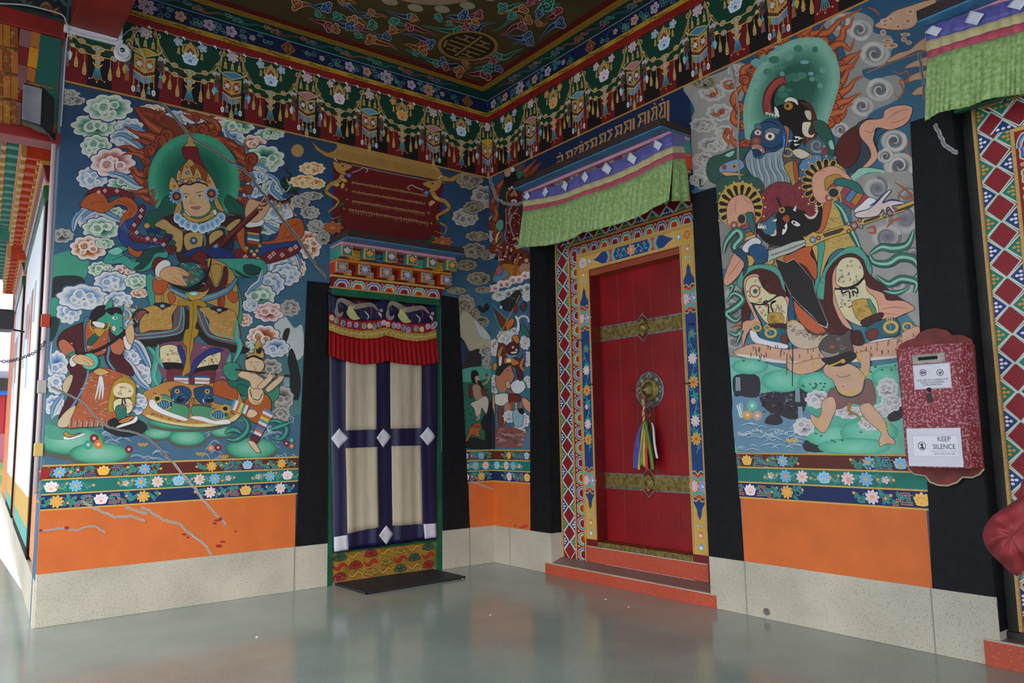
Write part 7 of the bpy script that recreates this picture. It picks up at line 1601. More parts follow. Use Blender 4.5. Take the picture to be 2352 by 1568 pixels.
for q in ([(794,800),(864,800),(863,986),(794,988)],[(898,800),(969,800),(967,983),(898,984)],[(793,1029),(866,1026),(868,1210),(797,1225)],[(900,1024),(966,1023),(969,1203),(903,1207)]):
    patch('cream_panel', q, m_cream, CU_, .004,14)
for q in ([(779,983),(799,1006),(777,1030),(761,1006)],[(880,984),(899,1002),(880,1027),(863,1005)],[(982,980),(1000,1002),(982,1023),(964,1002)],[(887,1206),(905,1226),(887,1250),(868,1229)]):
    patch('white_diamond', q, m_wcloth, CU_, .006,6)
for q in ([(768,1233),(797,1228),(799,1262),(768,1267)],[(971,1203),(1001,1201),(1001,1233),(974,1237)]): patch('white_square', q, m_wcloth, CU_, .006,6)
# --- brocade pelmet on it
def interp(xs, ys, x):
    return float(np.interp(x, xs, ys))
KX = [375,470,560,680,800,890,960,1050,1150,1250,1345]
top_ = [120,175,203,216,205,184,212,238,253,250,234]; r1 = [300,338,360,378,372,362,378,390,402,398,380]; r2 = [388,425,448,465,455,436,452,473,488,486,456]; r3 = [465,502,522,541,536,512,530,550,564,557,530]; bot = [690,730,752,771,765,742,758,770,780,776,752]
PV = empty('brocade_pelmet', (-1.32,-.06,2.6), 'dragon brocade pelmet with a pleated red frill above the patchwork curtain','pelmet')
def pel(ya, yb, name, m, d0, d1, pl_amp, nv=8, parent=PV, flare=0):
    def fn(s_, t):
        X = 375 + 970 * s_; y = interp(KX, ya, X) * (1 - t) + interp(KX, yb, X) * t; X += flare * t * (s_ - .5) * 2
        w_ = at(660 + X / 3.92,640 + y / 3.92, y=-.06)
        d = d0 + (d1 - d0) * t + pl_amp * (.25 + .75 * t) * math.sin(s_ * 2 * math.pi * 23 + 1.2 * math.sin(s_ * 9)) + .006 * math.sin(s_ * 17)
        return Vector((w_[0], -d, w_[2]))
    return sheet(name, fn, lin(0,1,185), lin(0,1, nv), m, parent)
pel(top_, r1,'dragon_band', m_navy, .052,.056,.001); pel(r1, r2,'cloud_band', mat('red_silk','9a1c22', .5, nscale=30, namt=.15), .056,.058,.001,5); pel(r2, r3,'gold_band', mat('gold_brocade','b89444', .5, nscale=40, namt=.2), .058,.06,.002,5)
pel(r3, bot, 'pleated_frill', m_redc, .062,.082,.010,10, flare=12)
# embroidery, thin pieces on the cloth face
E1 = Paint((0,-.0685,0),(1,0,0),(0,0,1),(0,-1,0), ext=(-2,0,2,3), cell=.005); E1.view(660,640,3.92); R = random.Random(12)
for ox, oy in ((0,0),(462,28)):
    E1.stroke([440 + ox, 250 + oy, 470 + ox, 190 + oy, 540 + ox, 215 + oy, 600 + ox, 250 + oy, 680 + ox, 240 + oy, 760 + ox, 235 + oy, 820 + ox, 290 + oy],50,'8a7f76', taper='both')
    E1.stroke([500 + ox, 300 + oy, 470 + ox, 330 + oy, 440 + ox, 300 + oy, 450 + ox, 240 + oy],38,'8a7f76', taper='both')
    for i in range(46):
        x = 450 + ox + i * 8; y = 225 + oy + 24 * math.sin(i * .2) ; E1.ring(x, y + (i % 3) * 12 - 12,6,5,2,'4a3c50', 6)
    F(E1,[530 + ox, 300 + oy, 560 + ox, 260 + oy, 600 + ox, 280 + oy, 630 + ox, 330 + oy, 655 + ox, 360 + oy, 600 + ox, 372 + oy, 560 + ox, 350 + oy],'b8b478', ol='4a3c30', w=3)
    for i in range(12): E1.stroke([560 + ox, 300 + oy, 545 + ox - i * 2 + 8 * i, 255 + oy - (i % 3) * 8],5,'c8c080', sm=0)
    for p in ([690,290,730,330,720,370],[740,250,760,300,740,330],[800,300,840,340,830,370],[470,200,480,260]):
        E1.stroke([v + (ox if k % 2 == 0 else oy) for k, v in enumerate(p)],9,('a83040','d8d0c8')[p[0] % 4 == 2], taper='both')
    for i in range(5): E1.stroke([820 + ox, 300 + oy + i * 4,850 + ox, 330 + i * 8 + oy - 10],3,'d8d0c8', sm=0)
    E1.flower(845 + ox, 285 + oy, 16,'d8d0c8','b03040','3f8a70', 5,1)
for x, y, c in ((440,375,'2f7a6c'),(500,400,'30307c'),(560,410,'c03880'),(620,415,'6a6ab0'),(690,425,'2f7a5c'),(740,425,'d8b060'),(780,430,'2f6a5c'),(830,410,'30307c'),(868,395,'e080a0'),(905,410,'c8a040'),(960,420,'6a6ab0'),(1000,425,'c03880'),(1045,440,'3a3a90'),(1090,460,'6a6ab0'),(1160,450,'2f7a6c'),(1210,455,'d8b060'),(1265,430,'8a88c0'),(1310,430,'c03880'),(400,350,'d0a050'),(1330,410,'3a3a90')):
    E1.ell(x, y, 21,26,'d8d0cc', 12); E1.ell(x, y, 17,22, c, 12); E1.spiral(x, y, 12,4,'e0d8d4', 1.3, x)
for x in range(400,1340,42):
    y = interp(KX, r2, x) * .5 + interp(KX, r3, x) * .5; E1.stroke([x - 22, y - 8, x - 6, y + 6, x + 8, y - 8, x + 22, y + 4],6,'dcc890', taper='both');
    if x % 3 == 0: E1.flower(x, y + 10,15,('a83040','2f7a5c','3a4a80')[x % 7 % 3],'e0c0a0','d8b060', 8,1)
E1.build('embroidery', PV)
for px, py in ((756,668),(824,694),(886,684),(948,702),(1005,697)):
    p_ = at(px, py, y=-.06); MB().lathe([(.0,0),(.008,.002),(.009,.008),(.004,.012),(0,.013)], (p_[0], -.062, p_[2]),(0,-1,0), 10).build('pin', mat('red_pin','b03020', .3), PV)
# --- green pelmets with violet, straw and rose bands
def green_pelmet(label, view, rows, front_x, corner, y_side, side, seed=0, diamonds=(), nuf=26, group=None):
    """rows: 5 polylines (crop coords) top..bottom; corner: crop-x where the cloth turns to the wall"""
    X0, Y0, sc = view
    root = empty('green_pelmet', (front_x, y_side, 3.5), label, 'pelmet')
    ms = [m_purple, m_yelc, m_pinkc, m_greenc]; nm = ['violet_band','straw_band','rose_band','green_skirt']
    def pt(row, s_):
        xs = [p[0] for p in row]; ys = [p[1] for p in row]; x = xs[0] + (xs[-1] - xs[0]) * s_
        return x, interp(xs, ys, x)
    def disp(k, s_, t):
        ph = s_ * 2 * math.pi * nuf + 2.2 * math.sin(s_ * 11 + seed)
        if k < 3: return .004 * math.sin(ph * .5)
        q = ph * .5 + 1.1 * math.sin(s_ * 23 + seed * 2); return (.002 + .02 * t) * (abs(math.sin(q)) ** .6 - .4) * (.45 + .55 * math.sin(s_ * 13 + seed) ** 2) + .012 * t * math.sin(s_ * 15)
    for k in range(4):
        def fn(s_, t, k=k):
            a = pt(rows[k], s_); b = pt(rows[k + 1], s_); X = a[0] * (1 - t) + b[0] * t; Y = a[1] * (1 - t) + b[1] * t
            w_ = at(X0 + X / sc, Y0 + Y / sc, x=front_x)
            return Vector((front_x - .006 - disp(k, s_, t) - .01 * (k == 3) * t, w_[1], w_[2]))
        sheet(nm[k], fn, lin(0,1,260), lin(0,1,9 if k == 3 else 4), ms[k], root)
    # return flap to the wall
    for k in range(4) if side else []:
        a0 = at(X0 + rows[k][-1][0] / sc, Y0 + rows[k][-1][1] / sc, x=front_x); b0 = at(X0 + rows[k + 1][-1][0] / sc, Y0 + rows[k + 1][-1][1] / sc, x=front_x)
        a1, b1 = side[k], side[k + 1]; a1, b1 = [at(X0 + v[0] / sc, Y0 + v[1] / sc, y=y_side) for v in (a1, b1)]; a1[0] = min(a1[0], -.004); b1[0] = min(b1[0], -.004)
        def fn(s_, t, k=k, a0=a0, b0=b0, a1=a1, b1=b1):
            z = (a0[2] * (1 - t) + b0[2] * t) * (1 - s_) + (a1[2] * (1 - t) + b1[2] * t) * s_; xe = a1[0] * (1 - t) + b1[0] * t; y = a0[1] * (1 - t) + b0[1] * t
            return Vector((front_x * (1 - s_) + xe * s_, y * (1 - s_) + (y_side * s_) + .012 * math.sin(s_ * 14) * t * (k == 3), z))
        sheet(nm[k] + '_return' if 0 else nm[k], fn, lin(0,1,24), lin(0,1,6), ms[k], root)
    for q in diamonds:
        Q = [at(X0 + x / sc, Y0 + y / sc, x=front_x - .006) for x, y in q]
        def pf(c, o): return Vector((front_x - .017 - .004 * math.sin(c[1] * 40) - o, c[1], c[2]))
        patch('white_diamond', q, m_wcloth, root, .002,6, px=lambda x, y: at(X0 + x / sc, Y0 + y / sc, x=front_x), pf=pf)
    # woven sprigs on the green
    S = PR(front_x - .048, ext=(-.2,8,2.9,5), cell=.01)
    return root
rows = [[(405,765),(500,745),(600,712),(700,690),(790,655),(880,610),(960,565),(1060,540),(1180,487),(1280,450),(1370,405),(1480,350),(1600,285),(1680,245),(1748,212)],
        [(403,828),(600,800),(760,765),(940,690),(1200,598),(1400,508),(1600,400),(1748,335)],[(402,880),(600,850),(780,808),(940,745),(1200,655),(1420,560),(1620,453),(1750,395)],
        [(400,922),(600,890),(780,845),(940,782),(1200,705),(1420,610),(1620,500),(1752,450)],
        [(368,1255),(430,1248),(500,1245),(560,1238),(620,1235),(730,1208),(850,1168),(900,1140),(943,1116),(1020,1108),(1110,1085),(1260,1040),(1300,1025),(1450,972),(1500,950),(1600,890),(1660,870),(1735,828)]]
dm = [[(450,742),(472,792),(448,822),(408,795)],[(612,703),(640,745),(605,800),(576,762)],[(778,643),(816,680),(795,748),(753,706)],[(962,562),(1000,615),(962,665),(935,620)],[(1155,483),(1207,540),(1175,593),(1118,550)],[(1372,396),(1432,440),(1407,502),(1348,460)],[(1600,280),(1664,318),(1632,378),(1584,345)]]
g1 = green_pelmet('long green pleated pelmet with seven white diamonds over the red door', (1100,250,3.92), rows, -.27,1748,-2.93,[(1856,240),(1842,335),(1860,395),(1866,450),(1915,835)],1, dm)
rows3 = [[(250,185),(360,150),(460,115),(560,78),(700,35),(906,-25),(1100,-80)],[(255,278),(400,235),(560,190),(700,145),(906,80),(1100,20)],[(258,345),(400,300),(560,250),(700,205),(906,150),(1100,90)],[(262,400),(330,370),(430,335),(560,300),(700,265),(906,210),(1100,150)],
         [(258,815),(300,790),(350,760),(430,740),(550,710),(700,665),(840,640),(906,630),(1100,570)]]
g2 = green_pelmet('green pleated pelmet with a violet top band, cut by the top right corner', (2040,0,2.904), rows3,-.27,0,-4.98, None, 5,[[(305,175),(368,195),(330,248),(255,225)],[(555,75),(652,100),(600,175),(518,155)],[(860,-5),(935,10),(890,75),(800,55)]],18)
# ================================================================ things
def T3(P0): return tuple(float(a) for a in P0)
# rubber door mat
mr_ = empty('door_mat', (-1.31,-.285,0), 'black rubber grid mat on the floor before the curtained door','mat'); mr_.rotation_euler = (0,0, math.radians(2.2))
m_rub = mat('black_rubber','26272c', .45, nscale=30, namt=.2)
b = MB()
for i in range(42): x = -.53 + i * 1.06 / 41; b.box(x - .0045, x + .0045,-.295,.295,.004,.020)
for i in range(24): y = -.295 + i * .59 / 23; b.box(-.53,.53, y - .0045, y + .0045,.002,.019)
b.box(-.54,.54,-.30,-.29,0,.022); b.box(-.54,.54,.29,.30,0,.022); b.box(-.54,-.53,-.3,.3,0,.022); b.box(.53,.54,-.3,.3,0,.022)
o = b.build('grid', m_rub); o.parent = mr_
o = MB().box(-.53,.53,-.29,.29,0,.004).build('backing', mat('dark_rubber_base','0d0d10', .7)); o.parent = mr_
# white flecks
R = random.Random(2); fk = None
for i, (px, py) in enumerate(((1062,1329),(1036,1331),(948,1345),(890,1352),(1391,1376),(1444,1394),(1126,1412),(590,1463))):
    p_ = at(px, py, z=0)
    if fk is None:
        b = MB(); n = 7; b.v = [(0,0,.008)] + [(.011 * R.uniform(.6,1.1) * math.cos(k * 2 * math.pi / n), .009 * R.uniform(.6,1.1) * math.sin(k * 2 * math.pi / n), 0) for k in range(n)]
        b.f = [(0,1 + k, 1 + (k + 1) % n) for k in range(n)] + [tuple(range(n, 0,-1))]; b.m = [0] * len(b.f); b.sm = [False] * len(b.f)
        o = fk = b.build('paint_fleck', mat('white_flake','dcdad4', .7))
    else: o = fk.copy(); COL.objects.link(o)
    o.location = (p_[0], p_[1],0); o.rotation_euler = (0,0, i * 1.3); setp(o, 'tiny white flake lying on the polished green-grey floor','flake','white flakes on the floor')

# mail box
m_box = mat('worn_red_enamel','84202a', .55, nscale=70, col2='c08088', bump=.3, bscale=60, detail=9)
for n_ in m_box.node_tree.nodes:
    if n_.type == 'VALTORGB': n_.color_ramp.elements[0].position = .40; n_.color_ramp.elements[1].position = .50
m_board = mat('red_brown_board','7c2a26', .6, nscale=14, namt=.2)
LB = empty('letter_box', T3(RW.p(4.8,.02,1.1)), 'worn red letter box with two notices on the black door surround','letter box')
def bq(pts, x): return [T3(at(2020 + pts[i] / 3.136,700 + pts[i + 1] / 3.136, x=x)) for i in range(0, len(pts), 2)]
bd = bq([120,340,140,290,200,255,250,240,290,195,350,172,420,167,480,180,522,214,600,215,655,245,678,290,700,600,745,1130,752,1180,720,1220,670,1243,598,1240,560,1278,490,1302,420,1297,362,1275,335,1232,250,1218,205,1172], -.035)
MB().prism(bd, (.02,0,0)).build('back_board', m_board, LB, bevel=.003)
b = MB(); MB_p = bq([205,1172,250,1218,335,1232,362,1275,420,1297,490,1302,560,1278,598,1240,670,1243,720,1220,752,1180], -.037)
b.tube(MB_p, .006,6); b.build('pale_edge', mat('cream_edge','b8a888', .6), LB)
pl_ = [(4.622,.03),(4.622,.195),(4.632,.212),(4.90,.212),(4.95,.198),(4.982,.16),(4.992,.10),(4.992,.03)]
b = MB().prism([T3(RW.p(u, d, 1.145)) for u, d in pl_], (0,0,.728)); b.build('box_body', m_box, LB, bevel=.004)
b = MB().prism([T3(RW.p(u + (.008 if u > 4.8 else -.008), d + .008 * (d > .1), 1.866)) for u, d in pl_], (0,0,.014)); b.build('lid_rim', m_box, LB, bevel=.003)
fz = lambda px, py: at(2020 + px / 3.136,700 + py / 3.136, x=-.214)
def fbox(x0, y0, x1, y1, d0, d1, m, name, parent=LB, bevel=.002, **kw):
    a = fz(x0, y0); c = fz(x1, y1); b = MB(); RW.box(b, -a[1], -c[1], d0, d1, min(a[2], c[2]), max(a[2], c[2])); return b.build(name, m, parent, bevel=bevel, **kw)
dr = fbox(160,330,572,640,.212,.219, m_box, 'flap_door'); fbox(185,655,600,865,.212,.218, m_box, 'lower_panel')
fbox(345,640,385,700,.214,.224, m_iron, 'hasp', bevel=.002); MB().lathe([(0,.016),(.011,.014),(.013,.004),(.013,0)], T3(RW.p(-fz(363,610)[1], .219, fz(363,610)[2])), RW.d, 12).build('lock_stud', m_iron, LB)
sp = fbox(238,362,478,412,.219,.2225, mat('zinc','96928c', .5, metal=.6, nscale=20, namt=.2), 'slot_plate'); fbox(282,378,424,390,.2222,.2232, mat('slot_dark','120f0f', .8), 'slot_opening', sp, 0)
m_paper = mat('white_paper','d8d6e2', .5, nscale=9, namt=.03); m_ink = mat('black_ink','1c1a1e', .6)
TX = []
def text(s_, px, py, h, d, parent, name='lettering', align='CENTER', m=None, sx=1, frame=None):
    cu = bpy.data.curves.new(name, 'FONT'); cu.body = s_; cu.size = h; cu.align_x = align; cu.align_y = 'CENTER'; cu.extrude = .0002; cu.materials.append(m or m_ink)
    o = bpy.data.objects.new(name, cu); COL.objects.link(o); a = fz(px, py); p_ = RW.p(-a[1], d, a[2]) - wloc(parent)
    o.matrix_world = Matrix(((0,0,-1, p_[0]),(-1,0,0, p_[1]),(0,1,0, p_[2]),(0,0,0,1))) @ Matrix.Diagonal((sx, 1,1,1)); TX.append((o, parent)); return o
n1 = fbox(243,436,525,596,.2192,.2205, m_paper, 'camera_notice', LB, 0, label='white notice with two crossed-out camera signs')
def plate(px, py): a = fz(px, py); return -a[1], a[2]
Q = RW.paint(.2207, base=.0001, ext=(4.4,5.1,1,2), cell=.003); Q.view(2020,700,3.136); BK = '1c1a1e'
for cx in (318,440):
    u_, z_ = plate(cx, 487); Q.metric(u_, z_); Q.ring(0,0,.0185,.0185,.0035, BK, 26)
    Q.poly([-.012,-.008,.012,-.008,.012,.006,.004,.006,.002,.009,-.004,.009,-.006,.006,-.012,.006] if cx < 400 else [-.012,-.002,-.002,.004,.012,.008,.012,.001,.002,-.003,.004,-.01,-.006,-.01,-.006,-.004], BK)
    if cx < 400: Q.ell(0,-.001,.005,.005,'d8d6e2', 12); Q.ell(0,-.001,.003,.003, BK, 10)
    Q.stroke([-.013,.013,.013,-.013], .0034,'d8d6e2', sm=0); Q.stroke([-.013,.013,.013,-.013], .002, BK, sm=0)
u0, z0 = plate(247,441); u1, z1 = plate(521,591); Q.metric(); Q.stroke([u0, z0, u1, z0, u1, z1, u0, z1, u0, z0], .0012,'8a8890', sm=0)
Q.build('crossed_camera_signs', n1)
for s_, y in (('THE USE OF CAMERAS OR', 540),('VIDEO EQUIPMEN', 558),('IS PROHIBITED', 575)): text(s_, 384, y, .0148,.2208, n1, sx=1.05 if y == 540 else 1.15)
n2 = fbox(196,890,610,1168,.219,.2205, m_paper, 'silence_notice', LB, 0, label='white sheet reading keep silence')
fbox(238,938,580,1098,.2206,.2212, mat('bright_paper','e4e2ee', .5), 'inner_sheet', n2,0)
Q = RW.paint(.2214, base=.0001, ext=(4.4,5.1,1,2), cell=.003); u0, z0 = plate(241,941); u1, z1 = plate(577,1095); Q.metric(); Q.stroke([u0, z0, u1, z0, u1, z1, u0, z1, u0, z0], .0012,'55525c', sm=0)
u_, z_ = plate(310,1016); Q.metric(u_, z_); Q.ring(0,0,.0225,.024,.0035,'3a383e', 30)
Q.poly([-.010,-.016,.012,-.016,.009,-.008,.004,-.005,.005,0,.008,.004,.007,.012,.001,.016,-.005,.013,-.006,.007,-.003,.004,-.003,-.004,-.009,-.008],'3a383e', sm=3); Q.stroke([-.016,.016,.016,-.016], .003,'3a383e', sm=0)
u0, z0 = plate(378,1052); u1, _ = plate(565,1052); Q.metric(); Q.stroke([u0, z0, u1, z0], .0013,'3a383e', sm=0); Q.build('silence_sign', n2)
m_ink2 = mat('grey_ink','3a383e', .6)
text('KEEP', 468,967,.041,.2215, n2, m=m_ink2, sx=.85); text('SILENCE', 470,1022,.041,.2215, n2, m=m_ink2, sx=.85); text('कृपया शांति बनाए रखें', 472,1072,.0165,.2215, n2, m=mat('pale_ink','8a8894', .6), sx=.9)
bpy.context.view_layer.update(); dg = bpy.context.evaluated_depsgraph_get()
for o, par in TX:
    me = bpy.data.meshes.new_from_object(o.evaluated_get(dg)); q = bpy.data.objects.new('lettering', me); COL.objects.link(q); q.matrix_world = o.matrix_world.copy(); q.parent = par; bpy.data.objects.remove(o)
# scroll painting on the box cheek
Q = Paint(np.array(RW.p(4.9935,0,0)),(-1,0,0),(0,0,1),(0,-1,0), base=.0003, cell=.004, ext=(-1,1,1,2));
for z, r in ((1.80,.02),(1.68,.016),(1.62,.018),(1.46,.02),(1.42,.018),(1.40,.014)):
    for x in (.05,.085): Q.metric(x, z); Q.ring(0,0, r, r * .9,.003,'c8a0a0', 12,0,260); Q.spiral(.01,.012, r * .7,.003,'c8a0a0', 1)
Q.build('faded_scrollwork', LB)

# hanging scarf bundles on the ring
HS = empty('ceremonial_scarf', T3(rc + Vector((0,0,-.04))), 'braided scarf in five colours tied to the brass door ring','scarf')
def strand(name, pts0, pts1, x, col, parent, th=.006, rough=.6):
    b = MB(); n = 14; A = sm_curve([tuple(p) for p in pts0], False, 5); B_ = sm_curve([tuple(p) for p in pts1], False, 5); n = min(len(A), len(B_)); V_ = [];
    for i in range(n):
        bulge = .012 * math.sin(i / n * 5 + pts0[0][0])
        for j in range(5):
            s_ = j / 4; px = A[i][0] * (1 - s_) + B_[i][0] * s_; py = A[i][1] * (1 - s_) + B_[i][1] * s_; w_ = at(px, py, x=x)
            V_.append((x - bulge - .008 * math.sin(s_ * math.pi) - .003 * math.sin(s_ * 9 + i * .3), w_[1], w_[2]))
    b.v = [T3(v) for v in V_]; b.f = [(i * 5 + j, i * 5 + j + 1,(i + 1) * 5 + j + 1,(i + 1) * 5 + j) for i in range(n - 1) for j in range(4)]; b.m = [0] * len(b.f); b.sm = [True] * len(b.f)
    o = b.build(name, mat('cloth_' + col, col, rough, nscale=20, namt=.12, sheen=.2), parent, label='%s ribbon strip' % {'4c48a0': 'violet','c8b030': 'yellow','6f8a48': 'sage green','c83020': 'red','5a8a2c': 'green','d0b42c': 'yellow','16201c': 'black','d8d6d4': 'white','5c2018': 'brown'}.get(col, 'plain')); s_ = o.modifiers.new('t','SOLIDIFY'); s_.thickness = th; return o
xs = .172
for a, c, col in (([(1477,972),(1465,1000),(1455,1040),(1452,1075)],[(1480,972),(1472,1000),(1470,1040),(1468,1077)],'4c48a0'),([(1479,972),(1471,1000),(1468,1040),(1467,1076)],[(1481,972),(1476,1000),(1472,1040),(1472,1079)],'c8b030'),([(1480,972),(1475,1000),(1472,1040),(1472,1070)],[(1483,972),(1481,1000),(1481,1040),(1480,1067)],'6f8a48'),
                  ([(1481,972),(1480,1000),(1480,1040),(1480,1072)],[(1483,972),(1483,1000),(1484,1040),(1484,1072)],'d0b42c'),([(1481,972),(1482,1000),(1484,1040),(1485,1080)],[(1485,972),(1487,1000),(1489,1040),(1491,1081)],'c83020'),([(1483,972),(1487,1000),(1491,1040),(1494,1078)],[(1487,972),(1493,1000),(1498,1040),(1501,1079)],'5a8a2c')):
    strand('ribbon', a, c, xs, col, HS)
b = MB()
for k, c in enumerate(('c8b030','d8d6d4','c83020','2c2a5c')):
    P_ = []
    for i in range(22): t = i / 21; px = 1480 + (k - 1.5) * 1.8 + 1.8 * math.sin(t * 16 + k * 1.6); py = 908 + 60 * t; w_ = at(px, py, x=xs - .012 + .006 * math.cos(t * 16 + k * 1.6)); P_.append(T3(w_))
    MB().tube(P_, .0062,7).build('braid', mat('cloth_' + c, c, .6), HS)
kn = at(1482,971, x=xs - .014); MB().lathe([(0,-.016),(.016,-.012),(.022,0),(.016,.012),(0,.016)], T3(kn),(.2,1,.3), 14).build('knot', mat('cloth_5a8a2c','5a8a2c', .6), HS)
kn = at(1480,914, x=xs - .012); MB().lathe([(0,-.016),(.014,-.012),(.018,0),(.014,.012),(0,.016)], T3(kn),(0,0,1), 12).build('knot', mat('cloth_b03030','b03030', .6), HS)
HB = empty('ceremonial_scarf', T3(rc + Vector((.02,-.03,-.05))), 'darker scarf of brown, black and white strips hanging behind the coloured one','scarf')
for a, c, col in (([(1489,972),(1491,1000),(1494,1030),(1496,1050)],[(1493,972),(1497,1000),(1501,1030),(1502,1050)],'5c2018'),([(1491,972),(1496,1000),(1500,1030),(1503,1052)],[(1495,972),(1502,1000),(1506,1030),(1508,1052)],'16201c'),([(1494,970),(1500,985),(1504,1020),(1508,1052)],[(1496,970),(1503,985),(1508,1020),(1513,1053)],'d8d6d4')): strand('ribbon', a, c, .215, col, HB, .005)
for k, c in enumerate(('5c2018','c86020','16201c')):
    P_ = []
    for i in range(16): t = i / 15; w_ = at(1492 + (k - 1) * 2 + 1.5 * math.sin(t * 12 + k * 2), 925 + 46 * t, x=.215 + .005 * math.cos(t * 12 + k * 2)); P_.append(T3(w_))
    MB().tube(P_, .006,7).build('braid', mat('cloth_' + c, c, .6), HB)

# security camera with its cable
c0 = np.array(T3(at(287,118, y=-.05))); ax = Vector((-.25,-.9,-.32)).normalized()
SCM = empty('security_camera', (c0[0],0, c0[2]), 'white dome security camera high on the painted garland band','camera')
cb_ = Vector((c0[0] - .01,0, c0[2] - .01))
MB().lathe([(.068,0),(.070,.012),(.066,.028),(.05,.034),(0,.036)], cb_, (-.1,-1,.05), 26).build('base', m_whitepl, SCM)
cc_ = cb_ + Vector((-.01,-.062,0))
b = MB().lathe([(.0,-.052),(.03,-.048),(.052,-.030),(.062,-.006),(.062,.012),(.055,.024),(.05,.026)], cc_, ax, 28); b.build('dome', m_whitepl, SCM)
MB().lathe([(.05,.024),(.046,.02),(.020,.018),(.0,.018)], cc_, ax, 28).build('face_ring', mat('pale_plastic','b8b8c0', .35), SCM)
MB().lathe([(.019,.017),(.019,.026),(.012,.029),(0,.03)], cc_ + Vector((0,0,.008)), ax, 20).build('lens', mat('lens_glass','14161a', .08, spec=.8), SCM)
def wire(name, pts, r, m, y=None, x=None, parent=None, **kw):
    Q = [T3(at(a, b_, y=y) if y is not None else at(a, b_, x=x)) for a, b_ in pts]; return MB().tube(sm_curve(Q, False, 5), r, 6).build(name, m, parent, **kw)
wire('power_cable', [(156,66),(180,76),(210,84),(240,90),(262,95),(280,84),(296,70),(314,64),(322,68),(312,76),(310,88),(318,104),(328,122),(334,138)], .0042, m_cable, y=-.035, label='thin white cable looping beside the dome camera', cat='cable')
wire('power_cable', [(302,107),(316,113),(326,124),(334,138)], .0035, m_cable, y=-.035, label='short white lead from dome camera to cable plug', cat='cable')
wire('power_cable', [(0,8),(60,12),(120,26),(145,36),(152,52),(157,66),(153,100),(149,150),(146,200),(140,290)], .006, m_cable, y=-.045, label='bundle of pale wires running down the left edge of the mural', cat='cable')
# string of fairy lights
FLG = empty('fairy_light_string', (-1.9,-.05,4.95), 'string of tiny unlit white lights along the left cornice','string lights')
pts = [(342,61),(381,73),(421,86),(458,96),(493,106),(525,115),(561,126),(597,135),(633,145),(666,154),(697,163),(731,172),(766,183),(795,190),(820,197),(846,204),(870,211),(893,218),(922,227),(950,237),(984,246),(1010,254),(1040,262),(1068,271),(1095,278),(1118,283)]
wq = []
for i, (a, c) in enumerate(pts):
    wq.append((a, c));
    if i < len(pts) - 1: wq.append(((a + pts[i + 1][0]) / 2,(c + pts[i + 1][1]) / 2 + 2))
wire('wire', wq, .0022, m_cable, y=-.045, parent=FLG)
m_bulb = mat('clear_bulb','e4e6ec', .2)
bl0 = None
for i, (a, c) in enumerate(pts):
    p_ = at(a, c, y=-.047)
    if bl0 is None:
        bb = MB().lathe([(0,-.014),(.006,-.012),(.0075,0),(.006,.010),(0,.014)], (0,0,0),(.5,0,.8), 8).lathe([(0,-.012),(.005,-.01),(.006,0),(.005,.008),(0,.012)], (.012,0,-.012),(.5,0,-.8), 8); o = bl0 = bb.build('bulb', m_bulb)
        o.parent = FLG
    else: o = bl0.copy(); COL.objects.link(o); o.parent = FLG
    o.location = Vector(T3(p_)) - FLG.location

# ---------------------------------------------------------------- left edge: facade beyond, banner, lamp
m_pier = mat('orange_pier_paint','d98a5c', .6, nscale=6, namt=.08, bump=.2, bscale=100)
b = MB(); FA.box(b, .35,13,-.3,-.06,0,5.3); FA.box(b, 0.008,1.2,-.06,0,.396,5.2); FA.box(b, 4.85,5.85,-.06,0,.396,5.2); FA.box(b, 8.7,13,-.06,0,.396,5.2); FA.box(b, 0.008,13,-.06,0,3.76,5.2)
S(b.build('wall_outer', m_pier))
b = MB(); FA.box(b, .01,13,-.06,.012,0,.34); S(b.build('baseboard_outer', m_plinth))
m_blind = mat('white_window_cloth','e2e2e8', .8, nscale=10, namt=.04, bump=.3, bscale=25)
for k, (u0, u1) in enumerate(((1.2,4.85),(5.85,8.7))):
    wn = empty('window_%d' % (k + 1), T3(FA.p((u0 + u1) / 2,0,.4)), kind='structure')
    b = MB(); FA.box(b, u0, u0 + .4,-.06,.02,.36,3.76); FA.box(b, u1 - .25, u1,-.06,.02,.36,3.76); FA.box(b, u0, u1,-.06,.02,.36,.46); b.build('window_frame', m_black, wn)
    b = MB(); FA.box(b, u0 + .12, u1 - .25,-.06,.03,.9,3.76); b.build('window_cloth', m_blind, wn)
    b = MB(); FA.box(b, u0 + .12, u1 - .25,-.06,.025,.46,.62); b.build('window_stripe', mat('teal_stripe','5fa89c', .6), wn); b = MB(); FA.box(b, u0 + .12, u1 - .25,-.06,.025,.62,.9); b.build('window_stripe', mat('ochre_stripe','c8a050', .6), wn)
    for q in range(5): u_ = u0 + .7 + q * (u1 - u0 - 1) / 5; b = MB(); FA.box(b, u_, u_ + .25,.03,.036,2.6 - .3 * (q % 3), 3.0); b.build('cloth_patch', mat(('pale_blue_patch','salmon_patch')[q % 2], ('a8bcc8','c87058')[q % 2], .7), wn)
class Loc2(Loc):
    def p(s, u, d, z): return FA.p(u, d * 1.45,3.74 + (z - 2.838) * 1.75)
FB = Loc2(FA.O, FA.u, FA.d)
canopy(FB, 1.05,4.95,15,'canopy of stepped green and orange beam ends over the nearest white window', dd=.42)
canopy(FB, 5.75,8.9,11,'farther small canopy above the second white window at the left edge', dd=.42)
pole = empty('conduit_pole', (-4.318,.015,0), 'slim white pole fixed to the outer edge of the mural wall','pole')
b = MB().tube([(-4.318,.015,1.0),(-4.318,.015,3.78)], .02,12); b.build('pipe', mat('pinkish_white_paint','d0bcc0', .5), pole)
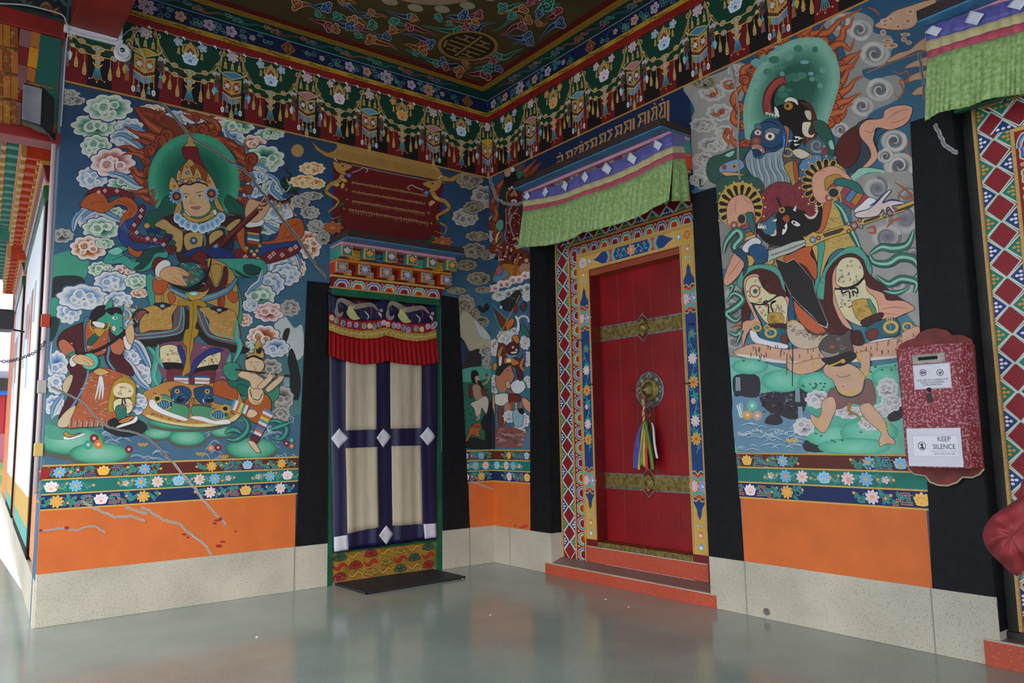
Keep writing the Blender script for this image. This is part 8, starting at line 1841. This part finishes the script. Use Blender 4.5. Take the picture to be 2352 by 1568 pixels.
for z, c, n in ((2.34,'b03418','red_tape'),(1.335,'d0b060','yellow_tag'),(1.82,'b0a8a0','bracket')): MB().box(-4.345,-4.285,-.012,.03, z - .05, z + .05).build(n, mat(n, c, .6), pole, bevel=.004)
b = MB(); Q = [T3(at(a, c, y=-.02)) for a, c in sm_curve([(104,784),(85,806),(60,818),(35,826),(12,830),(-30,826)], False, 6)]
for i in range(len(Q) - 1):
    a, c = Vector(Q[i]), Vector(Q[i + 1]); mid = (a + c) / 2; d_ = (c - a); t = d_.normalized(); up_ = Vector((0,0,1)) if i % 2 else Vector((0,1,0)); s_ = t.cross(up_).normalized()
    b.tube([tuple(mid + t * d_.length * .58 * math.cos(q * math.pi / 5) + s_ * .011 * math.sin(q * math.pi / 5)) for q in range(10)], .003,5, closed=True)
b.build('chain', m_iron, label='thin dark chain sagging from the wall end to the left', cat='chain')
# banner between beams at the top left
S(MB().box(-6.6,-4.262,.0,.2,4.69,4.83).build('trim_8', m_red, bevel=.005)); S(MB().box(-6.6,-4.262,.0,.2,3.79,3.875).build('trim_9', m_red, bevel=.005))
S(MB().box(-6.6,-4.262,.02,.2,4.83,5.26).build('trim_10', mat('teal_frieze','1f4a44', .5, nscale=9, namt=.4)))
Q = LW.paint(-.018, base=.001, ext=(-7,-4,3.5,5.4)); Q.metric(); Q.clip = (-6.6,-4.264,4.84,5.25); R = random.Random(3)
Q.poly([-6.6,4.86,-4.27,4.86,-4.27,5.25,-6.6,5.25],'22262c')
for i in range(34): x, y = R.uniform(-5.2,-4.3), R.uniform(4.9,5.22); Q.stroke([x - .06, y - .02, x - .02, y + .03, x + .03, y - .02, x + .07, y + .02], .03, R.choice(['6a6a64','8a6a3c','4c5f68','7a3c2c','3c5a50']), taper='both')
Q.build('painted_frieze', bpy.data.objects['trim_10'])
BN = empty('brocade_banner', (-5.2,.03,4.3), 'patchwork brocade cloth stretched between red beams at the top left corner','banner')
def bdisp(u): return .012 * math.sin(u * 9) + .006 * math.sin(u * 31)
sheet('banner_cloth', lambda s_, t: Vector((-6.5 + s_ * 2.2,.05 + bdisp(-6.5 + s_ * 2.2), 3.86 + .84 * t)), lin(0,1,60), lin(0,1,10), mat('ochre_brocade','9a5c2a', .6, nscale=40, namt=.3, sheen=.2), BN, .01)
Q = Paint((0,.024,0),(1,0,0),(0,0,1),(0,-1,0), base=.0004, ext=(-7,-4,3.5,5)); Q.clip = (-6.5,-4.31,3.88,4.69); Q.view(0,0,2.8)
for q, c in (([245,215,415,260,380,570,225,530],'1f5a50'),([200,205,255,218,225,530,175,520],'8a2a24'),([190,300,250,315,235,440,175,425],'d08a20'),([200,200,260,215,250,310,195,295],'b06a28'),([180,430,230,450,220,530,170,510],'b06a28'),([130,175,205,205,190,310,120,290],'8a5a60'),([120,290,185,310,175,430,118,415],'7a2024'),([118,415,178,430,165,585,100,570],'84525a'),([110,560,150,590,130,660,96,650],'7a2024'),([96,650,140,665,130,810,88,795],'84525a'),([250,560,400,580,380,800,200,830],'1f5a50')): Q.poly(q, c)
for i in range(5):
    for j in range(4): Q.poly([-130 + i * 50,130 + j * 165 + i * 8,-84 + i * 50,138 + j * 165 + i * 8,-84 + i * 50,280 + j * 165 + i * 8,-130 + i * 50,272 + j * 165 + i * 8], ('a86a24','8a4a20','b0642c')[(i + j) % 3])
for i in range(40): x, y = R.uniform(0,120), R.uniform(150,790); Q.ring(x, y, 9,7,3,'c89048', 7)
Q.build('patchwork', BN)
# flood lamp hung there
FLm = empty('flood_lamp', (-4.5,-.1,3.87), 'grey-faced black flood lamp hanging over the red rail at the left','lamp')
a = [at(52,188, y=-.28), at(100,200, y=-.28), at(96,292, y=-.28), at(48,277, y=-.28)]; c = [at(101,204, y=-.28), at(139,212, y=-.12), at(133,290, y=-.12), at(98,293, y=-.28)]
b = MB(); A4 = [Vector(T3(v)) for v in a]; B4 = [v + Vector((.10,.17,.0)) for v in A4]; B4 = [Vector(((v.x), v.y, v.z)) for v in B4]
b.add([tuple(v) for v in A4 + B4],[(0,3,2,1),(4,5,6,7),(0,1,5,4),(1,2,6,5),(2,3,7,6),(3,0,4,7)]); b.build('housing', m_iron, FLm, bevel=.012)
b = MB(); ctr = sum(A4, Vector()) / 4; I4 = [ctr + (v - ctr) * .9 + Vector((-.002,-.006,0)) for v in A4]; J4 = [v + Vector((0,.01,0)) for v in I4]; b.add([tuple(v) for v in I4 + J4],[(0,3,2,1),(4,5,6,7),(0,1,5,4),(1,2,6,5),(2,3,7,6),(3,0,4,7)]); b.build('front_glass', mat('grey_reflector','85858c', .4, nscale=6, namt=.2), FLm, bevel=.004)
q0 = (A4[2] + B4[2]) / 2; MB().tube([tuple(q0), tuple(q0 + Vector((.05,.08,-.02))),(q0.x + .06,.0,3.86)], .012,8).build('bracket', m_iron, FLm)
# small speaker far left
sp0 = at(18,735, y=3)
SPK = empty('wall_speaker', T3(sp0), 'small black speaker on the facade against the pale sky','speaker')
MB().box(sp0[0] - .11, sp0[0] + .05,2.85,3.15, sp0[2] - .12, sp0[2] + .1).build('cabinet', m_iron, SPK, bevel=.02)
MB().tube([(sp0[0] + .04,3, sp0[2] - .1),(sp0[0] + .16,3, sp0[2] - .12)], .01,8).build('bracket', m_iron, SPK)
# distant building across the yard
DB = empty('distant_building', (-7,16.5,0), 'pale building with a red door and blue lintel across the yard','building')
def fbx(n, z0, z1, m, d=0): MB().box(-16,-2.9,16 - d, 17, z0, z1).build(n, m, DB)
fbx('upper_wall', 3.15,7.5, mat('lavender_wash','d4d0e0', .8, nscale=2, namt=.04)); fbx('grey_course', 2.97,3.15, mat('grey_wash','9a94a4', .8), .05); fbx('eave', 2.67,2.97, mat('dark_eave','2c2020', .7), .25); fbx('blue_lintel', 2.56,2.67, mat('bright_blue','2a6ac8', .6), .1)
b = MB()
for i in range(30): x = -11 + i * .28; b.box(x, x + .27,15.98,16.4,1.6,2.56)
b.build('red_shutter', mat('red_shutter','9a1620', .4), DB); MB().box(-12,-2.9,15.96,16.4,.9,1.6).build('pink_panel', mat('rose_wall','9a5460', .8), DB); MB().box(-12,-2.9,15.8,16.4,0,.9).build('painted_base', mat('yellow_base','b89038', .7, nscale=3, col2='3f7a50'), DB)
# outer porch roof underside and far beam
S(MB().box(-6.6,-4.35,.4,13.9,5.24,5.26).build('trim_11', mat('blue_boarding','5a7fb8', .6, nscale=3, namt=.1)))
z0 = at(5,655, y=10)[2]; z1 = at(5,560, y=10)[2]
# ---------------------------------------------------------------- the robed person at the right edge
m_skin = mat('skin','a87858', .5, nscale=12, namt=.06); m_robe = mat('maroon_robe','6e2026', .7, nscale=8, namt=.15, bump=.2, bscale=12); m_robe2 = mat('rose_wrap','8a2a30', .7, nscale=8, namt=.12, bump=.2, bscale=14)
PX, PY = -.93,-5.86
per = empty('person', (PX, PY, 0), 'person in a draped red robe, only the bent elbow and sleeve in view','person')
fw = Vector((-.3,.95,0)).normalized(); lf_ = Vector((-.95,-.3,0)).normalized()   # facing into the porch; left = towards frame
lf_ = Vector((-.80,.25,0)).normalized(); fw = Vector((.25,.80,0)).normalized()
def pp(l, f, z): return Vector((PX, PY, 0)) + lf_ * l + fw * f + Vector((0,0, z))
elb = Vector(T3(at(2318,1236, x=-1.27)))
def skin_body():
    J = {'pel': (pp(0,0,.95), .14), 'wai': (pp(0,.0,1.1), .125), 'che': (pp(0,.0,1.28), .14), 'nek': (pp(0,-.01,1.47), .058), 'jaw': (pp(0,.02,1.55), .072), 'hed': (pp(0,.015,1.64), .088), 'top': (pp(0,.0,1.70), .07),
         'shl': (pp(.15,0,1.40), .062), 'ell': (elb + Vector((.05,0,.02)), .043), 'wrl': (pp(.16,.16,.98), .028), 'hal': (pp(.09,.18,.99), .036),
         'shr': (pp(-.17,0,1.40), .062), 'elr': (pp(-.26,-.02,1.12), .043), 'wrr': (pp(-.16,.18,1.0), .028), 'har': (pp(-.08,.2,1.0), .036),
         'hpl': (pp(.09,0,.88), .095), 'knl': (pp(.09,.02,.49), .06), 'anl': (pp(.09,0,.08), .04), 'fol': (pp(.09,.15,.035), .035), 'hpr': (pp(-.09,0,.88), .095), 'knr': (pp(-.09,.02,.49), .06), 'anr': (pp(-.09,0,.08), .04), 'for': (pp(-.09,.15,.035), .035)}
    E_ = [('pel','wai'),('wai','che'),('che','nek'),('nek','jaw'),('jaw','hed'),('hed','top'),('che','shl'),('shl','ell'),('ell','wrl'),('wrl','hal'),('che','shr'),('shr','elr'),('elr','wrr'),('wrr','har'),('pel','hpl'),('hpl','knl'),('knl','anl'),('anl','fol'),('pel','hpr'),('hpr','knr'),('knr','anr'),('anr','for')]
    for s_ in ('l','r'):   # five fingers
        h = J['ha' + s_][0]; d = -1 if s_ == 'l' else 1
        for k in range(4): J['f%d%s' % (k, s_)] = (h + lf_ * (d * .05) + Vector((0,0,.03 - .019 * k)) + fw * .01,.0095); J['g%d%s' % (k, s_)] = (h + lf_ * (d * (.082 - .006 * abs(k - 1))) + Vector((0,0,.024 - .019 * k)) + fw * -.012,.008); E_ += [('ha' + s_, 'f%d%s' % (k, s_)),('f%d%s' % (k, s_), 'g%d%s' % (k, s_))]
        J['th' + s_] = (h + fw * .02 + Vector((0,0,.05)), .010); J['ti' + s_] = (h + fw * .02 + lf_ * (d * .03) + Vector((0,0,.065)), .008); E_ += [('ha' + s_, 'th' + s_),('th' + s_, 'ti' + s_)]
    K = list(J); me = bpy.data.meshes.new('body'); off = Vector((PX, PY, 0)); me.from_pydata([tuple(J[k][0] - off) for k in K],[(K.index(a), K.index(c_)) for a, c_ in E_],[])
    o = bpy.data.objects.new('body', me); COL.objects.link(o); o.parent = per; me.materials.append(m_skin)
    sk = o.modifiers.new('skin','SKIN'); sk.use_smooth_shade = True; sub = o.modifiers.new('sub','SUBSURF'); sub.levels = 2; sub.render_levels = 2
    for i, k in enumerate(K): me.skin_vertices[0].data[i].radius = (J[k][1], J[k][1]); me.skin_vertices[0].data[i].use_root = (i == 0)
    return o
body = skin_body()
hc = pp(0,.02,1.62)
MB().lathe([(0,.098),(.05,.09),(.08,.06),(.092,.02),(.09,-.02),(.088,-.022),(.09,.02),(.078,.058),(0,.094)], hc + Vector((0,0,.01)),(-.02,-.1,1), 20).build('hair', mat('cropped_hair','1c1614', .8), per)
for s_ in (-1,1):
    MB().lathe([(0,-.004),(.012,0),(0,.004)], hc + fw * .083 + lf_ * (.032 * s_) + Vector((0,0,-.005)), fw, 10).build('eye', mat('eye','2a1c18', .3), per); MB().lathe([(0,-.01),(.018,-.006),(.02,.004),(.008,.01),(0,.01)], hc + lf_ * (.09 * s_) + Vector((0,0,-.01)), lf_ * s_, 10).build('ear', m_skin, per)
MB().lathe([(.002,.03),(.008,.01),(.013,-.01),(.0,-.016)], hc + fw * .092 + Vector((0,0,-.03)),(0,0,1), 10).build('nose', m_skin, per); MB().lathe([(0,-.022),(.006,-.01),(.008,0),(.006,.01),(0,.022)], hc + fw * .082 + Vector((0,0,-.062)), lf_, 8).build('mouth', mat('lips','8a4a40', .5), per)
# lower robe with folds, upper wrap
b = MB(); n = 56; rows_ = [(.06,.27,.21),(.3,.25,.19),(.6,.225,.17),(.85,.205,.155),(.98,.18,.14),(1.1,.165,.13),(1.25,.185,.14),(1.36,.20,.13),(1.43,.13,.10),(1.46,.085,.08)]
for z, a, c_ in rows_:
    for j in range(n):
        q = 2 * math.pi * j / n; fo = 1 + (.06 * math.sin(q * 11) + .03 * math.sin(q * 19 + z * 3)) * max(0,1.1 - z) + .02 * math.sin(q * 5 + z * 9)
        b.v.append(tuple(pp(a * math.cos(q) * fo, c_ * math.sin(q) * fo, z)))
b.f = [(i * n + j, i * n + (j + 1) % n, (i + 1) * n + (j + 1) % n, (i + 1) * n + j) for i in range(len(rows_) - 1) for j in range(n)]; b.m = [0] * len(b.f); b.sm = [True] * len(b.f)
b.build('robe', m_robe, per)
# sleeve: cloth bagging out round the elbow
b = MB(); n, mrow = 48,26; outl = [(2352,1138),(2336,1146),(2318,1158),(2300,1170),(2282,1182),(2268,1198),(2259,1216),(2257,1232),(2262,1250),(2272,1266),(2284,1280),(2300,1294),(2316,1310),(2334,1322),(2344,1318),(2356,1306),(2380,1298),(2410,1250),(2412,1190),(2390,1140)]
cx_, cy_ = 2325,1232; OC = sm_curve(outl, True, 3); n = len(OC); dref = 3.3
def atd(px, py, d): r = ray(px, py) / FOC; return Vector(T3(CC + r * d))
for i in range(mrow + 1):
    ph = math.pi * i / mrow; rr_ = max(0, math.sin(ph)); dz = -math.cos(ph)
    for j in range(n):
        a_ = math.atan2(OC[j][1] - cy_, OC[j][0] - cx_); rad = rr_ ** .8
        x_, y_ = cx_ + (OC[j][0] - cx_) * rad, cy_ + (OC[j][1] - cy_) * rad
        d_ = dref + .15 * dz + .016 * math.sin(a_ * 9 + rad * 5) * rr_ + .016 * abs(math.sin((x_ - y_ * .3) * .075)) ** .7 + .010 * math.sin(y_ * .11 + x_ * .05)
        b.v.append(tuple(atd(x_, y_, d_)))
b.f = [(i * n + j, (i + 1) * n + j, (i + 1) * n + (j + 1) % n, i * n + (j + 1) % n) for i in range(mrow) for j in range(n)]; b.m = [0] * len(b.f); b.sm = [True] * len(b.f)
b.build('sleeve', m_robe2, per, label='bulging rose red sleeve at the elbow')
sh = pp(.15,0,1.40); MB().tube(sm_curve([tuple(sh), tuple((sh + elb) / 2 + Vector((.02,0,.03))), tuple(elb + Vector((.13,-.06,.02)))], False, 8), [.075] * 5 + [.075] * 5 + [.08] * 7,20).build('upper_sleeve', m_robe2, per)
cu_ = atd(2352,1300,3.32); b = MB(); R = random.Random(8)
for i in range(160):
    a_ = Vector((R.gauss(0,1), R.gauss(0,1), R.gauss(0,1))).normalized(); s0 = cu_ + Vector((a_.x * .03, a_.y * .03, a_.z * .025)); b.tube([tuple(s0), tuple(s0 + a_ * .012 + Vector((0,0,-.006))), tuple(s0 + a_ * .018 + Vector((0,0,-.016)))],[.0022,.0016,.0004],4)
b.lathe([(0,-.03),(.02,-.024),(.032,0),(.024,.02),(0,.028)], cu_, (0,0,1), 14); b.build('fleece_cuff', mat('grey_fleece','9a928c', .9), per)
# small iron fittings on the red door frame
for px, py in ((1594,744),(1336,781),(1362,882),(1586,880)):
    w_ = at(px, py, x=.148); MB().tube([T3(w_), T3(w_ + np.array((-.03,.0,.0))), T3(w_ + np.array((-.032,.03,-.004))), T3(w_ + np.array((-.03,.034,.012)))], .005,7).build('iron_hook', m_iron, D2)
w_ = at(1761,1404, x=-.007); S(MB().lathe([(.0,.002),(.014,.002),(.022,.010),(.026,.006),(.026,0)], T3(w_),(-1,0,0), 16).build('drain_outlet', mat('grey_pvc','6a6864', .6), bpy.data.objects['baseboard_right']))
w_ = at(1612,428, x=-.016); MB().tube([T3(w_), T3(w_ + np.array((-.02,0,.0))), T3(w_ + np.array((-.02,0,.06)))], .006,7).build('iron_hook', m_iron, WR)
